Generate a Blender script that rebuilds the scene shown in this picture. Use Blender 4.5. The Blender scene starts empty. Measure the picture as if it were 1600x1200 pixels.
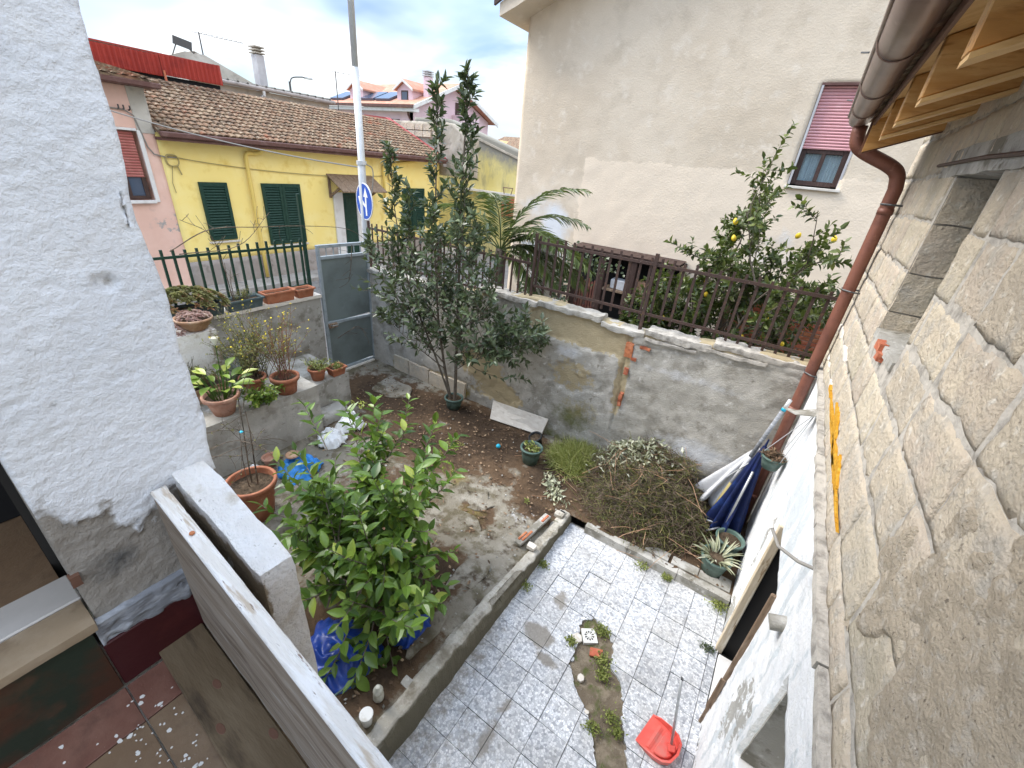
import bpy, bmesh, math, random
from mathutils import Vector, Matrix, noise, Euler
random.seed(11)
SC = bpy.context.scene
COL = SC.collection
R = math.radians

# ------------------------------------------------------------------ camera
cam_d = bpy.data.cameras.new('camera')
cam = bpy.data.objects.new('camera', cam_d)
COL.objects.link(cam)
cam_d.sensor_width = 36.0
cam_d.lens = 36.0 * 655 / 1600
cam_d.clip_start = 0.02
cam_d.clip_end = 2000
cam.matrix_world = Matrix(((0.82676012, -0.32374749, 0.46006007, 0.0),
                           (0.55559251, 0.34164394, -0.75802136, 0.0),
                           (0.08823078, 0.88230776, 0.46232927, 3.8),
                           (0, 0, 0, 1)))
SC.camera = cam

# ------------------------------------------------------------------ sky and sun
SUN_EL, SUN_AZ = R(46), R(256)          # azimuth measured clockwise from +Y
world = bpy.data.worlds.new('World')
SC.world = world
world.use_nodes = True
wt = world.node_tree
wt.nodes.clear()

def N(nt, typ, props=None, **inp):
    n = nt.nodes.new(typ)
    for k, v in (props or {}).items():
        setattr(n, k, v)
    for k, v in inp.items():
        key = int(k[1:]) if k[0] == '_' and k[1:].isdigit() else k.replace('_', ' ')
        s = n.inputs[key]
        if isinstance(v, bpy.types.NodeSocket):
            nt.links.new(v, s)
        else:
            if isinstance(v, (tuple, list)) and len(v) == 3 and s.type == 'RGBA':
                v = (*v, 1)
            s.default_value = v
    return n

def ramp(nt, fac, stops, interp='LINEAR'):
    n = nt.nodes.new('ShaderNodeValToRGB')
    cr = n.color_ramp
    cr.interpolation = interp
    while len(cr.elements) < len(stops):
        cr.elements.new(0.5)
    for e, (p, c) in zip(cr.elements, stops):
        e.position = p
        e.color = (*c, 1) if isinstance(c, (tuple, list)) else (c, c, c, 1)
    nt.links.new(fac, n.inputs[0])
    return n.outputs[0]

def mixc(nt, fac, a, b, blend='MIX'):
    n = nt.nodes.new('ShaderNodeMix')
    n.data_type = 'RGBA'
    n.blend_type = blend
    for s, v in ((n.inputs[0], fac), (n.inputs[6], a), (n.inputs[7], b)):
        if isinstance(v, bpy.types.NodeSocket):
            nt.links.new(v, s)
        elif isinstance(v, (tuple, list)):
            s.default_value = (*v, 1) if len(v) == 3 else v
        else:
            s.default_value = v
    return n.outputs[2]

def math_(nt, op, a, b=0.5, clamp=False):
    n = nt.nodes.new('ShaderNodeMath')
    n.operation = op
    n.use_clamp = clamp
    for s, v in ((n.inputs[0], a), (n.inputs[1], b)):
        if isinstance(v, bpy.types.NodeSocket):
            nt.links.new(v, s)
        else:
            s.default_value = v
    return n.outputs[0]

sky = N(wt, 'ShaderNodeTexSky', dict(sky_type='NISHITA', sun_disc=False, sun_elevation=SUN_EL,
                                     sun_rotation=SUN_AZ, air_density=1.0, dust_density=0.6, ozone_density=1.2))
gen = N(wt, 'ShaderNodeTexCoord').outputs['Generated']
# cloud layer: directions projected on a flat deck so clouds shrink towards the horizon
sep = N(wt, 'ShaderNodeSeparateXYZ', Vector=gen)
zc = math_(wt, 'MAXIMUM', sep.outputs[2], 0.0)
zc = math_(wt, 'ADD', zc, 0.22)
cx = math_(wt, 'DIVIDE', sep.outputs[0], zc)
cy = math_(wt, 'DIVIDE', sep.outputs[1], zc)
deck = N(wt, 'ShaderNodeCombineXYZ', X=cx, Y=cy, Z=3.7).outputs[0]
n1 = N(wt, 'ShaderNodeTexNoise', Vector=deck, Scale=1.05, Detail=7.0, Roughness=0.52, Distortion=0.35)
n2 = N(wt, 'ShaderNodeTexNoise', Vector=deck, Scale=0.75, Detail=4.0, Roughness=0.5, Distortion=0.3)
cover = ramp(wt, n1.outputs[0], [(0.33, 0.0), (0.55, 1.0)])
shade = ramp(wt, n2.outputs[0], [(0.37, (2.5, 3.6, 5.8)), (0.47, (5.2, 6.3, 8.1)), (0.57, (10.2, 10.1, 9.9))])
low = math_(wt, 'MULTIPLY', sep.outputs[2], 5.0, clamp=True)       # pale haze towards the horizon
shade = mixc(wt, low, (9.4, 10.0, 10.8), shade)
skyc = mixc(wt, cover, mixc(wt, 1.0, sky.outputs[0], (1.0, 1.0, 1.0), 'MULTIPLY'), shade)
# overcast gradient steepened: low sky dimmed, bright zenith shaped to light the yard
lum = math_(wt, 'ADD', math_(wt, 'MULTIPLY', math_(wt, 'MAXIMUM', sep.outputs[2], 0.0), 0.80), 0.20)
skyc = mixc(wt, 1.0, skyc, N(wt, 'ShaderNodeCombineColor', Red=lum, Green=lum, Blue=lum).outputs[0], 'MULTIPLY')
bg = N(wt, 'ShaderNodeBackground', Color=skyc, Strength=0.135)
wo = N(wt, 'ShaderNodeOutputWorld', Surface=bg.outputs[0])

sun_d = bpy.data.lights.new('sun', 'SUN')
sun_d.energy = 1.5
sun_d.angle = R(35)
sun_d.color = (1.0, 0.95, 0.87)
sun = bpy.data.objects.new('sun', sun_d)
COL.objects.link(sun)
to_sun = Vector((math.sin(SUN_AZ) * math.cos(SUN_EL), math.cos(SUN_AZ) * math.cos(SUN_EL), math.sin(SUN_EL)))
sun.rotation_euler = to_sun.to_track_quat('Z', 'Y').to_euler()

SC.view_settings.view_transform = 'Standard'
SC.view_settings.look = 'None'
SC.view_settings.exposure = 1.95
SC.view_settings.gamma = 1.0
SC.view_settings.use_curve_mapping = False

# ------------------------------------------------------------------ materials
def base_mat(name):
    m = bpy.data.materials.new(name)
    m.use_nodes = True
    nt = m.node_tree
    nt.nodes.clear()
    b = nt.nodes.new('ShaderNodeBsdfPrincipled')
    o = nt.nodes.new('ShaderNodeOutputMaterial')
    nt.links.new(b.outputs[0], o.inputs[0])
    return m, nt, b, o

def wpos(nt, scale=(1, 1, 1)):
    g = nt.nodes.new('ShaderNodeNewGeometry')
    if tuple(scale) == (1, 1, 1):
        return g.outputs['Position']
    v = N(nt, 'ShaderNodeVectorMath', dict(operation='MULTIPLY'), _0=g.outputs['Position'], _1=scale)
    return v.outputs[0]

def PM(name, col, over=(), rough=0.85, bump=0.25, bscale=45.0, bdet=6.0, stretch=(1, 1, 1), vary=0.0,
       metal=0.0, spec=0.3, bdist=0.01, attr=(), big=0.0, bigscale=3.0, coat=0.0, huev=0.0):
    """col: base colour; over: [(colour, scale, lo, hi, detail)] noise overlays; attr: [(attribute, colour, lo, hi, noise)]"""
    m, nt, b, o = base_mat(name)
    p = wpos(nt, stretch)
    c = None
    if vary or huev:
        oi = nt.nodes.new('ShaderNodeObjectInfo')
        h = N(nt, 'ShaderNodeHueSaturation', Color=col)
        v = N(nt, 'ShaderNodeMapRange', Value=oi.outputs['Random'], To_Min=1 - vary, To_Max=1 + vary)
        nt.links.new(v.outputs[0], h.inputs['Value'])
        if huev:
            rr = math_(nt, 'FRACT', math_(nt, 'MULTIPLY', oi.outputs['Random'], 7.31))
            hv = N(nt, 'ShaderNodeMapRange', Value=rr, To_Min=0.5 - huev, To_Max=0.5 + huev)
            nt.links.new(hv.outputs[0], h.inputs['Hue'])
        c = h.outputs[0]
    else:
        c = N(nt, 'ShaderNodeRGB').outputs[0]
        c.default_value = (*col, 1)
    for (oc, s, lo, hi, det) in over:
        n = N(nt, 'ShaderNodeTexNoise', Vector=p, Scale=s, Detail=det, Roughness=0.6)
        c = mixc(nt, ramp(nt, n.outputs[0], [(lo, 0.0), (hi, 1.0)]), c, oc)
    for (an, oc, lo, hi, ns) in attr:
        a = N(nt, 'ShaderNodeAttribute', dict(attribute_name=an))
        f = a.outputs['Fac']
        if ns:
            n = N(nt, 'ShaderNodeTexNoise', Vector=wpos(nt), Scale=ns, Detail=8.0, Roughness=0.65)
            f = math_(nt, 'ADD', f, math_(nt, 'MULTIPLY', math_(nt, 'SUBTRACT', n.outputs[0], 0.5), 0.9))
        c = mixc(nt, ramp(nt, f, [(lo, 0.0), (hi, 1.0)]), c, oc)
    nt.links.new(c, b.inputs['Base Color'])
    b.inputs['Roughness'].default_value = rough
    b.inputs['Metallic'].default_value = metal
    b.inputs['Specular IOR Level'].default_value = spec
    if coat:
        b.inputs['Coat Weight'].default_value = coat
    if bump:
        n = N(nt, 'ShaderNodeTexNoise', Vector=p, Scale=bscale, Detail=bdet, Roughness=0.65)
        hgt = n.outputs[0]
        if big:
            n3 = N(nt, 'ShaderNodeTexNoise', Vector=p, Scale=bigscale, Detail=3.0)
            hgt = math_(nt, 'ADD', hgt, math_(nt, 'MULTIPLY', n3.outputs[0], big))
        bm_ = N(nt, 'ShaderNodeBump', Strength=bump, Distance=bdist, Height=hgt)
        nt.links.new(bm_.outputs[0], b.inputs['Normal'])
    return m

def leaf_mat(name, dark, light, young=None, rough=0.38, trans=0.25, attr=True):
    m, nt, b, o = base_mat(name)
    if attr:
        f = N(nt, 'ShaderNodeAttribute', dict(attribute_name='tint')).outputs['Fac']
    else:
        f = nt.nodes.new('ShaderNodeObjectInfo').outputs['Random']
    st = [(0.0, dark), (0.75, light)]
    if young:
        st += [(0.80, light), (0.95, young)]
    c = ramp(nt, f, st)
    n = N(nt, 'ShaderNodeTexNoise', Vector=wpos(nt), Scale=60.0, Detail=2.0)
    c = mixc(nt, math_(nt, 'MULTIPLY', n.outputs[0], 0.35), c, dark)
    nt.links.new(c, b.inputs['Base Color'])
    b.inputs['Roughness'].default_value = rough
    b.inputs['Specular IOR Level'].default_value = 0.45
    t = N(nt, 'ShaderNodeBsdfTranslucent', Color=mixc(nt, 0.4, c, (0.25, 0.35, 0.04)))
    mx = N(nt, 'ShaderNodeMixShader', _0=trans, _1=b.outputs[0], _2=t.outputs[0])
    nt.links.new(mx.outputs[0], o.inputs[0])
    return m

MAT = {}
MAT['white_plaster'] = PM('white_plaster', (0.81, 0.825, 0.85), [((0.71, 0.74, 0.785), 2.2, .40, .75, 5), ((0.80, 0.815, 0.835), 9, .5, .7, 6), ((0.50, 0.51, 0.52), 26, .66, .76, 6)],
                          attr=[('bare', (0.33, 0.30, 0.26), .42, .58, 15.0), ('bare2', (0.10, 0.098, 0.092), .45, .8, 14.0)], bump=.8, bscale=70, bdist=.011, bdet=9, big=.6, bigscale=22, rough=.92)
MAT['flaky_white'] = PM('flaky_white', (0.71, 0.72, 0.725), [((0.79, 0.79, 0.785), 5, .45, .6, 6), ((0.62, 0.65, 0.66), 7, .57, .66, 9), ((0.45, 0.44, 0.41), 42, .68, .73, 6)],
                        attr=[('bare', (0.36, 0.35, 0.32), .50, .54, 16.0), ('grey', (0.55, 0.585, 0.60), .48, .62, 12.0)], bump=.8, bscale=48, bdist=.014, bdet=8, rough=.85)
MAT['whitewash'] = PM('whitewash', (0.79, 0.765, 0.725), [((0.83, 0.815, 0.79), 12, .46, .58, 8), ((0.56, 0.50, 0.41), 9, .56, .68, 9), ((0.36, 0.32, 0.26), 48, .64, .71, 7)],
                      attr=[('bare', (0.34, 0.28, 0.20), .45, .58, 16.0)], bump=1.0, bscale=60, bdist=.016, bdet=8, rough=.9)
MAT['tuff'] = PM('tuff', (0.565, 0.49, 0.385), [((0.63, 0.545, 0.42), 3.2, .44, .62, 6), ((0.50, 0.455, 0.385), 8, .5, .66, 9), ((0.34, 0.29, 0.23), 36, .61, .71, 8), ((0.74, 0.69, 0.60), 17, .58, .70, 8)],
                 bump=1.0, bscale=46, bdist=.026, bdet=9, big=.7, bigscale=14, vary=.13, huev=.012, rough=.95, spec=.1)
MAT['mortar'] = PM('mortar', (0.48, 0.445, 0.39), [((0.27, 0.25, 0.22), 14, .45, .65, 6), ((0.46, 0.43, 0.38), 6, .55, .7, 5)], bump=.8, bscale=70, rough=.95, spec=.1)
MAT['rough_render'] = PM('rough_render', (0.59, 0.50, 0.38), [((0.50, 0.425, 0.325), 5, .46, .60, 9), ((0.64, 0.57, 0.47), 22, .52, .62, 9), ((0.25, 0.21, 0.165), 52, .61, .68, 8), ((0.66, 0.61, 0.53), 80, .62, .70, 5)],
                          bump=1.0, bscale=75, bdist=.03, bdet=10, big=.5, bigscale=20, rough=.97, spec=.08)
MAT['grey_plaster'] = PM('grey_plaster', (0.40, 0.375, 0.325), [((0.52, 0.49, 0.435), 2.4, .45, .62, 9), ((0.30, 0.278, 0.235), 4.0, .50, .64, 9), ((0.225, 0.205, 0.17), 12, .61, .74, 8), ((0.64, 0.615, 0.57), 9, .62, .72, 8)],
                          attr=[('stone', (0.44, 0.36, 0.225), .45, .55, 11.0), ('moss', (0.30, 0.235, 0.07), .45, .75, 9.0), ('damp', (0.60, 0.60, 0.60), .5, .85, 7.0), ('green', (0.16, 0.16, 0.07), .5, .85, 13.0)],
                          bump=.9, bscale=60, bdist=.018, bdet=9, big=.8, bigscale=9, rough=.92, spec=.15)
MAT['concrete'] = PM('concrete', (0.36, 0.345, 0.31), [((0.47, 0.455, 0.42), 2.6, .46, .62, 9), ((0.215, 0.20, 0.165), 3.6, .50, .62, 9), ((0.57, 0.555, 0.52), 17, .61, .71, 8), ((0.15, 0.135, 0.105), 11, .61, .71, 8)], bump=.8, bscale=64, bdist=.014, bdet=8, rough=.93, spec=.15)
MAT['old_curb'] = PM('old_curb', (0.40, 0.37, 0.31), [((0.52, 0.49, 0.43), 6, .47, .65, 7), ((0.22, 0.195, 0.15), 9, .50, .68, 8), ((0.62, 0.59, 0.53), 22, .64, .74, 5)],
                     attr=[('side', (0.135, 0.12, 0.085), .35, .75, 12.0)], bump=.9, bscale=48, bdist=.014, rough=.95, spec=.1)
MAT['garden'] = PM('garden', (0.235, 0.21, 0.165), [((0.32, 0.295, 0.245), 3.4, .46, .62, 9), ((0.14, 0.12, 0.08), 5.0, .48, .60, 9), ((0.42, 0.395, 0.35), 17, .64, .73, 8), ((0.085, 0.066, 0.046), 7, .54, .66, 9)],
                   attr=[('soil', (0.115, 0.075, 0.046), .34, .48, 7.0), ('soil', (0.062, 0.042, 0.028), .55, .85, 15.0), ('moss', (0.20, 0.155, 0.06), .5, .85, 8.0), ('pale', (0.56, 0.55, 0.54), .48, .62, 10.0)],
                   bump=1.0, bscale=75, bdist=.02, bdet=9, big=.7, bigscale=16, rough=.95, spec=.12)
MAT['soil'] = PM('soil', (0.075, 0.054, 0.036), [((0.125, 0.09, 0.06), 14, .48, .62, 6), ((0.035, 0.027, 0.018), 30, .5, .65, 6), ((0.30, 0.27, 0.22), 90, .70, .76, 3)], bump=1.0, bscale=80, bdist=.015, rough=.97, spec=.1)
MAT['mossy_soil'] = PM('mossy_soil', (0.175, 0.14, 0.10), [((0.26, 0.215, 0.155), 12, .48, .62, 6), ((0.10, 0.115, 0.04), 9, .52, .66, 6), ((0.42, 0.38, 0.32), 70, .66, .74, 3)], bump=1.0, bscale=70, bdist=.018, rough=.97, spec=.1)

def terrazzo():
    m, nt, b, o = base_mat('terrazzo')
    p = wpos(nt)
    oi = nt.nodes.new('ShaderNodeObjectInfo')
    d = N(nt, 'ShaderNodeTexNoise', Vector=p, Scale=30.0, Detail=2.0)
    pv = mixc(nt, 0.012, p, d.outputs['Color'])
    v = N(nt, 'ShaderNodeTexVoronoi', dict(feature='F1'), Vector=pv, Scale=54.0, Randomness=1.0)
    ve = N(nt, 'ShaderNodeTexVoronoi', dict(feature='DISTANCE_TO_EDGE'), Vector=pv, Scale=54.0, Randomness=1.0)
    chipc = ramp(nt, N(nt, 'ShaderNodeSeparateColor', Color=v.outputs['Color']).outputs[0],
                 [(0.0, (0.27, 0.28, 0.30)), (0.28, (0.42, 0.432, 0.45)), (0.55, (0.59, 0.60, 0.612)), (1.0, (0.72, 0.72, 0.722))])
    c = mixc(nt, ramp(nt, ve.outputs['Distance'], [(0.02, 0.0), (0.09, 1.0)]), (0.36, 0.372, 0.392), chipc)
    # wear: brownish dirty towards the old left rows
    n = N(nt, 'ShaderNodeTexNoise', Vector=p, Scale=2.6, Detail=8.0, Roughness=0.62)
    c = mixc(nt, math_(nt, 'MULTIPLY', ramp(nt, n.outputs[0], [(0.42, 0.0), (0.70, 1.0)]), 0.50), c, (0.33, 0.305, 0.265))
    n = N(nt, 'ShaderNodeTexNoise', Vector=p, Scale=13.0, Detail=8.0, Roughness=0.7)
    c = mixc(nt, math_(nt, 'MULTIPLY', ramp(nt, n.outputs[0], [(0.52, 0.0), (0.72, 1.0)]), 0.28), c, (0.22, 0.21, 0.185))
    a = N(nt, 'ShaderNodeAttribute', dict(attribute_name='stain'))
    nn = N(nt, 'ShaderNodeTexNoise', Vector=p, Scale=11.0, Detail=8.0, Roughness=0.65)
    f = math_(nt, 'ADD', a.outputs['Fac'], math_(nt, 'MULTIPLY', math_(nt, 'SUBTRACT', nn.outputs[0], 0.5), 0.9))
    c = mixc(nt, math_(nt, 'MULTIPLY', ramp(nt, f, [(0.42, 0.0), (0.62, 1.0)]), 0.85), c, (0.205, 0.18, 0.145))
    val = N(nt, 'ShaderNodeMapRange', Value=oi.outputs['Random'], To_Min=0.86, To_Max=1.1)
    h = N(nt, 'ShaderNodeHueSaturation', Color=c, Value=val.outputs[0])
    nt.links.new(h.outputs[0], b.inputs['Base Color'])
    b.inputs['Roughness'].default_value = 0.52
    b.inputs['Specular IOR Level'].default_value = 0.4
    hb = math_(nt, 'ADD', n.outputs[0], math_(nt, 'MULTIPLY', ramp(nt, ve.outputs['Distance'], [(0.0, 0.0), (0.08, 1.0)]), 0.3))
    bm_ = N(nt, 'ShaderNodeBump', Strength=0.3, Distance=0.004, Height=hb)
    nt.links.new(bm_.outputs[0], b.inputs['Normal'])
    return m
MAT['terrazzo'] = terrazzo()
MAT['wood_white'] = PM('wood_white', (0.72, 0.68, 0.62), [((0.82, 0.80, 0.77), 9, .45, .58, 6), ((0.54, 0.45, 0.35), 6, .56, .63, 9), ((0.27, 0.20, 0.15), 18, .62, .67, 8)], stretch=(.35, 5, 5), bump=.9, bscale=18, bdist=.01, bdet=8, rough=.85)
MAT['wood_grey'] = PM('wood_grey', (0.245, 0.195, 0.145), [((0.33, 0.28, 0.225), 3, .45, .6, 8), ((0.145, 0.108, 0.078), 5, .52, .66, 9), ((0.42, 0.385, 0.34), 11, .60, .69, 8)], stretch=(.45, 6, 6), bump=.8, bscale=16, bdist=.006, bdet=8, rough=.85)
MAT['wood_board'] = PM('wood_board', (0.125, 0.088, 0.05), [((0.175, 0.13, 0.08), 4, .45, .65, 7), ((0.06, 0.042, 0.026), 5, .52, .64, 9), ((0.05, 0.035, 0.025), 2.2, .66, .70, 3)], stretch=(.6, 3, 3), bump=.4, bscale=20, rough=.75)
MAT['pine'] = PM('pine', (0.47, 0.23, 0.062), [((0.60, 0.35, 0.13), 3, .42, .62, 6), ((0.38, 0.18, 0.05), 7, .55, .66, 6), ((0.20, 0.085, 0.03), 2.6, .70, .74, 2)], stretch=(.8, 5, 5), bump=.25, bscale=20, rough=.5, spec=.4)
MAT['pine_pale'] = PM('pine_pale', (0.66, 0.43, 0.19), [((0.55, 0.32, 0.12), 4, .48, .66, 6)], stretch=(.8, 5, 5), bump=.2, bscale=20, rough=.5, spec=.4)
MAT['door_wood'] = PM('door_wood', (0.55, 0.46, 0.33), [((0.68, 0.62, 0.52), 6, .48, .62, 6), ((0.27, 0.18, 0.10), 9, .57, .66, 6)], stretch=(4, 4, .5), bump=.5, bscale=22, rough=.8)
MAT['old_wood'] = PM('old_wood', (0.19, 0.13, 0.085), [((0.28, 0.21, 0.15), 7, .5, .66, 6), ((0.09, 0.06, 0.04), 11, .55, .68, 6)], stretch=(4, 4, .5), bump=.5, bscale=22, rough=.85)
MAT['black'] = PM('black', (0.012, 0.012, 0.013), bump=0, rough=.9)
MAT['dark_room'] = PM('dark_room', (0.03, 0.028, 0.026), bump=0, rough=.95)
MAT['gutter'] = PM('gutter', (0.235, 0.155, 0.125), [((0.17, 0.105, 0.085), 5, .46, .7, 5), ((0.34, 0.25, 0.21), 14, .6, .75, 5)], metal=.35, rough=.34, bump=.08, bscale=12, spec=.5)
MAT['downpipe'] = PM('downpipe', (0.205, 0.082, 0.055), [((0.15, 0.06, 0.042), 7, .48, .68, 6), ((0.27, 0.125, 0.09), 22, .62, .74, 5), ((0.11, 0.05, 0.04), 60, .66, .72, 3)], metal=.15, rough=.5, bump=.12, bscale=30, spec=.45)
MAT['fascia'] = PM('fascia', (0.14, 0.07, 0.045), bump=.2, rough=.6)
MAT['brown_iron'] = PM('brown_iron', (0.075, 0.048, 0.040), [((0.14, 0.075, 0.05), 30, .55, .7, 5), ((0.20, 0.17, 0.15), 60, .64, .74, 4)], rough=.6, metal=.2, bump=.3, bscale=120, bdist=.003)
MAT['green_iron'] = PM('green_iron', (0.016, 0.05, 0.034), [((0.05, 0.04, 0.03), 40, .62, .72, 4)], rough=.45, metal=.2, bump=.2, bscale=120, bdist=.003)
MAT['gate_panel'] = PM('gate_panel', (0.185, 0.225, 0.222), [((0.135, 0.16, 0.158), 2.2, .45, .7, 5), ((0.23, 0.26, 0.26), 9, .6, .76, 6)], rough=.42, metal=.25, bump=.1, bscale=6, spec=.5)
MAT['gate_frame'] = PM('gate_frame', (0.32, 0.365, 0.39), [((0.24, 0.27, 0.28), 11, .5, .7, 6), ((0.22, 0.13, 0.07), 40, .68, .74, 4)], rough=.5, metal=.2, bump=.2, bscale=60, bdist=.003)
MAT['galv'] = PM('galv', (0.56, 0.57, 0.57), [((0.68, 0.69, 0.68), 3, .45, .65, 6), ((0.33, 0.31, 0.28), 12, .60, .74, 7)], rough=.55, metal=.25, bump=.2, bscale=40, bdist=.004)
MAT['terracotta'] = PM('terracotta', (0.36, 0.135, 0.070), [((0.43, 0.19, 0.11), 9, .48, .68, 6), ((0.25, 0.095, 0.055), 13, .55, .7, 6), ((0.52, 0.36, 0.27), 26, .66, .75, 5)], vary=.12, rough=.75, bump=.2, bscale=50)
MAT['terracotta_pink'] = PM('terracotta_pink', (0.44, 0.225, 0.155), [((0.53, 0.33, 0.25), 9, .48, .68, 6), ((0.27, 0.13, 0.09), 13, .6, .72, 6)], rough=.75, bump=.2, bscale=50)
MAT['terracotta_old'] = PM('terracotta_old', (0.36, 0.205, 0.12), [((0.46, 0.32, 0.22), 9, .48, .68, 6), ((0.20, 0.12, 0.075), 13, .55, .7, 6)], rough=.85, bump=.3, bscale=50)
MAT['green_plastic'] = PM('green_plastic', (0.075, 0.125, 0.105), [((0.12, 0.175, 0.15), 12, .5, .7, 5), ((0.04, 0.06, 0.05), 20, .58, .7, 5)], rough=.45, bump=.08, bscale=60, spec=.45)
MAT['grey_planter'] = PM('grey_planter', (0.060, 0.085, 0.088), [((0.11, 0.14, 0.145), 14, .52, .72, 5)], rough=.5, bump=.1, bscale=60, vary=.25)
MAT['black_plastic'] = PM('black_plastic', (0.02, 0.021, 0.022), rough=.45, bump=.05, bscale=60)
MAT['red_plastic'] = PM('red_plastic', (0.62, 0.085, 0.065), [((0.50, 0.17, 0.14), 7, .50, .70, 7), ((0.68, 0.12, 0.09), 3, .45, .6, 3)], rough=.42, bump=.08, bscale=40, spec=.45)
MAT['aluminium'] = PM('aluminium', (0.42, 0.43, 0.43), [((0.28, 0.28, 0.28), 20, .55, .7, 4)], rough=.42, metal=.7, bump=.08, bscale=50)
MAT['white_plastic'] = PM('white_plastic', (0.72, 0.71, 0.67), [((0.55, 0.52, 0.45), 12, .55, .72, 6)], rough=.5, bump=.1, bscale=60)
MAT['dirty_bottle'] = PM('dirty_bottle', (0.52, 0.51, 0.43), [((0.33, 0.31, 0.23), 10, .5, .68, 6), ((0.68, 0.67, 0.60), 16, .58, .7, 5)], rough=.4, bump=.1, bscale=60)
MAT['blue_tarp'] = PM('blue_tarp', (0.012, 0.045, 0.26), [((0.02, 0.08, 0.40), 9, .5, .7, 5)], rough=.33, bump=.35, bscale=26, spec=.5, bdist=.006)
MAT['blue_cloth'] = PM('blue_cloth', (0.004, 0.011, 0.055), [((0.010, 0.034, 0.145), 6, .50, .72, 5), ((0.006, 0.014, 0.08), 10, .52, .68, 4)], rough=.7, bump=.3, bscale=90, bdist=.003)
MAT['white_cloth'] = PM('white_cloth', (0.52, 0.52, 0.53), [((0.44, 0.44, 0.46), 9, .5, .68, 6), ((0.34, 0.32, 0.28), 22, .63, .73, 6)], rough=.8, bump=.3, bscale=80, bdist=.003)
MAT['light_blue'] = PM('light_blue', (0.030, 0.20, 0.53), [((0.07, 0.30, 0.64), 12, .5, .7, 4)], rough=.35, bump=.15, bscale=30)
MAT['turquoise'] = PM('turquoise', (0.02, 0.36, 0.52), [((0.05, 0.45, 0.58), 60, .5, .7, 3)], rough=.4, bump=.1, bscale=90)
MAT['white_bag'] = PM('white_bag', (0.66, 0.66, 0.65), [((0.50, 0.49, 0.46), 12, .52, .7, 6)], rough=.6, bump=.4, bscale=30)
MAT['travertine'] = PM('travertine', (0.60, 0.55, 0.48), [((0.68, 0.64, 0.57), 6, .45, .65, 6), ((0.47, 0.42, 0.35), 9, .56, .7, 8)], stretch=(1.5, 1.5, 5), rough=.7, bump=.25, bscale=60)
MAT['brick_red'] = PM('brick_red', (0.42, 0.135, 0.065), [((0.52, 0.22, 0.12), 16, .48, .68, 6), ((0.28, 0.085, 0.045), 22, .55, .7, 6), ((0.50, 0.43, 0.36), 30, .66, .74, 5)], vary=.18, huev=.01, rough=.9, bump=.5, bscale=70)
MAT['marble'] = PM('marble', (0.42, 0.395, 0.36), [((0.52, 0.49, 0.455), 3, .42, .64, 8), ((0.44, 0.27, 0.21), 5, .60, .72, 8)], rough=.35, bump=.05, bscale=20, spec=.5)
MAT['stone_sill'] = PM('stone_sill', (0.30, 0.225, 0.145), [((0.38, 0.30, 0.21), 7, .45, .66, 8), ((0.20, 0.14, 0.085), 9, .55, .7, 7)], rough=.55, bump=.2, bscale=60, spec=.4)
MAT['floor_tile_a'] = PM('floor_tile_a', (0.155, 0.068, 0.048), [((0.205, 0.105, 0.075), 7, .45, .68, 8), ((0.11, 0.055, 0.04), 11, .52, .7, 8), ((0.34, 0.27, 0.22), 80, .70, .75, 3)], rough=.35, bump=.25, bscale=70, spec=.45, vary=.1)
MAT['floor_tile_b'] = PM('floor_tile_b', (0.165, 0.108, 0.065), [((0.215, 0.15, 0.095), 7, .45, .68, 8), ((0.13, 0.085, 0.052), 11, .52, .7, 8), ((0.34, 0.27, 0.22), 80, .70, .75, 3)], rough=.35, bump=.25, bscale=70, spec=.45, vary=.1)
MAT['riser_tile'] = PM('riser_tile', (0.060, 0.026, 0.015), [((0.018, 0.030, 0.020), 3.3, .48, .6, 5), ((0.095, 0.045, 0.026), 5, .54, .7, 6)], rough=.3, bump=.1, bscale=40, spec=.45)
MAT['wine_tile'] = PM('wine_tile', (0.050, 0.009, 0.011), [((0.08, 0.016, 0.016), 5, .5, .7, 6)], rough=.3, bump=.1, bscale=40, spec=.45)
MAT['smear'] = PM('smear', (0.24, 0.25, 0.27), [((0.42, 0.44, 0.47), 8, .48, .62, 7), ((0.13, 0.13, 0.13), 12, .56, .7, 6)], stretch=(1, 1, 4), rough=.8, bump=.6, bscale=40)
MAT['paint_fleck'] = PM('paint_fleck', (0.68, 0.66, 0.62), bump=.2, rough=.7)
MAT['lichen'] = PM('lichen', (0.55, 0.27, 0.018), [((0.62, 0.38, 0.05), 30, .48, .66, 6), ((0.38, 0.17, 0.012), 40, .56, .7, 5)], bump=1.0, bscale=120, rough=.95)
# houses over the street
MAT['yellow_wall'] = PM('yellow_wall', (0.91, 0.73, 0.26), [((0.93, 0.78, 0.33), 1.2, .42, .66, 6), ((0.78, 0.58, 0.16), 3.2, .55, .75, 8)], bump=.25, bscale=50, rough=.9, spec=.15)
MAT['yellow_pipe'] = PM('yellow_pipe', (0.74, 0.55, 0.15), [((0.55, 0.43, 0.18), 18, .6, .75, 6)], bump=.1, bscale=50, rough=.6)
MAT['pink_wall'] = PM('pink_wall', (0.72, 0.475, 0.385), [((0.80, 0.56, 0.47), 1.3, .42, .66, 5), ((0.60, 0.42, 0.36), 4, .58, .75, 7)], attr=[('bare', (0.36, 0.345, 0.33), .50, .58, 6.0)], bump=.25, bscale=40, rough=.92, spec=.12)
MAT['dado'] = PM('dado', (0.31, 0.275, 0.25), [((0.39, 0.35, 0.325), 3, .45, .68, 6), ((0.22, 0.195, 0.175), 5, .56, .72, 7)], bump=.4, bscale=50, rough=.92)
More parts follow.
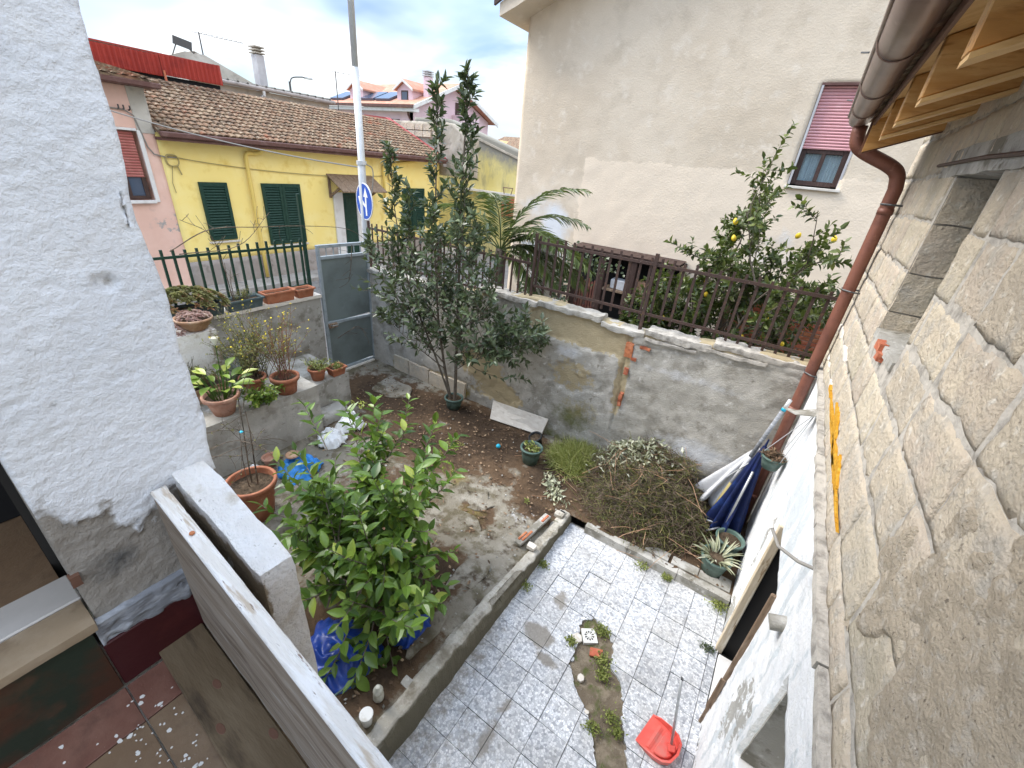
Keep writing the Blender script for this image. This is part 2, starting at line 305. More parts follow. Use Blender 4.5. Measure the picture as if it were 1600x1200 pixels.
MAT['roof_tile'] = PM('roof_tile', (0.20, 0.122, 0.078), [((0.265, 0.195, 0.13), 5.3, .46, .58, 6), ((0.11, 0.08, 0.058), 7, .48, .60, 7), ((0.36, 0.30, 0.22), 12, .57, .66, 6), ((0.27, 0.09, 0.05), 1.2, .60, .72, 4)], bump=.4, bscale=40, rough=.95, spec=.1)
MAT['roof_orange'] = PM('roof_orange', (0.46, 0.22, 0.145), [((0.52, 0.30, 0.215), 3, .45, .65, 6), ((0.38, 0.165, 0.11), 6, .55, .7, 6)], bump=.3, bscale=30, rough=.9)
MAT['eave_brown'] = PM('eave_brown', (0.115, 0.055, 0.045), [((0.17, 0.10, 0.085), 5, .5, .7, 5)], bump=.15, bscale=40, rough=.6)
MAT['shutter_green'] = PM('shutter_green', (0.009, 0.040, 0.027), [((0.018, 0.058, 0.042), 14, .5, .7, 4)], rough=.55, bump=.1, bscale=60)
MAT['shutter_pink'] = PM('shutter_pink', (0.70, 0.36, 0.365), [((0.74, 0.43, 0.43), 6, .5, .7, 5)], rough=.6, bump=.1, bscale=60)
MAT['shutter_red'] = PM('shutter_red', (0.38, 0.125, 0.105), [((0.44, 0.18, 0.155), 6, .5, .7, 5)], rough=.6, bump=.1, bscale=60)
MAT['window_wood'] = PM('window_wood', (0.055, 0.032, 0.026), [((0.10, 0.062, 0.05), 14, .5, .7, 5)], stretch=(4, 4, .6), rough=.6, bump=.2, bscale=40)
MAT['white_trim'] = PM('white_trim', (0.70, 0.69, 0.67), [((0.56, 0.54, 0.51), 4, .5, .72, 6)], rough=.85, bump=.2, bscale=50)
MAT['red_sheet'] = PM('red_sheet', (0.34, 0.040, 0.026), [((0.26, 0.03, 0.022), 3, .48, .68, 5)], rough=.55, bump=.05, bscale=30)
MAT['grey_gable'] = PM('grey_gable', (0.46, 0.43, 0.37), [((0.56, 0.535, 0.48), 1.6, .45, .66, 7), ((0.31, 0.29, 0.25), 3, .54, .7, 8)], rough=.95, bump=.3, bscale=30)
MAT['stone_far'] = PM('stone_far', (0.36, 0.32, 0.26), [((0.47, 0.425, 0.36), 3, .45, .66, 8), ((0.22, 0.20, 0.165), 4.5, .54, .7, 8)], rough=.95, bump=.5, bscale=20)
MAT['parapet_grey'] = PM('parapet_grey', (0.44, 0.425, 0.43), [((0.53, 0.52, 0.52), 3, .45, .66, 6)], rough=.9, bump=.2, bscale=30)
MAT['red_flash'] = PM('red_flash', (0.31, 0.055, 0.055), [((0.38, 0.10, 0.09), 5, .5, .7, 5)], rough=.8, bump=.1, bscale=30)
MAT['lilac_wall'] = PM('lilac_wall', (0.66, 0.50, 0.545), [((0.72, 0.56, 0.60), 1.0, .45, .66, 5)], rough=.9, bump=.1, bscale=30)
MAT['mould_yellow'] = PM('mould_yellow', (0.60, 0.52, 0.20), [((0.68, 0.60, 0.28), 1.3, .42, .66, 6), ((0.40, 0.36, 0.18), 2.6, .50, .68, 8)], attr=[('top', (0.25, 0.24, 0.205), .42, .85, 3.0)], stretch=(1.6, 1.6, .6), rough=.95, bump=.3, bscale=30)
MAT['orange_wall'] = PM('orange_wall', (0.66, 0.42, 0.19), [((0.72, 0.49, 0.26), 2, .45, .66, 5)], rough=.9, bump=.1, bscale=30)
MAT['beige_wall'] = PM('beige_wall', (0.62, 0.515, 0.39), [((0.69, 0.585, 0.455), .7, .40, .60, 8), ((0.57, 0.475, 0.36), 1.9, .52, .70, 9), ((0.72, 0.625, 0.505), 4.5, .56, .72, 9)],
                       attr=[('patch', (0.77, 0.645, 0.50), .47, .53, 3.0), ('pale', (0.68, 0.69, 0.70), .45, .75, 2.2), ('streak', (0.52, 0.44, 0.34), .45, .95, 2.0)], bump=.7, bscale=40, bdist=.012, bdet=8, big=.8, bigscale=5, rough=.95, spec=.12)
MAT['solar'] = PM('solar', (0.06, 0.085, 0.13), rough=.12, bump=0, spec=.6)
MAT['dark_steel'] = PM('dark_steel', (0.09, 0.09, 0.09), rough=.5, metal=.5, bump=0)
MAT['asphalt'] = PM('asphalt', (0.16, 0.155, 0.15), [((0.21, 0.20, 0.19), 2, .45, .68, 7), ((0.11, 0.105, 0.10), 6, .54, .7, 7)], bump=.5, bscale=90, rough=.9)
MAT['pavement'] = PM('pavement', (0.31, 0.29, 0.265), [((0.39, 0.37, 0.34), 3, .45, .68, 7), ((0.21, 0.195, 0.18), 5, .55, .7, 7)], bump=.4, bscale=60, rough=.9)
MAT['dark_paving'] = PM('dark_paving', (0.10, 0.095, 0.085), [((0.15, 0.14, 0.125), 5, .45, .68, 7), ((0.06, 0.058, 0.05), 9, .54, .7, 7)], bump=.4, bscale=60, rough=.85)
MAT['town'] = PM('town', (0.20, 0.19, 0.165), [((0.14, 0.15, 0.09), .05, .45, .6, 5)], bump=.1, rough=.95)
MAT['sign_blue'] = PM('sign_blue', (0.010, 0.085, 0.42), rough=.35, bump=0, spec=.5)
MAT['sign_white'] = PM('sign_white', (0.80, 0.80, 0.79), rough=.4, bump=0, spec=.4)
MAT['cable'] = PM('cable', (0.25, 0.235, 0.21), rough=.7, bump=0)
MAT['cable_yellow'] = PM('cable_yellow', (0.38, 0.31, 0.13), rough=.7, bump=0)
MAT['curtain'] = PM('curtain', (0.46, 0.53, 0.55), [((0.30, 0.36, 0.38), 5, .48, .62, 3)], stretch=(6, 6, .2), bump=.3, bscale=6, rough=.9)
def glass_mat():
    m, nt, b, o = base_mat('window_glass')
    b.inputs['Base Color'].default_value = (0.75, 0.85, 0.88, 1)
    b.inputs['Roughness'].default_value = 0.04
    b.inputs['Transmission Weight'].default_value = 0.9
    b.inputs['IOR'].default_value = 1.2
    return m
MAT['glass'] = glass_mat()
# plants
MAT['bark'] = PM('bark', (0.13, 0.105, 0.08), [((0.20, 0.175, 0.14), 20, .48, .66, 6), ((0.06, 0.05, 0.038), 30, .55, .7, 6)], stretch=(3, 3, .7), bump=.7, bscale=30, rough=.95)
MAT['twig'] = PM('twig', (0.105, 0.078, 0.055), [((0.21, 0.16, 0.115), 9, .48, .62, 5), ((0.05, 0.04, 0.03), 13, .52, .62, 5)], bump=.3, bscale=60, rough=.95)
MAT['twig_red'] = PM('twig_red', (0.20, 0.075, 0.055), [((0.28, 0.15, 0.09), 9, .48, .66, 4)], bump=.2, bscale=60, rough=.9)
MAT['laurel_leaf'] = leaf_mat('laurel_leaf', (0.034, 0.052, 0.026), (0.12, 0.155, 0.078), (0.22, 0.255, 0.145), rough=.30, trans=.14)
MAT['lemon_leaf'] = leaf_mat('lemon_leaf', (0.030, 0.074, 0.012), (0.145, 0.245, 0.034), (0.38, 0.45, 0.07), rough=.34, trans=.25)
MAT['lemon_leaf_single'] = leaf_mat('lemon_leaf_single', (0.045, 0.10, 0.015), (0.195, 0.305, 0.042), (0.47, 0.52, 0.085), rough=.34, trans=.28, attr=False)
MAT['lemon_leaf_far'] = leaf_mat('lemon_leaf_far', (0.028, 0.046, 0.012), (0.105, 0.135, 0.036), (0.22, 0.25, 0.07), rough=.4, trans=.22)
MAT['palm_leaf'] = leaf_mat('palm_leaf', (0.040, 0.065, 0.022), (0.115, 0.15, 0.045), (0.20, 0.235, 0.06), rough=.4, trans=.2)
MAT['dry_leaf'] = leaf_mat('dry_leaf', (0.22, 0.235, 0.14), (0.52, 0.52, 0.37), (0.66, 0.66, 0.53), rough=.7, trans=.12)
MAT['litter'] = leaf_mat('litter', (0.055, 0.035, 0.022), (0.22, 0.135, 0.08), (0.38, 0.27, 0.17), rough=.9, trans=.05)
MAT['grass'] = leaf_mat('grass', (0.10, 0.13, 0.025), (0.36, 0.385, 0.11), (0.56, 0.54, 0.24), rough=.6, trans=.25)
MAT['weed'] = leaf_mat('weed', (0.07, 0.085, 0.02), (0.24, 0.235, 0.07), (0.36, 0.28, 0.12), rough=.6, trans=.25)
MAT['calla_leaf'] = leaf_mat('calla_leaf', (0.055, 0.12, 0.015), (0.22, 0.31, 0.04), (0.50, 0.55, 0.12), rough=.35, trans=.3)
MAT['succulent'] = leaf_mat('succulent', (0.13, 0.125, 0.05), (0.38, 0.37, 0.15), (0.40, 0.20, 0.12), rough=.5, trans=.1)
MAT['succulent_pink'] = leaf_mat('succulent_pink', (0.34, 0.19, 0.17), (0.62, 0.46, 0.40), (0.70, 0.56, 0.48), rough=.5, trans=.1)
MAT['lemon_fruit'] = PM('lemon_fruit', (0.74, 0.50, 0.025), [((0.64, 0.52, 0.06), 20, .5, .7, 4)], rough=.45, bump=.15, bscale=150, spec=.4)
MAT['flower_yellow'] = PM('flower_yellow', (0.74, 0.58, 0.04), bump=0, rough=.7)
MAT['flower_white'] = PM('flower_white', (0.76, 0.74, 0.66), bump=0, rough=.6)
# ------------------------------------------------------------------ mesh helpers
ORG = {}
def org(o):
    return ORG.get(o.name, Vector((0, 0, 0))) if o else Vector((0, 0, 0))

def link(name, me, mat, parent=None):
    o = bpy.data.objects.new(name, me)
    COL.objects.link(o)
    if mat is not None and me is not None and len(me.materials) == 0:
        me.materials.append(MAT[mat] if isinstance(mat, str) else mat)
    if parent is not None:
        o.parent = parent
        ORG[o.name] = org(parent)
    return o

def tag(o, label=None, cat=None, group=None, kind=None):
    if label: o['label'] = label
    if cat: o['category'] = cat
    if group: o['group'] = group
    if kind: o['kind'] = kind
    return o

def thing(name, label, cat, loc=(0, 0, 0), group=None):
    o = bpy.data.objects.new(name, None)
    o.empty_display_size = 0.1
    COL.objects.link(o)
    o.location = loc
    ORG[o.name] = Vector(loc)
    return tag(o, label, cat, group)

class MB:
    """collects geometry in world coordinates; build() links it as one mesh object"""
    def __init__(s):
        s.v = []; s.f = []; s.t = []; s.tint = None
    def add(s, vs, fs, tint=0.0):
        n = len(s.v)
        s.v.extend(Vector(p) for p in vs)
        s.f.extend(tuple(i + n for i in q) for q in fs)
        s.t.extend([tint] * len(vs))
        return s
    def box(s, lo, hi, j=0.0):
        (x0, y0, z0), (x1, y1, z1) = lo, hi
        vs = [Vector(p) for p in ((x0, y0, z0), (x1, y0, z0), (x1, y1, z0), (x0, y1, z0), (x0, y0, z1), (x1, y0, z1), (x1, y1, z1), (x0, y1, z1))]
        if j:
            vs = [p + Vector((random.uniform(-j, j), random.uniform(-j, j), random.uniform(-j, j))) for p in vs]
        return s.add(vs, [(0, 3, 2, 1), (4, 5, 6, 7), (0, 1, 5, 4), (1, 2, 6, 5), (2, 3, 7, 6), (3, 0, 4, 7)])
    def obox(s, c, ex, ey, ez):
        """box with centre c and half-extent vectors"""
        c, ex, ey, ez = Vector(c), Vector(ex), Vector(ey), Vector(ez)
        vs = [c + a * ex + b * ey + d * ez for d in (-1, 1) for (a, b) in ((-1, -1), (1, -1), (1, 1), (-1, 1))]
        return s.add(vs, [(0, 3, 2, 1), (4, 5, 6, 7), (0, 1, 5, 4), (1, 2, 6, 5), (2, 3, 7, 6), (3, 0, 4, 7)])
    def beam(s, p, q, w, h, up=(0, 0, 1)):
        p, q = Vector(p), Vector(q)
        d = (q - p)
        u = d.normalized()
        up = Vector(up)
        if abs(u.dot(up)) > .98:
            up = Vector((0, 1, 0))
        a = u.cross(up).normalized()
        b = a.cross(u).normalized()
        return s.obox((p + q) / 2, d / 2, a * w / 2, b * h / 2)
    def tube(s, pts, rad, seg=8, cap=True, tint=0.0):
        pts = [Vector(p) for p in pts]
        if not hasattr(rad, '__len__'):
            rad = [rad] * len(pts)
        vs = []; fs = []
        prev = None
        for i, p in enumerate(pts):
            d = (pts[min(i + 1, len(pts) - 1)] - pts[max(i - 1, 0)])
            d = d.normalized() if d.length > 1e-9 else Vector((0, 0, 1))
            if prev is None:
                a = d.orthogonal().normalized()
            else:
                a = (prev - d * prev.dot(d))
                a = a.normalized() if a.length > 1e-6 else d.orthogonal().normalized()
            prev = a
            b = d.cross(a)
            for k in range(seg):
                t = 2 * math.pi * k / seg
                vs.append(p + (a * math.cos(t) + b * math.sin(t)) * rad[i])
        for i in range(len(pts) - 1):
            for k in range(seg):
                k2 = (k + 1) % seg
                fs.append((i * seg + k, i * seg + k2, (i + 1) * seg + k2, (i + 1) * seg + k))
        if cap:
            fs.append(tuple(range(seg))[::-1])
            fs.append(tuple((len(pts) - 1) * seg + k for k in range(seg)))
        return s.add(vs, fs, tint)
    def lathe(s, prof, c, seg=24, wob=0.0, squash=(1, 1)):
        c = Vector(c)
        vs = []; fs = []
        ph = random.uniform(0, 6)
        for (r, z) in prof:
            for k in range(seg):
                t = 2 * math.pi * k / seg
                rr = r * (1 + wob * math.sin(3 * t + ph))
                vs.append(c + Vector((rr * math.cos(t) * squash[0], rr * math.sin(t) * squash[1], z)))
        for i in range(len(prof) - 1):
            for k in range(seg):
                k2 = (k + 1) % seg
                fs.append((i * seg + k, i * seg + k2, (i + 1) * seg + k2, (i + 1) * seg + k))
        return s.add(vs, fs)
    def prism(s, poly, ext):
        """closed planar polygon (list of 3D points) extruded along ext"""
        n = len(poly)
        ext = Vector(ext)
        vs = [Vector(p) for p in poly] + [Vector(p) + ext for p in poly]
        fs = [tuple(range(n))[::-1], tuple(range(n, 2 * n))] + [(i, (i + 1) % n, n + (i + 1) % n, n + i) for i in range(n)]
        return s.add(vs, fs)
    def mesh(s, name, o=Vector((0, 0, 0)), smooth=False, bevel=0.0, fixn=True):
        me = bpy.data.meshes.new(name)
        me.from_pydata([p - o for p in s.v], [], s.f)
        if any(s.t):
            a = me.attributes.new('tint', 'FLOAT', 'POINT')
            a.data.foreach_set('value', s.t)
        if fixn or bevel:
            bm = bmesh.new()
            bm.from_mesh(me)
            if bevel:
                bmesh.ops.bevel(bm, geom=[e for e in bm.edges if len(e.link_faces) == 2 and e.calc_face_angle(0) > .5], offset=bevel, segments=1, affect='EDGES', profile=.6)
            if fixn:
                bmesh.ops.recalc_face_normals(bm, faces=bm.faces)
            bm.to_mesh(me)
            bm.free()
        if smooth:
            me.polygons.foreach_set('use_smooth', [True] * len(me.polygons))
        me.update()
        return me
    def build(s, name, mat, parent=None, smooth=False, bevel=0.0, fixn=True):
        return link(name, s.mesh(name, org(parent), smooth, bevel, fixn), mat, parent)

def inst(name, me, parent, M):
    o = bpy.data.objects.new(name, me)
    COL.objects.link(o)
    if parent is not None:
        o.parent = parent
        ORG[o.name] = org(parent)
    o.matrix_basis = Matrix.Translation(-org(parent)) @ M
    return o

def frac(p, s, o=4):
    return noise.fractal(Vector(p) * s, 1.0, 2.1, o)

def relief(name, mat, parent, P0, U, V, nu, nv, disp, depth, attrs=None, keep=None, smooth=True, warp=None, prof=None):
    """grid from P0 along U and V; disp(u,v,p) moves a point along the normal; a flat back makes it solid.
    prof(u) scales the V extent (an uneven top edge)"""
    P0, U, V = Vector(P0), Vector(U), Vector(V)
    nrm = U.cross(V).normalized()
    vs = []; fs = []
    at = {k: [] for k in (attrs or {})}
    for j in range(nv + 1):
        for i in range(nu + 1):
            u, v = i / nu, j / nv
            k = prof(u) if prof else 1.0
            p = P0 + U * u + V * (v * k)
            if warp: p = p + warp(u, v, p)
            for a, fn in (attrs or {}).items():
                at[a].append(fn(u, v, p))
            vs.append(p + nrm * disp(u, v, p))
    W = nu + 1
    for j in range(nv):
        for i in range(nu):
            if keep and not keep((i + .5) / nu, (j + .5) / nv):
                continue
            fs.append((j * W + i, j * W + i + 1, (j + 1) * W + i + 1, (j + 1) * W + i))
    # solid back
    edge = {}
    for q in fs:
        for a, b in zip(q, q[1:] + q[:1]):
            edge[(a, b)] = edge.get((a, b), 0) + 1
    bmap = {}
    def back(i):
        if i not in bmap:
            j0, i0 = divmod(i, W)
            k = prof(i0 / nu) if prof else 1.0
            bmap[i] = len(vs)
            vs.append(P0 + U * (i0 / nu) + V * (j0 / nv * k) - nrm * depth)
            for a in at: at[a].append(at[a][i])
        return bmap[i]
    if depth:
        for q in list(fs):
            for a, b in zip(q, q[1:] + q[:1]):
                if (b, a) not in edge:
                    fs.append((b, a, back(a), back(b)))
    me = bpy.data.meshes.new(name)
    o_ = org(parent)
    me.from_pydata([p - o_ for p in vs], [], fs)
    for a, l in at.items():
        x = me.attributes.new(a, 'FLOAT', 'POINT')
        x.data.foreach_set('value', l)
    if smooth:
        me.polygons.foreach_set('use_smooth', [True] * len(me.polygons))
    me.update()
    return link(name, me, mat, parent)

def rough_box(name, mat, parent, lo, hi, cell=0.05, amp=0.01, s=6.0, attrs=None, rnd=0.0):
    """box with a subdivided, uneven surface"""
    lo, hi = Vector(lo), Vector(hi)
    bm = bmesh.new()
    n = [max(1, min(60, int(round((hi[k] - lo[k]) / cell)))) for k in range(3)]
    idx = {}
    def vert(i, j, k):
        if (i, j, k) not in idx:
            p = Vector((lo.x + (hi.x - lo.x) * i / n[0], lo.y + (hi.y - lo.y) * j / n[1], lo.z + (hi.z - lo.z) * k / n[2]))
            if rnd:
                q = Vector([min(max(p[a], lo[a] + rnd), hi[a] - rnd) for a in range(3)])
                d = p - q
                if d.length > rnd:
                    p = q + d.normalized() * rnd
            p += noise.noise_vector(p * s) * amp + noise.noise_vector(p * s * 4) * amp * .35
            idx[(i, j, k)] = bm.verts.new(p)
        return idx[(i, j, k)]
    for a in range(3):
        b, c = (a + 1) % 3, (a + 2) % 3
        for side in (0, n[a]):
            for i in range(n[b]):
                for j in range(n[c]):
                    q = []
                    for (di, dj) in ((0, 0), (1, 0), (1, 1), (0, 1)):
                        t = [0, 0, 0]
                        t[a], t[b], t[c] = side, i + di, j + dj
                        q.append(vert(*t))
                    bm.faces.new(q)
    bmesh.ops.recalc_face_normals(bm, faces=bm.faces)
    me = bpy.data.meshes.new(name)
    bm.to_mesh(me)
    bm.free()
    for a, fn in (attrs or {}).items():
        x = me.attributes.new(a, 'FLOAT', 'POINT')
        x.data.foreach_set('value', [fn(v.co) for v in me.vertices])
    o_ = org(parent)
    if o_.length:
        me.transform(Matrix.Translation(-o_))
    me.polygons.foreach_set('use_smooth', [True] * len(me.polygons))
    if rnd < .03:
        me.set_sharp_from_angle(angle=.7)
    return link(name, me, mat, parent)

def sm(a, b, x):
    t = min(max((x - a) / (b - a), 0), 1)
    return t * t * (3 - 2 * t)

def blob(x, y, cx, cy, rx, ry):
    return math.exp(-(((x - cx) / rx) ** 2 + ((y - cy) / ry) ** 2))

def fence_label(i):
    return None
# ================================================================== SETTING
def struct(o):
    return tag(o, kind='structure')

MBg = MB().box((-220, -220, -1.2), (220, 260, -0.6))
struct(MBg.build('ground', 'town'))

# street and pavement beyond the gate
me_st = MB()
me_st.add([(-6.4, -8, .06), (-6.4, 30, .06), (-11.3, 30, .30), (-11.3, -8, .30), (-6.4, -8, -.7), (-6.4, 30, -.7), (-11.3, 30, -.7), (-11.3, -8, -.7)],
          [(0, 1, 2, 3), (4, 7, 6, 5), (0, 4, 5, 1), (2, 6, 7, 3), (1, 5, 6, 2), (0, 3, 7, 4)])
struct(me_st.build('street', 'asphalt'))
struct(MB().box((-12.4, -8, -.6), (-11.304, 30, .42)).build('pavement', 'pavement', bevel=.02))

def gz(x, y):
    """height of the trodden garden floor"""
    return .10 + (.20 * sm(3.7, 1.1, y) + .008) * sm(-3.4, -1.45, x)

# ---- garden ground: cracked concrete, soil and moss
def soil_mask(x, y):
    m = 0
    for (cx, cy, rx, ry, a) in ((-4.9, 4.2, 1.1, .55, .9), (-3.6, 4.6, 1.1, .38, .95), (-2.6, 4.5, .6, .5, .8), (-1.75, 4.2, .45, .75, .75),
                                (-2.3, 3.75, .3, .22, .5), (-1.95, 1.95, .32, .42, 1.0), (-1.75, 1.25, .35, .5, 1.05), (-2.1, 2.95, .22, .3, .7), (-1.6, 3.55, .35, .22, .7),
                                (-.5, 4.4, 1.4, .9, .8), (-4.6, 3.4, .5, .4, .6), (-3.5, 3.7, 1.1, .55, .72), (-2.4, .8, .9, .5, .6), (-3.2, 2.6, .8, .5, .5), (-2.9, 4.2, .9, .5, .75)):
        m = max(m, a * blob(x, y, cx, cy, rx, ry))
    return min(1.05, m * 1.08 + .13)
def garden_disp(u, v, p):
    s = soil_mask(p.x, p.y)
    n = frac((p.x, p.y, 0), 1.6, 5) * .018 + frac((p.x, p.y, 3), 9, 4) * .006
    st = .012 if s + frac((p.x, p.y, 7), 4.5, 4) * .25 > .5 else 0       # soil lies in the worn hollows
    return n - st
garden = relief('garden_ground', 'garden', None, (-6.4, .30, 0), (6.99, 0, 0), (0, 4.85, 0), 300, 220, garden_disp, 0,
                attrs={'soil': lambda u, v, p: soil_mask(p.x, p.y),
                       'moss': lambda u, v, p: .75 * max(blob(p.x, p.y, -2.75, 3.35, .28, .25), blob(p.x, p.y, -2.2, 2.95, .35, .25), blob(p.x, p.y, -2.5, 2.3, .4, .5) * .6),
                       'pale': lambda u, v, p: max(.48 * blob(p.x, p.y, -1.7, 3.3, .5, .5), .45 * blob(p.x, p.y, -1.45, 2.2, .12, .9))},
                warp=lambda u, v, p: Vector((0, 0, gz(p.x, p.y))))
struct(garden)
# cut the ground away over the sunken tiled yard
bm = bmesh.new(); bm.from_mesh(garden.data)
bmesh.ops.delete(bm, geom=[f for f in bm.faces if f.calc_center_median().x > -1.25 and f.calc_center_median().y < 3.71], context='FACES')
bm.to_mesh(garden.data); bm.free()
# broken concrete plates lying on the soil
for (cx, cy, rx, ry, nk) in ((-1.62, 2.2, .15, .26, 7), (-2.25, 2.65, .36, .28, 8), (-5.2, 4.45, .42, .30, 7), (-2.35, 3.2, .30, .20, 8), (-1.55, 1.55, .12, .25, 6)):
    pl = []
    for k in range(nk * 4):
        t = 2 * math.pi * k / (nk * 4)
        r_ = .95 + .35 * noise.noise(Vector((math.cos(t) * 1.6, math.sin(t) * 1.6, cx * 7))) + random.uniform(-.05, .05)
        pl.append((cx + rx * r_ * math.cos(t), cy + ry * r_ * math.sin(t), gz(cx, cy) - .012))
    MB().prism(pl, (.0, .0, .020)).build('concrete_plate', 'garden', garden, bevel=.004)
# leaf litter, pebbles and crumbs: uncountable
lit = MB()
def leafcard(mb, p, d, n_, L, W, tint, fold=.25, droop=.0):
    d = d.normalized(); s_ = d.cross(n_)
    s_ = s_.normalized() if s_.length > 1e-5 else d.orthogonal().normalized()
    n2 = s_.cross(d)
    a = p; b = p + d * L * .35 - n2 * droop * L * .1; c = p + d * L * .7 - n2 * droop * L * .35; e = p + d * L - n2 * droop * L * .7
    up = n2 * W * fold
    mb.add([a, b + s_ * W * .5 + up, b, b - s_ * W * .5 + up, c + s_ * W * .38 + up * .8, c, c - s_ * W * .38 + up * .8, e],
           [(0, 1, 2), (0, 2, 3), (1, 4, 5, 2), (2, 5, 6, 3), (4, 7, 5), (5, 7, 6)], max(tint, .001))
for i in range(5200):
    x, y = random.uniform(-6.2, .5), random.uniform(.5, 5.0)
    if x > -1.45 and y < 3.75: continue
    s = soil_mask(x, y)
    if random.random() > s * 1.1 + .05: continue
    t = random.uniform(0, 6.28)
    leafcard(lit, Vector((x, y, gz(x, y) + random.uniform(.0, .02))), Vector((math.cos(t), math.sin(t), random.uniform(-.2, .35))), Vector((random.uniform(-.4, .4), random.uniform(-.4, .4), 1)),
             random.uniform(.025, .065), random.uniform(.012, .03), random.random(), fold=random.uniform(-.4, .4))
tag(lit.build('leaf_litter', 'litter', fixn=False), 'brown fallen leaves strewn over the soil of the garden', 'leaf litter', kind='stuff')
crumb = MB()
for i in range(800):
    x, y = random.uniform(-5.6, -1.25), random.uniform(.6, 4.9)
    if random.random() > .25 + blob(x, y, -1.7, 1.7, .35, .8) + .6 * blob(x, y, -1.7, 3.4, .5, .6): continue
    r_ = random.uniform(.003, .011)
    c = Vector((x, y, gz(x, y) + r_ * .3))
    crumb.obox(c, Vector((random.uniform(.6, 1), random.uniform(-.5, .5), 0)) * r_, Vector((random.uniform(-.5, .5), random.uniform(.6, 1), .2)) * r_, Vector((0, 0, .6)) * r_)
tag(crumb.build('rubble_crumbs', 'concrete'), 'pale crumbs of mortar and pebbles scattered on the garden soil', 'rubble', kind='stuff')

# ---- sunken yard paved with terrazzo tiles
yard = struct(MB().box((-1.25, -.5, -.4), (.595, 3.75, -.034)).build('tiled_yard', 'mortar'))
T = .2515
XL = [(2.75, -.46), (2.73, -.47), (2.66, -.54), (2.60, -.567), (2.42, -.50), (2.21, -.456), (2.13, -.40), (2.05, -.303), (1.98, -.21), (1.91, -.153), (1.80, -.06), (1.68, .0), (1.50, .06), (1.3, .16), (1.0, .2), (.5, .3)]
XR_ = [(2.75, -.46), (2.73, -.44), (2.67, -.27), (2.55, -.21), (2.40, -.17), (2.38, -.10), (2.34, -.05), (2.20, .02), (2.11, .047), (1.95, .14), (1.83, .202), (1.6, .26), (1.3, .36), (1.0, .42), (.5, .5)]
def interp(tab, y):
    for (y0, x0), (y1, x1) in zip(tab, tab[1:]):
        if y1 <= y <= y0:
            t = (y0 - y) / (y0 - y1)
            return x0 + (x1 - x0) * t + .022 * noise.noise(Vector((y * 26, x0, 0))) + .016 * noise.noise(Vector((y * 61, x0, 3))) + .02 * noise.noise(Vector((y * 8, x1, 5)))
    return tab[-1][1] if y < tab[-1][0] else None
def stain(x, y):
    return max(.95 * blob(x, y, -.82, 2.27, .20, .13), .8 * blob(x, y, -.66, 2.12, .16, .07), .75 * blob(x, y, -.74, 1.35, .05, .22), .7 * blob(x, y, -.82, 2.72, .13, .18), .85 * blob(x, y, -.75, 1.62, .04, .10),
               .50 * sm(-.5, -1.2, x) * sm(3.2, 1.8, y), .46 * blob(x, y, -.9, 1.2, .6, .7))
tile_n = 0
for i in range(8):
    for j in range(16):
        x0, y0 = -1.238 + i * T, -.32 + j * T
        x1, y1 = min(x0 + T, .592), min(y0 + T, 3.70)
        if x1 - x0 < .03 or y1 - y0 < .03: continue
        g = .0022
        dz = random.uniform(-.003, .003) + (-.004 if random.random() < .2 else 0)
        tx, ty = random.uniform(-.004, .004), random.uniform(-.004, .004)
        pieces = []
        NR = 8
        ys = [y0 + g + (y1 - y0 - 2 * g) * k / NR for k in range(NR + 1)]
        if x0 < .6 and y0 < 2.8 and x1 > -.7:
            NR = 18
            ys = [y0 + g + (y1 - y0 - 2 * g) * k / NR for k in range(NR + 1)]
        hit = [interp(XL, y) is not None and interp(XL, y) < x1 and interp(XR_, y) > x0 for y in ys]
        if not any(hit):
            pieces.append([(x0 + g, x1 - g)] * (NR + 1))
        else:
            L_, R__ = [], []
            for y in ys:
                l, r_ = interp(XL, y), interp(XR_, y)
                if l is None or l >= x1 or r_ <= x0:
                    if l is None: L_.append((x0 + g, (x0 + x1) / 2)); R__.append(((x0 + x1) / 2 + .002, x1 - g))
                    elif l >= x1: L_.append((x0 + g, x1 - g)); R__.append(None)
                    else: L_.append(None); R__.append((x0 + g, x1 - g))
                else:
                    L_.append((x0 + g, l) if l > x0 + .01 else None)
                    R__.append((r_, x1 - g) if r_ < x1 - .01 else None)
            pieces += [L_, R__]
        for pc in pieces:
            mbt = MB()
            for k in range(NR):
                if pc[k] is None or pc[k + 1] is None: continue
                zz = lambda x, y: dz + tx * (x - x0) / T + ty * (y - y0) / T
                (a0, a1), (b0, b1) = pc[k], pc[k + 1]
                nx = 4
                for q in range(nx):
                    xs0 = (a0 + (a1 - a0) * q / nx, a0 + (a1 - a0) * (q + 1) / nx)
                    xs1 = (b0 + (b1 - b0) * q / nx, b0 + (b1 - b0) * (q + 1) / nx)
                    mbt.add([(xs0[0], ys[k], zz(xs0[0], ys[k])), (xs0[1], ys[k], zz(xs0[1], ys[k])), (xs1[1], ys[k + 1], zz(xs1[1], ys[k + 1])), (xs1[0], ys[k + 1], zz(xs1[0], ys[k + 1]))], [(0, 1, 2, 3)])
            if not mbt.f: continue
            bm = bmesh.new()
            me = mbt.mesh('tile', fixn=False); bm.from_mesh(me)
            bmesh.ops.remove_doubles(bm, verts=bm.verts, dist=1e-5)
            be = [e for e in bm.edges if e.is_boundary]
            r_ = bmesh.ops.extrude_edge_only(bm, edges=be)
            for v in [v for v in r_['geom'] if isinstance(v, bmesh.types.BMVert)]: v.co.z -= .03
            bm.to_mesh(me); bm.free()
            at = me.attributes.new('stain', 'FLOAT', 'POINT')
            at.data.foreach_set('value', [stain(v.co.x, v.co.y) for v in me.vertices])
            link('tile', me, 'terrazzo', yard)
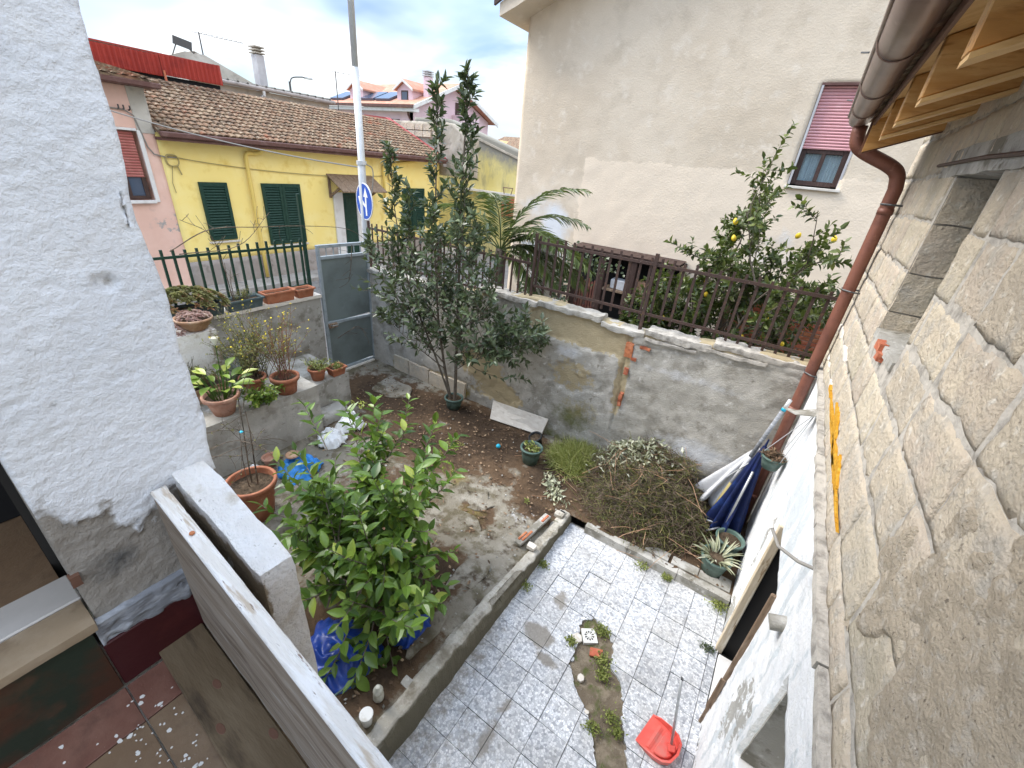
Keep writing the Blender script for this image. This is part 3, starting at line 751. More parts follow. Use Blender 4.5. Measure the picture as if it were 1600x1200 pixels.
# soil showing where tiles are missing
relief('broken_strip', 'mossy_soil', yard, (-.7, .4, -.034), (1.25, 0, 0), (0, 2.4, 0), 60, 120,
       lambda u, v, p: .012 + frac(p, 7, 5) * .012 + .006 * frac(p, 30, 3), 0)

# ---- curb along the yard
def curb_h(y): return .12 + .20 * sm(3.7, 1.1, y)
curb = thing('garden_curb', 'crumbling concrete curb between the tiled yard and the garden soil', 'curb', (-1.3, 2, 0))
cb = MB()
prof_pts = lambda y: [(-1.215 + .014 * frac((0, y, 0), 5), -.036), (-1.222 + .018 * frac((3, y, 0), 7), curb_h(y) * .55), (-1.238 + .02 * frac((5, y, 0), 8), curb_h(y) - .012),
                      (-1.262 + .012 * frac((9, y, 0), 8), curb_h(y) + .008 * frac((1, y, 0), 6)), (-1.30, curb_h(y) + .010 * frac((2, y, 2), 6)), (-1.335 + .03 * frac((4, y, 4), 4), curb_h(y) + .008 * frac((2, y, 7), 6)), (-1.37 + .04 * frac((7, y, 4), 4), curb_h(y) - .03), (-1.38, -.036)]
ny = 170
vs = []; fs = []; sd = []
for j in range(ny + 1):
    y = 3.72 - 3.35 * j / ny
    for k, (x, z) in enumerate(prof_pts(y)):
        brk = 0
        if k in (2, 3) and 2.05 < y < 2.65: brk = -.045 * sm(2.05, 2.15, y) * sm(2.65, 2.55, y) * (1 + .6 * frac((y, k, 0), 12))
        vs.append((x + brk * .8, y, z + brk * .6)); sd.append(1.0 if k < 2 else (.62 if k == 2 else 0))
for j in range(ny):
    for k in range(7):
        fs.append((j * 8 + k, j * 8 + k + 1, (j + 1) * 8 + k + 1, (j + 1) * 8 + k))
fs += [tuple(range(8)), tuple(ny * 8 + k for k in range(8))[::-1]]
cb.add(vs, fs)
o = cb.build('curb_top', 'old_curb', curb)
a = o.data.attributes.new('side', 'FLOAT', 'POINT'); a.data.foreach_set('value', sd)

kerb = thing('stone_kerb', 'low grey stone kerb in front of the brush heap', 'kerb', (-.3, 3.7, 0))
for k, (x0, x1) in enumerate(((-1.02, -.50), (-.495, .05), (.055, .575))):
    rough_box('kerb_block', 'concrete', kerb, (x0, 3.665 + .004 * k, -.05), (x1, 3.76, .105), cell=.03, amp=.006, s=7)
for (x, y, w, d) in ((-.20, 3.83, .26, .12), (.10, 3.83, .28, .12), (.36, 3.82, .22, .11), (.50, 3.86, .12, .17)):
    MB().box((x - w / 2, y - d / 2, .092), (x + w / 2, y + d / 2, .122 + random.uniform(-.006, .006)), .004).build('paving_piece', 'concrete', garden, bevel=.004)

# ================================================================== GARDEN WALL with railing
gw = thing('garden_wall', 'weathered grey plaster garden wall with flaking patches behind the bay tree', 'wall', (-3, 5.15, 0))
def gw_top(x):
    tab = [(-6.45, 1.88), (-5.9, 1.90), (-5.1, 1.92), (-3.6, 2.06), (-2.95, 2.16), (-2.75, 2.17), (-2.0, 2.12), (-1.43, 2.08), (-1.25, 2.10), (-.55, 2.17), (.6, 2.25)]
    for (x0, z0), (x1, z1) in zip(tab, tab[1:]):
        if x0 <= x <= x1: return z0 + (z1 - z0) * (x - x0) / (x1 - x0)
    return tab[-1][1]
GX0, GX1 = -6.45, .60
def gx(u): return GX0 + (GX1 - GX0) * u
def g_stone(u, v, p):
    x, z = p.x, p.z
    s = .95 * blob(x, z, -3.75, .85, .55, .32) + .85 * blob(x, z, -3.2, .45, .45, .22) + .95 * sm(-3.1, -2.7, x) * sm(-1.3, -1.5, x) * sm(1.55, 1.85, z) + .7 * blob(x, z, -4.6, .3, .9, .16) \
        + .8 * blob(x, z, -2.1, 1.2, .55, .4) * .8 + .9 * blob(x, z, -1.38, 1.35, .09, .6) + .75 * sm(gw_top(x) - .10, gw_top(x) - .02, z)
    return min(s, 1)
def g_moss(u, v, p):
    return min(1, .95 * sm(.42, .22, p.z) * sm(-6, -5.6, p.x) * sm(-3.7, -4.1, p.x) + .6 * blob(p.x, p.z, -1.9, .7, .5, .4))
def g_disp(u, v, p):
    s = g_stone(u, v, p) + frac(p, 3.2, 5) * .28
    d = frac(p, 1.3, 4) * .022 + frac(p, 8, 4) * .007
    d -= .022 * sm(.46, .54, s)
    d -= .030 * sm(.020, .004, abs(p.x + 1.385 + .05 * frac((0, 0, p.z), 3) + .02 * (p.z - 1))) * sm(.5, .7, p.z)      # long crack
    d -= .018 * sm(.02, .004, abs(p.z - (gw_top(p.x) - .16 + .03 * frac((p.x, 0, 0), 2)))) * sm(-1.5, -1.2, p.x)
    for (x0, z0, x1, z1) in ((-5.2, .75, -4.4, .45), (-4.5, .55, -4.45, .25), (-3.5, .5, -2.9, .25), (-3.6, .9, -3.4, .6)):
        t = min(max(((p.x - x0) * (x1 - x0) + (p.z - z0) * (z1 - z0)) / ((x1 - x0) ** 2 + (z1 - z0) ** 2), 0), 1)
        dd = math.hypot(p.x - x0 - t * (x1 - x0), p.z - z0 - t * (z1 - z0)) + .02 * frac(p, 9, 2)
        d -= .014 * sm(.016, .002, dd)
    return d
relief('plaster_face', 'grey_plaster', gw, (GX0, 5.05, -.05), (GX1 - GX0, 0, 0), (0, 0, 2.05), 320, 100, g_disp, .22,
       attrs={'stone': g_stone, 'moss': g_moss,
              'damp': lambda u, v, p: max(.9 * blob(p.x, p.z, -.25, .75, .75, .28), .75 * blob(p.x, p.z, -2.2, 1.55, .35, .16), .7 * blob(p.x, p.z, -.6, 1.7, 1.0, .12)),
              'green': lambda u, v, p: max(.8 * blob(p.x, p.z, -2.0, .55, .5, .3), .8 * sm(.5, .1, p.z) * sm(-3.4, -3.0, p.x))},
       prof=lambda u: (gw_top(gx(u)) + .05 + .018 * frac((gx(u), 0, 0), 3.5)) / 2.05)
# rounded mortar capping lumps
x = -6.4
while x < .5:
    w = random.uniform(.45, 1.1)
    x1 = min(x + w, .57)
    zt = gw_top((x + x1) / 2)
    rough_box('capping_piece', random.choice(['grey_plaster', 'mortar', 'grey_plaster']), gw, (x, 5.03 + random.uniform(-.015, .01), zt - .06), (x1 - .004, 5.285, zt + random.uniform(.004, .022)), cell=.028, amp=.020, s=9, rnd=.012)
    x = x1
# foot course of yellowed stones and the bricks exposed by the crack
x = -5.75
for w in (.42, .50, .46, .40):
    rough_box('stone', 'tuff', gw, (x, 5.012, .06), (x + w - .02, 5.08, .36 + random.uniform(-.03, .03)), cell=.05, amp=.010, s=6)
    x += w
for (x0, z0, w, h) in ((-1.42, 1.74, .10, .19), (-1.325, 1.71, .07, .045), (-1.24, 1.90, .13, .035), (-1.37, 1.50, .05, .09), (-1.36, 1.02, .045, .20)):
    rough_box('brick', 'brick_red', gw, (x0, 5.030, z0), (x0 + w, 5.09, z0 + h), cell=.018, amp=.012, s=16)
for (x0, z0, w, h) in ((-1.20, 1.97, .60, .045), (-.50, 2.04, .62, .05)):
    rough_box('capping_slab', 'mortar', gw, (x0, 5.02, z0 + .06), (x0 + w, 5.10, z0 + h + .045), cell=.03, amp=.014, s=10)

def bar_fence(name, label, P, Q, zb0, zb1, rails, n, mat, size, skip_post, posts=(), flat=True, group=None):
    t = thing(name, label, 'railing', ((P[0] + Q[0]) / 2, (P[1] + Q[1]) / 2, zb0), group)
    P, Q = Vector((P[0], P[1], 0)), Vector((Q[0], Q[1], 0))
    d = (Q - P)
    for (za, zb_) in rails:
        MB().beam((P.x, P.y, za), (Q.x, Q.y, zb_), .018, .034).build('rail', mat, t)
    dn = d.normalized()
    sn = Vector((-dn.y, dn.x, 0))
    for i in range(n):
        f_ = (i + .5) / n
        if any(abs(f_ - pf) < .4 / n for pf in skip_post): continue
        c = P + d * f_ + sn * .020
        z0 = zb0 + random.uniform(-.008, .008)
        z1 = zb1 + random.uniform(-.012, .012)
        lean = random.uniform(-.006, .006)
        MB().beam((c.x, c.y, z0), (c.x + dn.x * lean, c.y + dn.y * lean, z1), size[0], size[1], up=sn).build('bar', mat, t)
    for (pf, z0, z1, w) in posts:
        c = P + d * pf
        MB().beam((c.x, c.y, z0), (c.x, c.y, z1), w, w, up=sn).build('post', mat, t)
    return t
bar_fence('iron_railing', 'rusty brown iron railing with rails on the garden wall before the beige building', (-2.99, 5.17), (.48, 5.17), 2.22, 2.975, [(2.90, 2.915), (2.305, 2.31)], 27, 'brown_iron', (.030, .012),
          (.0, .48), posts=((.005, 2.10, 3.01, .034), (.478, 2.0, 3.03, .040)))
bar_fence('low_railing', 'lower brown iron railing on the garden wall half hidden by the bay tree', (-6.42, 5.17), (-3.02, 5.17), 1.98, 2.66, [(2.58, 2.60), (2.03, 2.05)], 26, 'brown_iron', (.028, .012), (), posts=((.0, 1.9, 2.70, .034), (.5, 1.95, 2.70, .034)))

# ================================================================== STREET WALL, gate, green railing
sw = thing('street_wall', 'grey plastered boundary wall under the green railing left of the gate', 'wall', (-6.47, 2, 0))
rough_box('wall_body', 'concrete', sw, (-6.60, -.5, -.2), (-6.35, 4.03, 1.55), cell=.09, amp=.012, s=3)
rough_box('coping', 'travertine', sw, (-6.63, 2.4, 1.552), (-6.33, 4.05, 1.60), cell=.06, amp=.008, s=5)
bar_fence('green_railing', 'dark green iron railing above the planters beside the gate', (-6.55, 1.5), (-6.55, 4.0), 1.66, 2.46, [(2.38, 2.36), (1.72, 1.74)], 19, 'green_iron', (.028, .028), (), posts=((1.0, 1.55, 3.12, .045),))

gate = thing('garden_gate', 'grey sheet metal garden gate with short bars on top', 'gate', (-6.36, 4.55, .12))
def gb(y0, z0, y1, z1, name='frame_bar', mat='gate_frame', w=.05, d=.05):
    return MB().beam((-6.36, y0, z0), (-6.36, y1, z1), d, w, up=(1, 0, 0)).build(name, mat, gate, bevel=.004)
gb(4.09, .13, 4.09, 2.39); gb(5.05, .10, 5.05, 2.37)
gb(4.116, 2.365, 5.024, 2.345); gb(4.116, 2.185, 5.024, 2.165); gb(4.116, 1.07, 5.024, 1.02, w=.035); gb(4.116, .16, 5.024, .13)
for k in range(6):
    y = 4.24 + k * .135
    gb(y, 2.21, y, 2.34, 'grille_bar', w=.016, d=.016)
MB().box((-6.372, 4.116, 1.078), (-6.360, 5.024, 2.158)).build('upper_panel', 'gate_panel', gate)
MB().box((-6.372, 4.116, .172), (-6.360, 5.024, 1.02)).build('lower_panel', 'gate_panel', gate)
MB().box((-6.333, 4.10, .99), (-6.29, 4.27, 1.07), .004).build('lock_box', 'old_wood', gate, bevel=.006)
MB().tube([(-6.31, 4.13, 1.05), (-6.24, 4.13, 1.05), (-6.235, 4.24, 1.05)], .009, 6).build('handle', 'aluminium', gate)
rough_box('gate_step', 'travertine', garden, (-6.5, 4.06, .02), (-6.28, 5.0, .125), cell=.05, amp=.006)
# ================================================================== RIGHT HOUSE of tuff blocks
sh = thing('stone_house', 'house of pale tuff blocks with whitewashed lower wall and pine eaves', 'house', (.9, 2.5, 0))
WX = .59
DOOR = (2.46, 3.20, 1.56)
WIN = (.85, 1.67, 1.15, 1.87)
Y0, Y1 = 5.43, -.35
def lw_keep(u, v):
    y = Y0 + (Y1 - Y0) * u
    z = -.05 + 2.27 * v
    if DOOR[0] < y < DOOR[1] and z < DOOR[2]: return False
    if WIN[0] < y < WIN[1] and WIN[2] < z < WIN[3]: return False
    return True
def lw_bare(u, v, p):
    b = .35 * sm(.35, .0, p.z) + .55 * blob(p.y, p.z, 2.05, .95, .16, .5) + .42 * blob(p.y, p.z, 1.8, 1.2, .12, .4) + .5 * blob(p.y, p.z, 3.6, 1.0, .1, .6) + .45 * blob(p.y, p.z, 3.35, .2, .3, .3)
    return b + .12
def lw_disp(u, v, p):
    d = frac(p, 1.5, 4) * .012 + frac(p, 10, 4) * .004
    if lw_bare(u, v, p) + .45 * frac(p, 9, 5) > .5: d -= .008
    return d
relief('whitewashed_wall', 'flaky_white', sh, (WX, Y0, -.05), (0, Y1 - Y0, 0), (0, 0, 2.27), 320, 126, lw_disp, .24, keep=lw_keep,
       attrs={'bare': lw_bare, 'grey': lambda u, v, p: .35 + .35 * blob(p.y, p.z, 2.9, 1.8, .6, .3) + .5 * frac((p.y * 5, p.z * .7, 0), 2, 4)})
# rooms behind the openings, roofed and closed
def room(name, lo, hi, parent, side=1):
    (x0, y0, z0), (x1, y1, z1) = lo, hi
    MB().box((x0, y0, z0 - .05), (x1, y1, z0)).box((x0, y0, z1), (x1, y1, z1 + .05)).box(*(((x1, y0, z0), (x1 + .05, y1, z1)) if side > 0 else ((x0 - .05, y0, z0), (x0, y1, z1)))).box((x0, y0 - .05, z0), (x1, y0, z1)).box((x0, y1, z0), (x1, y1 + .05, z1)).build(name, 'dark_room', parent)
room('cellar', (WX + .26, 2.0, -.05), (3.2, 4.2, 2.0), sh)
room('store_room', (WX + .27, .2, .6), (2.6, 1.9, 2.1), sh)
# cellar door frame: pale old wood on the far side, dark weathered post on the near side
MB().box((.562, 3.150, -.04), (.625, 3.212, 1.575)).build('door_post', 'door_wood', sh, bevel=.006)
MB().box((.63, 3.186, -.04), (.84, 3.199, 1.565)).build('door_lining', 'dark_room', sh)
MB().box((.64, 2.47, 1.545), (.84, 3.185, 1.558)).build('door_head', 'dark_room', sh)
MB().box((.562, 2.448, -.03), (.60, 2.474, 1.56), .004).build('door_post', 'old_wood', sh, bevel=.006)
MB().box((.552, 2.43, .25), (.585, 2.446, .62), .004).build('loose_batten', 'old_wood', sh, bevel=.004)
MB().box((.60, 2.49, -.04), (.85, 3.11, .03)).build('door_step', 'white_trim', sh, bevel=.006)
MB().box((.84, 2.50, .03), (.875, 3.10, 1.52)).build('door_leaf', 'black', sh)  # black sheet across the cellar opening, its darkness put into the colour
# little store window: sill tiles, grey reveal
MB().box((WX + .235, WIN[0], WIN[2] - .02), (WX + .25, WIN[1], WIN[3] + .02)).build('window_board', 'concrete', sh)
for k in range(3):
    MB().box((WX + .012, WIN[0] + .28 * k - .02, WIN[2] + .002), (WX + .232, WIN[0] + .28 * k + .25, WIN[2] + .016)).build('sill_tile', 'white_trim', sh, bevel=.003)
rough_box('window_reveal', 'concrete', sh, (WX + .02, WIN[1] - .016, WIN[2] + .02), (WX + .23, WIN[1] - .001, WIN[3] - .004), cell=.03, amp=.003, s=12)
# pipe sleeve in the white wall
slv = MB().tube([(.53, 2.085, 1.71), (.62, 2.10, 1.74)], .042, 14, cap=False).tube([(.53, 2.085, 1.71), (.62, 2.10, 1.74)], .034, 14, cap=False)
slv.build('pipe_sleeve', 'concrete', sh, smooth=True)
MB().tube([(.56, 2.087, 1.72), (.565, 2.088, 1.722)], .034, 14).build('pipe_plug', 'dark_room', sh)
# ledge between the two storeys
yy = Y0
while yy > Y1:
    y2 = max(yy - random.uniform(.7, 1.3), Y1)
    rough_box('ledge_piece', 'mortar', sh, (.558 + random.uniform(-.008, .006), y2 + .004, 2.222), (.70, yy - .004, 2.262 + random.uniform(-.004, .006)), cell=.05, amp=.008, s=8)
    yy = y2
# core wall behind the blocks with the window recess left open
RW = (2.72, 3.50, 3.07, 3.96)
core = MB()
core.box((.5955, Y1, 2.25), (.95, RW[0], 4.62)).box((.5955, RW[1], 2.25), (.95, Y0 - .01, 4.62)).box((.5955, RW[0], 2.25), (.95, RW[1], RW[2])).box((.5955, RW[0], RW[3]), (.95, RW[1], 4.62))
core.build('mortar_core', 'mortar', sh)
def block(y0, y1, z0, z1, proud, depth=.10):
    """one tuff block: uneven front face, worn arrises"""
    ny, nz = max(4, int((y1 - y0) / .028)), max(4, int((z1 - z0) / .028))
    vs = []; fs = []
    r_ = [random.uniform(-.010, .010) for _ in range(4)]
    ph = random.uniform(0, 50)
    for j in range(nz + 1):
        for i in range(ny + 1):
            u, v = i / ny, j / nz
            y = y0 + (y1 - y0) * u + (r_[0] * (1 - v) + r_[1] * v) * (1 if u < .5 else -1)
            z = z0 + (z1 - z0) * v + (r_[2] * (1 - u) + r_[3] * u)
            e = min(u * (y1 - y0), (1 - u) * (y1 - y0), v * (z1 - z0), (1 - v) * (z1 - z0))
            x = WX - proud + .006 * (1 - sm(0, .012, e)) - .004 * frac((y, z, ph), 5, 4) - .004 * frac((y, z, ph), 20, 4)
            if e < .001:
                y += .012 * frac((y, z, 2), 12, 3); z += .012 * frac((y, z, 9), 12, 3)
            vs.append((x, y, z))
    W_ = ny + 1
    for j in range(nz):
        for i in range(ny):
            fs.append((j * W_ + i, (j + 1) * W_ + i, (j + 1) * W_ + i + 1, j * W_ + i + 1))
    loop = [i for i in range(W_)] + [j * W_ + ny for j in range(1, nz + 1)] + [nz * W_ + i for i in range(ny - 1, -1, -1)] + [j * W_ for j in range(nz - 1, 0, -1)]
    b0 = len(vs)
    for i in loop:
        vs.append((WX + depth, vs[i][1], vs[i][2]))
    for k in range(len(loop)):
        k2 = (k + 1) % len(loop)
        fs.append((loop[k], loop[k2], b0 + k2, b0 + k))
    MB().add(vs, fs).build('stone', 'tuff', sh, smooth=True)
courses = [2.268, 2.405, 2.675, 2.94, 3.19, 3.43, 3.71, 3.98, 4.25, 4.56]
random.seed(5)
for ci, (z0, z1) in enumerate(zip(courses, courses[1:])):
    y = Y0 + .0
    first = True
    while y > Y1 + .02:
        L = random.uniform(.34, .62) * (.8 if ci == 0 else 1)
        if first: L *= random.choice([.55, 1.0]); first = False
        y2 = max(y - L, Y1)
        segs = [(y2, y)]
        zz1 = z1
        if z1 > RW[2] + .03 and z0 < RW[3] - .03:
            segs = []
            if y > RW[1]: segs.append((max(y2, RW[1]), y))
            if y2 < RW[0]: segs.append((y2, min(y, RW[0])))
            if y2 < RW[1] and y > RW[0] and z0 < RW[2] - .06: zz1 = z1
        for (a, b) in segs:
            if b - a > .05:
                block(a + .008, b - .008, z0 + .008, zz1 - .008, random.uniform(-.002, .006))
        y = y2
random.seed(21)
# recess: reveal stones, sloping sill, green frame with dark panes
for (z0, z1) in zip((3.075, 3.19, 3.43, 3.71), (3.19, 3.43, 3.71, 3.955)):
    rough_box('reveal_stone', 'tuff', sh, (.600, RW[1] - .012, z0 + .005), (.80, RW[1] + .05, z1 - .005), cell=.04, amp=.008, s=9)
    rough_box('reveal_stone', 'tuff', sh, (.606, RW[0] - .05, z0 + .005), (.80, RW[0] + .008, z1 - .005), cell=.05, amp=.006, s=9)
rough_box('window_sill', 'concrete', sh, (.585, RW[0] + .01, 3.03), (.80, RW[1] - .014, 3.082), cell=.03, amp=.006, s=9)
rough_box('lintel', 'concrete', sh, (.583, 2.40, 3.958), (.80, 3.95, 4.10), cell=.05, amp=.008, s=6)
MB().box((.775, 3.43, 3.085), (.815, 3.485, 3.955)).box((.775, 2.73, 3.085), (.815, 2.785, 3.955)).box((.776, 2.786, 3.085), (.814, 3.429, 3.135)).box((.776, 2.786, 3.905), (.814, 3.429, 3.954)).build('window_frame', 'green_iron', sh, bevel=.005)
MB().box((.79, 2.785, 3.135), (.796, 3.43, 3.905)).build('pane', 'solar', sh)
MB().box((.83, 2.73, 3.08), (.85, 3.48, 3.95)).build('dark_backing', 'dark_room', sh)
MB().tube([(.578, 2.0, 3.985), (.574, 3.0, 4.02), (.578, 4.08, 4.035)], .010, 6).build('iron_rod', 'brown_iron', sh)
rough_box('brick_shard', 'brick_red', sh, (.560, 3.04, 3.035), (.60, 3.16, 3.085), cell=.02, amp=.006, s=18)
rough_box('brick_shard', 'brick_red', sh, (.562, 2.98, 3.0), (.60, 3.06, 3.045), cell=.02, amp=.006, s=18)
# rough render patch over the nearer stones
def rp_in(p):
    yb = 1.62 - 1.15 * max(0, p.z - 2.95) - .45 * max(0, 2.72 - p.z)
    return min(yb - p.y, (p.z - 2.47) * 1.2) + .26 * frac((p.y, p.z, 4), 4.2, 6) - .10
relief('render_patch', 'rough_render', sh, (WX - .015, 2.15, 2.42), (0, -2.5, 0), (0, 0, 1.55), 190, 120,
       lambda u, v, p: -.06 + .055 * sm(-.08, .08, rp_in(p)) + .012 * frac(p, 4, 5) + .010 * frac(p, 18, 5), 0)
# bands of pale plaster left on the far blocks
for (ya, yb, za, zb) in ((3.6, 5.35, 2.36, 2.46), (3.7, 5.3, 2.63, 2.73)):
    relief('plaster_remnant', 'travertine', sh, (WX - .012, yb, za), (0, ya - yb, 0), (0, 0, zb - za), 60, 10,
           lambda u, v, p: -.040 + .036 * sm(-.25, .25, frac((p.y, p.z, za), 5, 5) + .15 - 2.6 * (v - .5) ** 2) , 0)
# orange lichen growing up the wall like a branch
li = []
def lich(yc, zc, ry, rz, tilt):
    pl = []
    for k in range(36):
        t = 2 * math.pi * k / 36
        r_ = 1 + .25 * math.sin(3 * t + yc * 9) + random.uniform(-.3, .3)
        a, b = ry * r_ * math.cos(t), rz * r_ * math.sin(t)
        pl.append((WX - .016, yc + a * math.cos(tilt) - b * math.sin(tilt), zc + a * math.sin(tilt) + b * math.cos(tilt)))
    return MB().prism(pl, (.014, 0, 0))
for (yc, zc, ry, rz, t) in ((2.62, 2.415, .34, .014, 0), (3.1, 2.42, .35, .020, 0), (3.55, 2.43, .26, .014, .0), (3.18, 2.475, .24, .026, .16), (2.60, 2.455, .14, .022, .2), (3.95, 2.425, .12, .018, 0), (2.80, 2.44, .12, .014, .1)):
    lich(yc, zc, ry, rz, t).build('lichen', 'lichen', sh)
# wires and hooks out of the ledge
MB().tube([(.60, 1.99, 2.245), (.50, 2.06, 2.19), (.42, 2.16, 2.15), (.38, 2.27, 2.16)], .009, 8).build('cable', 'cable', sh, smooth=True)
MB().tube([(.38, 2.27, 2.16), (.365, 2.31, 2.17), (.345, 2.355, 2.155)], [.011, .018, .006], 8).build('cable_end', 'white_plastic', sh)
rough_box('cable_hole', 'old_curb', sh, (.556, 1.94, 2.224), (.60, 2.04, 2.262), cell=.02, amp=.006)
MB().prism([(.60, 3.90, 2.20), (.60, 4.06, 2.20), (.44, 4.04, 2.13), (.34, 4.10, 2.10), (.44, 3.97, 2.125)], (0, 0, .012)).build('slate_chip', 'concrete', sh)
for (y, z) in ((4.95, 3.05), (4.95, 2.2), (4.95, 3.78)):
    MB().tube([(.60, y - .09, z), (.52, y - .09, z), (.46, y - .03, z), (.46, y + .06, z), (.56, y + .075, z), (.60, y + .06, z)], .008, 6).build('pipe_bracket', 'dark_steel', sh)
# ---- eaves: rafters, boards, gutter, downpipe
def rz(x): return 4.16 + .38 * (x - .2)
for k, y in enumerate((.45, 1.14, 1.82, 2.50, 3.18, 3.86)):
    MB().prism([(.20, y - .045, rz(.20)), (1.3, y - .045, rz(1.3)), (1.3, y - .045, rz(1.3) + .19), (.20, y - .045, rz(.20) + .19)], (0, .09, 0)).build('rafter', 'pine', sh, bevel=.004)
    MB().prism([(.203, y - .056, rz(.203) - .018), (1.3, y - .056, rz(1.3) - .018), (1.3, y - .056, rz(1.3) - .002), (.203, y - .056, rz(.203) - .002)], (0, .112, 0)).build('rafter_strip', 'pine_pale', sh)
for k in range(8):
    xa = .17 + k * .137
    MB().prism([(xa, Y1, rz(xa) + .193), (xa + .134, Y1, rz(xa + .134) + .193), (xa + .134, Y1, rz(xa + .134) + .212), (xa, Y1, rz(xa) + .212)], (0, 4.62 - Y1, 0)).build('eave_board', 'pine_pale' if k < 2 else 'pine', sh)
MB().prism([(.165, 4.62, rz(.165) - .02), (1.3, 4.62, rz(1.3) - .02), (1.3, 4.62, rz(1.3) + .20), (.165, 4.62, rz(.165) + .20)], (0, .035, 0)).build('barge_board', 'pine', sh)
MB().prism([(.15, 4.656, rz(.15) - .03), (1.3, 4.656, rz(1.3) - .03), (1.3, 4.656, rz(1.3) + .22), (.15, 4.656, rz(.15) + .22)], (0, .02, 0)).build('barge_trim', 'fascia', sh)
MB().box((.166, Y1, rz(.17) + .155), (.178, 4.615, rz(.17) + .20)).build('fascia_board', 'fascia', sh)
MB().prism([(.05, Y1, rz(.05) + .23), (2.6, Y1, rz(2.6) + .18), (2.6, Y1, rz(2.6) + .30), (.05, Y1, rz(.05) + .27)], (0, 5.05 - Y1, 0)).build('roof', 'roof_tile', sh)
GCX, GCZ, GR = .075, 4.395, .078
def halfround(y0, y1, r0, r1, name, mat):
    vs = []; fs = []
    n = 18
    for (y, r_) in ((y0, r0), (y1, r1)):
        for rr in (r_, r_ - .004):
            for k in range(n + 1):
                t = math.pi + math.pi * k / n
                vs.append((GCX + rr * math.cos(t), y, GCZ + rr * math.sin(t)))
    m = n + 1
    for k in range(n):
        fs += [(k, k + 1, 2 * m + k + 1, 2 * m + k), (m + k, 3 * m + k, 3 * m + k + 1, m + k + 1), (k, m + k, m + k + 1, k + 1), (2 * m + k, 2 * m + k + 1, 3 * m + k + 1, 3 * m + k)]
    fs += [(0, 2 * m, 3 * m, m), (n, m + n, 3 * m + n, 2 * m + n)]
    return MB().add(vs, fs).build(name, mat, sh, smooth=True)
halfround(Y1, 4.96, GR, GR, 'gutter', 'gutter')
for y in (.9, 1.75, 2.65, 3.55, 4.35):
    halfround(y, y + .022, GR + .006, GR + .006, 'gutter_joint', 'gutter')
MB().tube([(GCX - GR - .004, Y1, GCZ), (GCX - GR - .004, 4.96, GCZ)], .009, 8).build('gutter_bead', 'gutter', sh, smooth=True)
for y in (1.5, 2.9, 4.2):
    MB().tube([(GCX - GR - .02, y, GCZ + .005), (GCX - GR - .05, y + .03, GCZ + .012)], .004, 5).build('gutter_hook', 'dark_steel', sh)
def endcap(y):
    pl = [(GCX + GR * math.cos(math.pi + math.pi * k / 16), y, GCZ + GR * math.sin(math.pi + math.pi * k / 16)) for k in range(17)]
    MB().prism(pl, (0, .006, 0)).build('gutter_end', 'gutter', sh)
endcap(4.962)
def smooth_path(pts, n=8):
    out = []
    P = [Vector(p) for p in pts]
    P = [P[0] * 2 - P[1]] + P + [P[-1] * 2 - P[-2]]
    for i in range(1, len(P) - 2):
        for k in range(n):
            t = k / n
            a, b, c, d = P[i - 1], P[i], P[i + 1], P[i + 2]
            out.append(.5 * ((2 * b) + (c - a) * t + (2 * a - 5 * b + 4 * c - d) * t * t + (3 * b - a - 3 * c + d) * t ** 3))
    out.append(P[-2])
    return out
MB().tube([(.10, 4.90, 4.33)] + smooth_path([(.10, 4.90, 4.28), (.125, 4.90, 4.20), (.20, 4.91, 4.145), (.40, 4.93, 4.06), (.475, 4.945, 4.0), (.505, 4.95, 3.90)], 6) + [(.507, 4.95, 3.6), (.51, 4.955, 2.0), (.51, 4.96, .08)], .052, 18).build('downpipe', 'downpipe', sh, smooth=True)
for z in (3.70, 1.75, .55):
    MB().tube([(.508, 4.952, z), (.508, 4.952, z + .05)], .057, 18).build('pipe_collar', 'downpipe', sh, smooth=True)

# ================================================================== LEFT HOUSE: plastered corner, doorway, landing
lh = thing('plastered_house', 'white plastered house corner with peeling paint beside the landing', 'house', (-1.6, 0, 2.25))
def pl_bare(u, v, p):
    b = .9 * sm(2.93, 2.78, p.z + .13 * frac((p.y * 1.4, p.z, 0), 5, 5)) + .42 * blob(p.y, p.z, .22, 2.93, .08, .035) + .5 * sm(.10, .02, p.y) * sm(3.25, 2.95, p.z) + .5 * sm(.385, .40, p.y) * (.5 + frac((0, 0, p.z), 3, 3)) \
        + .5 * blob(p.y, p.z, .30, 3.47, .025, .03)
    return b
def pl_disp(u, v, p):
    d = frac(p, 3, 5) * .005 + .0032 * frac((p.y + p.z * .7, p.z * 1.8 - p.y, 3), 26, 4)
    if pl_bare(u, v, p) + .4 * frac(p, 8, 5) > .5: d -= .009 + .004 * frac(p, 20, 3)
    return d
relief('corner_wall', 'white_plaster', lh, (-1.312, .018, 2.42), (0, .382, 0), (0, 0, 2.8), 44, 300, pl_disp, .30,
       attrs={'bare': pl_bare, 'bare2': lambda u, v, p: .75 * blob(p.y, p.z, .1, 2.70, .1, .09) + .5 * blob(p.y, p.z, .05, 2.9, .03, .1)},
       warp=lambda u, v, p: Vector((0, .014 * frac((0, 0, p.z), 4, 4) * (1 if u > .95 else 0), 0)))
MB().box((-1.60, -2.6, 4.75), (-1.315, .017, 5.2)).build('door_lintel', 'white_plaster', lh)
MB().box((-1.60, -2.6, 2.2), (-1.315, -1.0, 4.75)).build('near_wall', 'white_plaster', lh)
MB().box((-5.2, .05, 0), (-1.615, .385, 5.2)).build('garden_side_wall', 'white_plaster', lh)
MB().box((-1.62, .02, -.1), (-1.335, .385, 2.418)).build('wall_foot', 'grey_plaster', lh)
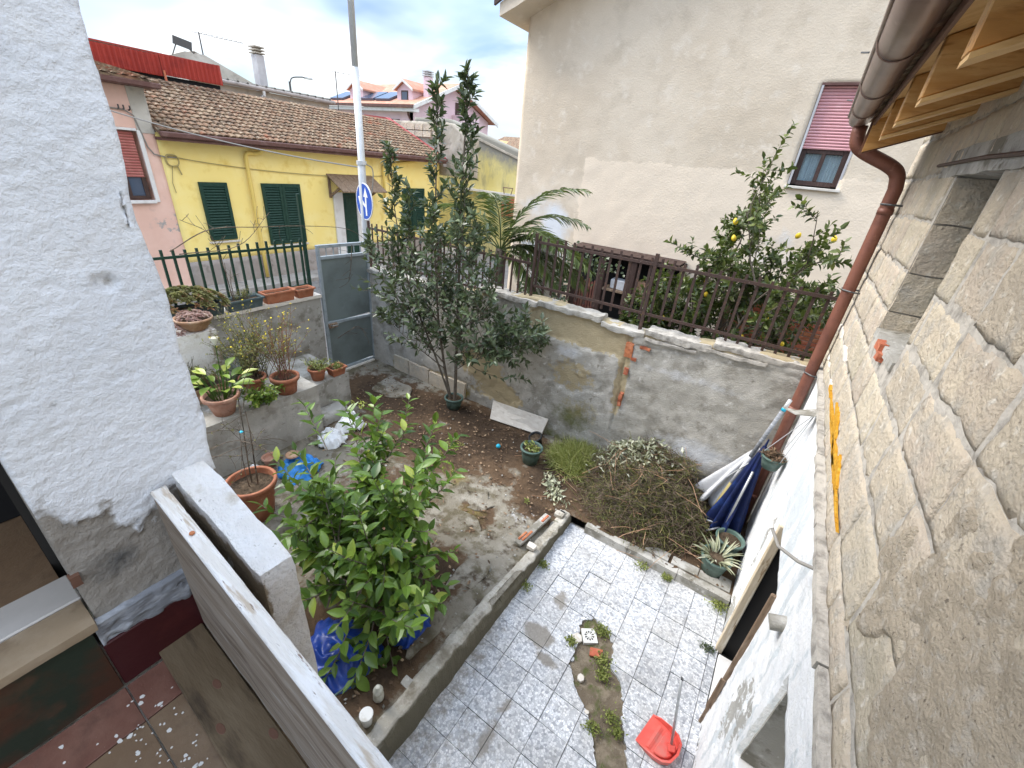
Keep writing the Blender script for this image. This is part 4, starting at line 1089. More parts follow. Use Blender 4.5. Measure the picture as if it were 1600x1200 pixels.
MB().box((-1.98, -1.0, 2.57), (-1.94, .0, 4.75)).build('hall_dark_sheet', 'black', lh)  # black sheet added so the hallway behind the doorway reads dark
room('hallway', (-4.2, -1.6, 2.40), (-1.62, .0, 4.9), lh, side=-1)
MB().box((-5.3, -2.7, 5.225), (-1.1, .55, 5.35)).build('roof', 'roof_tile', lh)
MB().box((-1.535, -1.0, 2.46), (-1.408, .0165, 2.570)).build('threshold', 'marble', lh, bevel=.004)
rough_box('door_sill', 'stone_sill', lh, (-1.406, -1.0, 2.535), (-1.283, .014, 2.568), cell=.02, amp=.003, s=14, rnd=.005)
MB().box((-2.2, -1.0, 2.45), (-1.537, -.001, 2.565)).build('hall_floor', 'floor_tile_b', lh)
MB().box((-1.53, -1.0, 2.2), (-1.315, .013, 2.45)).build('riser_core', 'mortar', lh)
for k, (a, b) in enumerate(((-.002, -.33), (-.334, -.66), (-.664, -.99))):
    MB().box((-1.314, b, 2.254), (-1.300, a, 2.532)).build('riser_tile', 'riser_tile', lh, bevel=.002)
MB().box((-1.334, .002, 2.254), (-1.302, .30, 2.452)).build('skirting_tile', 'wine_tile', lh, bevel=.003)
relief('mortar_smear', 'smear', lh, (-1.310, .004, 2.43), (0, .36, 0), (0, 0, .115), 60, 24, lambda u, v, p: .010 * sm(-.15, .2, frac(p, 12, 4) + 1.3 * v - .55) + .004 * frac(p, 25, 3), .02)
rough_box('brick', 'fascia', lh, (-1.33, .0125, 2.695), (-1.309, .032, 2.728), cell=.008, amp=.004, s=40)

land = MB().box((-1.33, -2.6, 1.95), (.58, .27, 2.236)).build('landing', 'mortar')
struct(land)
xs = [-1.30, -1.145, -.812, -.479, -.146, .187, .52]
ys = [-1.65, -1.32, -.99, -.66, -.33, 0, .262]
for i, (xa, xb) in enumerate(zip(xs, xs[1:])):
    for j, (ya, yb) in enumerate(zip(ys, ys[1:])):
        m_ = 'floor_tile_a' if i == 0 or (i + j) % 4 == 0 else 'floor_tile_b'
        MB().box((xa + .002, ya + .002, 2.232), (xb - .002, yb - .002, 2.250)).build('floor_tile', m_, land, bevel=.0015)
fl = MB()
for k in range(110):
    x, y = random.gauss(-1.02, .12), random.gauss(.0, .07)
    if x < -1.28 or y > .085: continue
    r_ = random.choice([.002, .0025, .003, .006])
    fl.prism([(x + r_ * random.uniform(.6, 1.5) * math.cos(t), y + r_ * random.uniform(.6, 1.5) * math.sin(t), 2.2502) for t in (0, .9, 1.9, 2.9, 4, 5)], (0, 0, .0012))
tag(fl.build('paint_flecks', 'paint_fleck'), 'white paint flecks fallen on the landing tiles', 'paint flecks', kind='stuff')

pk = thing('parapet_plank', 'thick weathered plank on edge with white painted top guarding the landing', 'plank', (-.5, .25, 2.29))
pt = lambda x, s=0: 2.892 - .128 * (x + 1.29)
pb = MB()
nseg = 60
vs = []; fs = []
for i in range(nseg + 1):
    x = -1.295 + 1.75 * i / nseg
    w = .0022 * frac((x, 0, 0), 9, 3)
    w -= .034 * (x + 1.295)
    for (y, z) in ((.226 + w, 2.295), (.226 + w, pt(x) - .006), (.262 + w, pt(x) - .006), (.262 + w, 2.295)):
        vs.append((x, y, z))
for i in range(nseg):
    for k in range(4):
        fs.append((i * 4 + k, i * 4 + (k + 1) % 4, (i + 1) * 4 + (k + 1) % 4, (i + 1) * 4 + k))
fs += [(0, 1, 2, 3), tuple(nseg * 4 + k for k in (3, 2, 1, 0))]
pb.add(vs, fs).build('plank_body', 'wood_grey', pk)
relief('painted_edge', 'wood_white', pk, (-1.296, .2252, pt(-1.296) - .0055), (1.752, -.034 * 1.752, -.128 * 1.752), (0, .0376, 0), 220, 8,
       lambda u, v, p: .003 + .0016 * frac((p.x * 1.2, p.y * 20, 0), 9, 4) - .004 * (1 if abs(v - .5) > .45 and frac((p.x, v, 0), 9, 3) > .15 else 0), .004)
MB().lathe([(.0, .004), (.006, .0035), (.007, 0)], (-1.08, .235, pt(-1.08) + .0005), 10).build('knot', 'brick_red', pk)
fb = thing('floor_board', 'brown knotty board lying flat on the landing against the plank', 'board', (-.8, .15, 2.25))
MB().prism([(-1.318, .098, 2.2525), (-1.310, .225, 2.2525), (.30, .17, 2.2525), (.30, .03, 2.2525)], (0, 0, .036)).build('board_body', 'wood_board', fb, bevel=.003)
for (x, y) in ((-1.06, .16), (-.93, .11), (-.80, .19), (-.70, .10)):
    MB().lathe([(0, .0012), (.011, .001), (.012, 0)], (x, y, 2.2886), 12, squash=(1.7, .8)).build('knot', 'fascia', fb)

pw = thing('parapet_stub', 'short whitewashed masonry parapet wall behind the plank', 'parapet', (-1.1, .33, 0))
def stub_bare(p): return max(.75 * sm(.300, .290, p.y) * sm(-.95, -1.2, p.x) , .35)
st_ = rough_box('wall_body', 'whitewash', pw, (-1.325, .286, -.05), (-.868, .378, 2.86), cell=.02, amp=.005, s=16, rnd=.010, attrs={'bare': lambda c: .62 if c.y < .30 and c.z < 2.84 else .22})
for v in st_.data.vertices:
    wx = v.co.x + pw.location.x; wz = v.co.z + pw.location.z
    if wz > 2.4: v.co.z += (.045 - .10 * (wx + 1.3) / .45) * sm(2.4, 2.8, wz)
# ================================================================== HOUSES OVER THE STREET
def wallbox(name, mat, parent, lo, hi, bevel=0):
    return MB().box(lo, hi).build(name, mat, parent, bevel=bevel)

HX = -12.0
def tiled_roof(parent, x_eave, z_eave, x_ridge, z_ridge, y0, y1, pitch=.155, row=.21, mat='roof_tile', name='roof'):
    slab = MB().prism([(x_eave, y0, z_eave), (x_ridge, y0, z_ridge), (x_ridge, y0, z_ridge - .12), (x_eave, y0, z_eave - .08)], (0, y1 - y0, 0)).build(name, mat, parent)
    d = Vector((x_ridge - x_eave, 0, z_ridge - z_eave)); L = d.length; d.normalize()
    nrm = Vector((-d.z, 0, d.x))
    if nrm.z < 0: nrm = -nrm
    mb = MB()
    ny, nr = int((y1 - y0) / pitch), int(L / row)
    for j in range(ny):
        yc = y0 + (j + .5) * pitch
        for i in range(nr):
            a = i * row - .03 + random.uniform(-.015, .015); b = a + row + .06
            jy = random.uniform(-.008, .008)
            vs = []
            for (s_, r_, lift) in ((a, .072, .022), (b, .056, -.006)):
                for k in range(6):
                    t = math.pi * k / 5
                    vs.append(Vector((x_eave, yc + jy + r_ * math.cos(t), z_eave)) + d * s_ + nrm * (r_ * .42 * math.sin(t) + lift))
            mb.add(vs, [(k, k + 1, 7 + k, 6 + k) for k in range(5)] + [(0, 5, 4, 3, 2, 1)])
    r = mb.build('roof_tiles', mat, slab, fixn=True)
    tag(r, kind='stuff')
    return slab

def louvre_shutter(parent, y0, y1, z0, z1, x, leaves, mat='shutter_green'):
    """closed louvred shutters on a wall facing +X; each leaf a frame with its slats"""
    w = (y1 - y0) / leaves
    for l in range(leaves):
        a, b = y0 + l * w + .004, y0 + (l + 1) * w - .004
        fr = MB().box((x, a, z0), (x + .045, a + .07, z1)).box((x, b - .07, z0), (x + .045, b, z1)).box((x + .001, a + .071, z0), (x + .044, b - .071, z0 + .09)).box((x + .001, a + .071, z1 - .09), (x + .044, b - .071, z1))
        f_ = fr.build('shutter', mat, parent)
        wallbox('shutter_back', 'black', parent, (x - .004, a + .02, z0 + .02), (x + .002, b - .02, z1 - .02))
        n = int((z1 - z0 - .18) / .062)
        for k in range(n):
            z = z0 + .09 + (k + .5) * (z1 - z0 - .18) / n
            MB().prism([(x + .008, a + .072, z + .024), (x + .040, a + .072, z - .020), (x + .040, a + .072, z - .010), (x + .008, a + .072, z + .034)], (0, b - a - .144, 0)).build('slat', mat, f_)

def roller(parent, P, U, V, nrm, n, mat):
    """roller shutter of n slats: P corner, U across, V up"""
    P, U, V, nrm = Vector(P), Vector(U), Vector(V), Vector(nrm)
    for k in range(n):
        a = P + V * (k / n)
        h = V / n
        mb = MB()
        prof_ = [(0.04, 0), (.12, .012), (.5, .020), (.88, .012), (.96, 0)]
        vs = []
        for e in (0, 1):
            for (t, o_) in prof_:
                vs.append(a + U * e + h * t + nrm * o_)
        mb.add(vs, [(i, i + 1, 6 + i, 5 + i) for i in range(4)] + [(0, 5, 9, 4), (0, 1, 2, 3, 4), (9, 8, 7, 6, 5)])
        mb.build('slat', mat, parent)

yh = thing('yellow_house', 'yellow single storey house with tiled roof and green shutters across the street', 'house', (HX, 8.6, .4))
relief('wall', 'yellow_wall', yh, (HX, 4.32, 1.02), (0, 8.73, 0), (0, 0, 2.72), 60, 20, lambda u, v, p: .008 * frac(p, 1.1, 3), .35)
relief('dado', 'dado', yh, (HX + .015, 4.32, .3), (0, 8.73, 0), (0, 0, .73), 60, 6, lambda u, v, p: .012 * frac(p, 1.6, 4), .3)
wallbox('side_wall', 'yellow_wall', yh, (-17, 4.4, .3), (HX - .36, 13.0, 3.6))
MB().box((HX - .2, 4.30, 3.60), (-11.66, 13.06, 3.655)).build('eave_slab', 'eave_brown', yh)
MB().box((-11.70, 4.28, 3.66), (-11.60, 13.08, 3.77)).build('gutter', 'eave_brown', yh, bevel=.02)
tiled_roof(yh, -11.72, 3.78, -14.5, 4.89, 4.30, 13.04)
MB().prism([(-14.5, 4.3, 4.88), (-17.3, 4.3, 3.8), (-17.3, 4.3, 3.7), (-14.5, 4.3, 4.75)], (0, 8.74, 0)).build('rear_roof', 'roof_tile', yh)
MB().prism([(-12.02, 4.33, 3.78), (-14.5, 4.33, 4.80), (-14.5, 4.33, 3.3), (-12.02, 4.33, 3.3)], (0, .15, 0)).build('gable_wall', 'grey_gable', yh)
louvre_shutter(yh, 4.90, 5.52, 1.50, 2.80, HX + .012, 1)
louvre_shutter(yh, 6.34, 7.40, 1.28, 2.80, HX + .012, 2)
louvre_shutter(yh, 11.16, 12.22, 1.34, 2.74, HX + .012, 2)
for (a, b, z) in ((4.86, 5.56, 1.47), (6.30, 7.44, 1.25), (11.1, 12.3, 1.31)):
    wallbox('window_sill', 'travertine', yh, (HX, a, z - .04), (HX + .07, b, z), bevel=.005)
# front door under a small wooden canopy
wallbox('door_surround', 'white_trim', yh, (HX + .004, 8.42, .32), (HX + .06, 8.74, 2.60), bevel=.008)
wallbox('door_surround', 'white_trim', yh, (HX + .004, 9.22, .32), (HX + .06, 9.70, 2.60), bevel=.008)
wallbox('door_leaf', 'shutter_green', yh, (HX + .002, 8.745, .42), (HX + .035, 9.215, 2.58))
for k in range(3):
    wallbox('door_panel', 'shutter_green', yh, (HX + .036, 8.82, .60 + k * .66), (HX + .046, 9.14, 1.12 + k * .66), bevel=.006)
wallbox('door_step', 'pavement', yh, (HX, 8.5, .42), (HX + .45, 9.5, .56), bevel=.01)
wallbox('number_plate', 'black', yh, (HX + .061, 9.34, 1.78), (HX + .066, 9.46, 1.88))
for k in range(6):
    y = 8.28 + k * .27
    MB().prism([(HX, y, 3.06), (HX + .72, y, 2.66), (HX + .72, y, 2.69), (HX, y, 3.09)], (0, .262, 0)).build('canopy_board', 'old_wood', yh)
for y in (8.34, 9.80):
    MB().beam((HX + .02, y, 2.45), (HX + .02, y, 3.02), .06, .06).beam((HX + .04, y, 2.50), (HX + .5, y, 2.75), .05, .05).build('canopy_bracket', 'old_wood', yh)
# yellow downpipes, cable and junction roses
MB().tube(smooth_path([(HX + .22, 6.42, 3.64), (HX + .15, 6.42, 3.52), (HX + .08, 6.30, 3.47), (HX + .08, 6.12, 3.47), (HX + .08, 6.06, 3.38)], 5) + [(HX + .08, 6.07, 1.2), (HX + .08, 6.07, .45)], .045, 10).build('downpipe', 'yellow_pipe', yh, smooth=True)
MB().tube([(HX + .08, 10.35, 2.0), (HX + .08, 10.33, 3.30)] + smooth_path([(HX + .08, 10.35, 3.38), (HX + .08, 10.6, 3.44), (HX + .08, 11.8, 3.60)], 4), .04, 8).build('downpipe', 'yellow_pipe', yh, smooth=True)
for (y, z) in ((4.50, 3.22), (10.68, 3.08)):
    lp = []
    for k in range(40):
        t = k / 39 * 4 * math.pi
        lp.append((HX + .04 + .02 * math.sin(t * .5), y + .12 * math.cos(t), z + .12 * math.sin(t) + .01 * math.sin(3 * t)))
    MB().tube(lp, .014, 5).tube([(HX + .03, y - .02, z - .1), (HX + .03, y - .1, z - .45), (HX + .03, y - .08, z - .65)], .009, 5).tube([(HX + .03, y + .07, z - .1), (HX + .03, y + .12, z - .28)], .016, 5).build('cable_coil', 'cable_yellow', yh)
cb_ = [(HX + .03, 4.62 + (10.6 - 4.62) * k / 30, 3.28 - .27 * math.sin(math.pi * k / 30) ** .8 * .55 - .16 * k / 30) for k in range(31)]
MB().tube(cb_, .010, 5).build('cable', 'cable_yellow', yh)

ph = thing('pink_house', 'salmon pink house with red roller blind left of the yellow house', 'house', (HX, 2, .4))
def pk_bare(u, v, p): return .55 * blob(p.y, p.z, 4.05, 1.9, .35, .35) + .42 * blob(p.y, p.z, 3.85, 3.8, .25, .12) + .3 * sm(4.2, 4.32, p.y)
relief('wall', 'pink_wall', ph, (HX - .004, -2, .3), (0, 6.315, 0), (0, 0, 4.22), 90, 70, lambda u, v, p: .008 * frac(p, 1.1, 3), .35, attrs={'bare': pk_bare},
       keep=lambda u, v: not (3.28 < -2 + 6.315 * u < 4.0 and 2.42 < .3 + 4.22 * v < 3.72))
wallbox('corner_strip', 'grey_gable', ph, (HX - .3, 4.02, 3.70), (HX + .012, 4.318, 4.50))
MB().box((HX - .2, -2, 4.50), (-11.60, 4.50, 4.60)).build('eave_slab', 'eave_brown', ph, bevel=.02)
tiled_roof(ph, -11.62, 4.64, -14.4, 5.0, -2, 4.48)
wallbox('rear_wall', 'pink_wall', ph, (-17, -2, .3), (HX - .36, 4.30, 4.5))
roller(ph, (HX - .06, 3.32, 2.86), (0, .62, 0), (0, 0, .84), (1, 0, 0), 16, 'shutter_red')
MB().box((HX - .10, 3.30, 2.44), (HX - .05, 3.36, 2.86)).box((HX - .10, 3.88, 2.44), (HX - .05, 3.96, 2.86)).box((HX - .10, 3.60, 2.44), (HX - .052, 3.65, 2.86)).box((HX - .10, 3.36, 2.44), (HX - .053, 3.88, 2.50)).build('window_frame', 'window_wood', ph)
wallbox('pane', 'solar', ph, (HX - .09, 3.36, 2.5), (HX - .08, 3.88, 2.86))
wallbox('curtain', 'curtain', ph, (HX - .13, 3.38, 2.48), (HX - .12, 3.62, 2.86))
wallbox('window_surround', 'white_trim', ph, (HX - .003, 4.002, 2.38), (HX + .03, 4.08, 3.74), bevel=.006)
wallbox('window_surround', 'white_trim', ph, (HX - .003, 3.2, 3.722), (HX + .03, 4.001, 3.77), bevel=.006)
wallbox('window_sill', 'white_trim', ph, (HX - .003, 3.2, 2.36), (HX + .08, 4.001, 2.42), bevel=.006)
MB().tube([(HX + .03, 3.4, 4.10), (HX + .03, 3.9, 4.08), (HX + .03, 4.02, 4.0), (HX + .03, 4.12, 3.45), (HX + .03, 4.2, 3.32), (HX + .03, 4.38, 3.28), (HX + .03, 4.62, 3.28)], .014, 5).build('cable', 'cable', ph)
for y in (3.80, 3.88, 3.98):
    MB().tube([(HX, y, 4.08), (HX + .08, y, 4.10), (HX + .08, y, 4.16)], .014, 5).build('insulator', 'dark_steel', ph)

# overhead service cable spanning from the corner of our house to the pole
def span(name, label, a, b, sag, r_):
    pts = [(a[0] + (b[0] - a[0]) * k / 24, a[1] + (b[1] - a[1]) * k / 24, a[2] + (b[2] - a[2]) * k / 24 - sag * 4 * (k / 24) * (1 - k / 24)) for k in range(25)]
    tag(MB().tube(pts, r_, 5).build(name, 'cable'), label, 'cable')
span('service_cable', 'grey service cable hanging below the tiled eave to the white pole', (-11.45, 3.2, 4.10), (-6.8, 5.38, 3.52), .10, .012)

# red corrugated hoarding above the pink roof
rs = thing('corrugated_hoarding', 'red corrugated sheet hoarding above the pink house roof', 'hoarding', (-14.5, 5.7, 4.9))
def corr(y0, y1, z0, z1, x):
    n = int((y1 - y0) / .02)
    vs = []; fs = []
    for i in range(n + 1):
        y = y0 + (y1 - y0) * i / n
        xx = x + .022 * math.sin(2 * math.pi * y / .105)
        vs += [(xx, y, z0 + .03 * (y - y0) / (y1 - y0)), (xx, y, z1 + .03 * (y - y0) / (y1 - y0)), (xx - .006, y, z0), (xx - .006, y, z1)]
    for i in range(n):
        a = i * 4
        fs += [(a, a + 4, a + 5, a + 1), (a + 2, a + 3, a + 7, a + 6), (a + 1, a + 5, a + 7, a + 3), (a, a + 2, a + 6, a + 4)]
    return MB().add(vs, fs)
corr(3.6, 5.75, 4.97, 5.38, -14.5).build('sheet', 'red_sheet', rs)
corr(5.72, 7.12, 5.0, 5.42, -14.48).build('sheet', 'red_sheet', rs)
wallbox('dark_gap', 'black', rs, (-14.9, 3.6, 4.55), (-14.56, 7.06, 4.99))
wallbox('top_sheet', 'red_sheet', rs, (-16.5, 3.6, 5.42), (-14.52, 7.1, 5.45))
MB().beam((-14.46, 5.75, 4.85), (-14.46, 5.75, 5.1), .04, .04).build('strut', 'brick_red', rs)

# grey gable house with chimney, long low roof in front
gg = thing('grey_gable_house', 'old grey plaster gable with tall chimney behind the red hoarding', 'house', (-19, 9, 3))
MB().prism([(-19, 7.3, 2), (-19, 7.3, 5.75), (-19, 8.3, 6.16), (-19, 8.9, 6.18), (-19, 12.6, 4.85), (-19, 12.6, 2)], (-3, 0, 0)).build('wall', 'grey_gable', gg)
MB().prism([(-19.02, 7.2, 5.70), (-19.02, 8.6, 6.20), (-19.02, 12.7, 4.84), (-19.02, 12.7, 4.87), (-19.02, 8.6, 6.235), (-19.02, 7.2, 5.735)], (-3.1, 0, 0)).build('roof', 'stone_far', gg)
wallbox('chimney', 'parapet_grey', gg, (-18.8, 10.40, 4.9), (-18.45, 10.68, 6.50))
for k in range(3):
    wallbox('chimney_cap', 'stone_far', gg, (-18.84, 10.36, 6.53 + k * .09), (-18.41, 10.72, 6.57 + k * .09))
wallbox('chimney_flue', 'stone_far', gg, (-18.75, 10.45, 6.50), (-18.5, 10.63, 6.72))
MB().beam((-18.6, 7.75, 5.95), (-18.6, 8.0, 6.42), .03, .03).beam((-18.6, 8.4, 6.1), (-18.6, 8.0, 6.42), .03, .03).obox((-18.58, 8.1, 6.32), (0, .26, -.04), (0, .02, .11), (.02, 0, 0)).build('solar_heater', 'dark_steel', gg)
lb = thing('low_annexe', 'long grey low annexe with dark gutter behind the yellow roof', 'house', (-17, 9, 3))
wallbox('wall', 'grey_gable', lb, (-19, 7.2, 2), (-16.6, 11.9, 5.22))
MB().prism([(-16.4, 7.2, 5.27), (-18.6, 7.2, 5.40), (-18.6, 7.2, 5.46), (-16.4, 7.2, 5.33)], (0, 4.8, 0)).build('roof', 'dark_paving', lb)
MB().tube([(-16.38, 7.2, 5.28), (-16.38, 12.0, 5.26)], .06, 10).build('gutter', 'dado', lb, smooth=True)
MB().tube([(-16.38, 9.3, 5.22), (-16.38, 9.3, 5.1), (-16.5, 9.22, 5.0), (-16.5, 9.2, 4.6)], .05, 8).build('downpipe', 'galv', lb)
for k in range(16):
    MB().tube([(-16.36, 7.3 + k * .3, 5.335), (-18.3, 7.3 + k * .3, 5.45)], .045, 6).build('roof_rib', 'dark_paving', lb)

def antenna(name, label, base, h, boom, nel, ang):
    t = thing(name, label, 'antenna', base)
    b = Vector(base)
    MB().tube([b, b + Vector((0, 0, h))], .022, 6).build('mast', 'dark_steel', t)
    d = Vector((math.cos(ang), math.sin(ang), 0)); s_ = Vector((-d.y, d.x, 0))
    MB().beam(b + Vector((0, 0, h - .03)) - d * .2, b + Vector((0, 0, h - .03)) + d * boom, .02, .02).build('boom', 'aluminium', t)
    for k in range(nel):
        c = b + Vector((0, 0, h - .01)) + d * (boom * (k + .5) / nel)
        L = .30 - .012 * k
        MB().tube([c - s_ * L, c + s_ * L], .010, 4).build('element', 'aluminium', t)
antenna('tv_antenna', 'thin television antenna on the roof left of the grey chimney', (-19.2, 8.95, 6.1), .72, 1.35, 9, R(80))
antenna('tv_antenna', 'television antenna mast standing left of the white sign pole', (-20.5, 15.2, 5.0), 1.9, 1.2, 5, R(60))
lampp = thing('street_lamp', 'distant street lamp with curved arm above the roofs', 'street lamp', (-24, 15.0, 2))
MB().tube([(-24, 15.04, 2), (-24, 15.04, 6.5)], .05, 8).build('pole', 'dark_steel', lampp)
MB().tube(smooth_path([(-24, 15.04, 6.4), (-24, 15.2, 6.68), (-24, 15.7, 6.80), (-24, 15.95, 6.82)], 5), .03, 6).build('arm', 'dark_steel', lampp)
MB().obox((-24, 16.1, 6.82), (0, .22, 0), (.09, 0, 0), (0, 0, .045)).build('lamp_head', 'galv', lampp, bevel=.02)

# stone gable wall and raking parapet at the end of the yellow roof
sg = thing('stone_gable', 'ruinous stone gable with grey raking parapet at the end of the yellow roof', 'wall', (-13, 13.2, 3))
relief('wall', 'stone_far', sg, (-16.2, 13.30, 3.2), (5.5, 0, 0), (0, 0, 1.68), 70, 24, lambda u, v, p: .05 * frac(p, 1.3, 4), .4,
       prof=lambda u: 1.02 + .02 * frac((u * 12, 0, 0), 1.5, 3) - .28 * sm(.78, 1.0, u))
MB().prism([(-11.85, 13.1, 3.80), (-14.85, 13.1, 4.90), (-15.3, 13.1, 4.95), (-15.3, 13.1, 4.6), (-11.85, 13.1, 3.5)], (0, .19, 0)).build('raking_parapet', 'parapet_grey', sg)
MB().prism([(-11.7, 12.86, 3.80), (-14.6, 12.86, 4.96), (-15.8, 12.86, 5.02), (-15.8, 12.86, 4.5), (-14.6, 12.86, 4.72), (-11.7, 12.86, 3.70)], (0, .235, 0)).build('red_flashing', 'red_flash', sg)
for k in range(14):
    x0 = -15.1 + (k % 7) * .43 + random.uniform(-.05, .05); z0 = 4.42 + (k // 7) * .22
    if x0 + .38 > -11.2: continue
    rough_box('stone', 'tuff', sg, (x0, 13.22, z0), (x0 + .38, 13.33, z0 + .19), cell=.08, amp=.012, s=5)

ly = thing('mouldy_yellow_house', 'mould stained yellow gable wall farther down the street', 'house', (-12, 15, .4))
relief('wall', 'mould_yellow', ly, (-15.2, 15.0, .2), (6.6, 0, 0), (0, 0, 4.9), 60, 50, lambda u, v, p: .02 * frac(p, .9, 4), .4,
       attrs={'top': lambda u, v, p: sm(.62, 1.0, v)}, prof=lambda u: 1.02 - .36 * max(0, u - .28))
MB().prism([(-13.4, 14.95, 5.0), (-8.55, 14.95, 3.62), (-8.55, 14.95, 3.68), (-13.4, 14.95, 5.08)], (0, .55, 0)).build('coping', 'stone_far', ly)
wallbox('string_course', 'white_trim', ly, (-12.4, 14.90, 2.70), (-8.6, 14.98, 2.78))
wallbox('window', 'brick_red', ly, (-10.4, 14.94, 1.9), (-9.6, 14.98, 2.6))
MB().tube([(-10.3, 14.85, 2.98), (-9.85, 14.85, 2.98), (-9.92, 14.85, 2.76)], .02, 5).tube([(-10.3, 14.85, 2.98), (-10.24, 14.85, 2.76)], .02, 5).build('bracket', 'old_wood', ly)

# lilac house with dormers
lil = thing('lilac_house', 'lilac house with two dormers, solar panels and orange roof in the distance', 'house', (-24, 23, 2))
wallbox('wall', 'lilac_wall', lil, (-28.3, 20.3, 2), (-20.7, 27.4, 6.1))
MB().prism([(-20.68, 20.3, 2), (-20.68, 20.3, 6.12), (-20.68, 23.76, 7.55), (-20.68, 27.4, 6.2), (-20.68, 27.4, 2)], (-.3, 0, 0)).build('gable', 'lilac_wall', lil)
MB().prism([(-20.2, 19.9, 6.10), (-20.2, 23.76, 7.68), (-20.2, 27.85, 6.10), (-20.2, 27.85, 6.24), (-20.2, 23.76, 7.84), (-20.2, 19.9, 6.24)], (-8.4, 0, 0)).build('roof', 'roof_orange', lil)
MB().prism([(-20.14, 19.8, 6.02), (-20.14, 23.76, 7.62), (-20.14, 27.9, 5.98), (-20.14, 27.9, 6.18), (-20.14, 23.76, 7.82), (-20.14, 19.8, 6.22)], (-.056, 0, 0)).build('barge_board', 'white_trim', lil)
wallbox('eave', 'white_trim', lil, (-28.6, 19.86, 5.92), (-20.21, 20.29, 6.08))
wallbox('gutter', 'eave_brown', lil, (-28.7, 19.74, 6.10), (-20.15, 19.86, 6.24))
for k in range(5):
    xx = -27.6 + k * 1.42
    if abs(xx + 21.9) < .8 or abs(xx + 25.9) < .5: continue
    MB().obox((xx, 21.0, 6.78), (.62, 0, 0), (0, .62, .255), (0, -.02, .05)).build('solar_panel', 'solar', lil)
for (xc, yf) in ((-26.0, 20.7), (-21.75, 20.7)):
    MB().prism([(xc - .62, yf, 6.3), (xc - .62, yf, 7.05), (xc, yf, 7.42), (xc + .62, yf, 7.05), (xc + .62, yf, 6.3)], (0, 2.6, 0)).build('dormer', 'lilac_wall', lil)
    MB().prism([(xc - .78, yf - .15, 7.0), (xc, yf - .15, 7.46), (xc + .78, yf - .15, 7.0), (xc + .78, yf - .15, 7.09), (xc, yf - .15, 7.57), (xc - .78, yf - .15, 7.09)], (0, 2.9, 0)).build('dormer_roof', 'roof_orange', lil)
    MB().prism([(xc - .80, yf - .19, 6.97), (xc, yf - .19, 7.43), (xc + .80, yf - .19, 6.97), (xc + .80, yf - .19, 7.08), (xc, yf - .19, 7.55), (xc - .80, yf - .19, 7.08)], (0, .035, 0)).build('dormer_trim', 'white_trim', lil)
    wd = wallbox('dormer_window', 'window_wood', lil, (xc - .28, yf - .02, 6.42), (xc + .28, yf + .01, 7.02))
    wallbox('pane', 'solar', wd, (xc - .21, yf - .03, 6.49), (xc + .21, yf - .021, 6.95))
wallbox('chimney', 'lilac_wall', lil, (-20.75, 21.2, 6.5), (-20.4, 21.6, 7.75))
for k in range(3):
    wallbox('chimney_cap', 'parapet_grey', lil, (-20.8, 21.15, 7.78 + k * .10), (-20.35, 21.65, 7.83 + k * .10))
wallbox('chimney_flue', 'stone_far', lil, (-20.68, 21.28, 7.75), (-20.48, 21.5, 8.0))
MB().tube([(-21.0, 20.2, 5.95), (-21.0, 20.2, 5.8), (-20.9, 20.28, 5.55), (-20.9, 20.28, 4.5)], .05, 6).tube([(-25.3, 20.2, 5.95), (-25.3, 20.2, 5.8), (-25.2, 20.28, 5.55), (-25.2, 20.28, 4.5)], .05, 6).build('downpipe', 'eave_brown', lil)
wallbox('balcony', 'lilac_wall', lil, (-20.67, 23.6, 5.5), (-19.9, 25.4, 6.2))
wallbox('balcony_door', 'window_wood', lil, (-20.66, 23.9, 6.2), (-20.64, 24.6, 6.9))
wallbox('window', 'window_wood', lil, (-23.0, 20.26, 4.9), (-21.8, 20.295, 5.55))
wallbox('window', 'white_trim', lil, (-20.66, 21.0, 4.9), (-20.63, 21.9, 5.55))

oh = thing('orange_house', 'small orange house with brown roof beyond the mouldy wall', 'house', (-23, 36, 2))
wallbox('wall', 'orange_wall', oh, (-26, 35, 1), (-15, 40, 4.9))
MB().prism([(-26.3, 34.6, 4.9), (-26.3, 37.5, 5.9), (-26.3, 40.4, 4.9), (-26.3, 40.4, 5.05), (-26.3, 37.5, 6.05), (-26.3, 34.6, 5.05)], (11.6, 0, 0)).build('roof', 'roof_tile', oh)
MB().prism([(-25.6, 34.8, 5.0), (-24.9, 34.8, 5.6), (-24.2, 34.8, 5.0)], (0, 2, 0)).build('dormer', 'orange_wall', oh)
wallbox('window', 'white_trim', oh, (-22.6, 34.95, 3.9), (-21.9, 34.99, 4.6))
# town blocks closing the horizon behind the yard (roofs only peep between the houses)
bk = [(-34, 30, 6, 5.2, 'grey_gable'), (-30, 34, 7, 4.8, 'orange_wall'), (-40, 18, 8, 5.5, 'lilac_wall'), (-12, 44, 9, 5.0, 'beige_wall'), (-38, 4, 8, 5.4, 'grey_gable'), (-48, 40, 9, 5.0, 'orange_wall')]
lab = ['grey plastered block far behind the lilac house', 'low orange block far beyond the roofs', 'pale lilac block far to the left behind the roofs', 'beige block at the far end of the street', 'grey block far left behind the pink house', 'orange block at the very back of the town']
for (x, y, w, h, m_), l_ in zip(bk, lab):
    t = thing('town_house', l_, 'house', (x, y, 0), 'far houses on the horizon')
    wallbox('wall', m_, t, (x - w / 2, y - 3, -.6), (x + w / 2, y + 3, h))
    MB().prism([(x - w / 2 - .2, y - 3.2, h), (x - w / 2 - .2, y, h + 1.1), (x - w / 2 - .2, y + 3.2, h)], (w + .4, 0, 0)).build('roof', 'roof_orange', t)

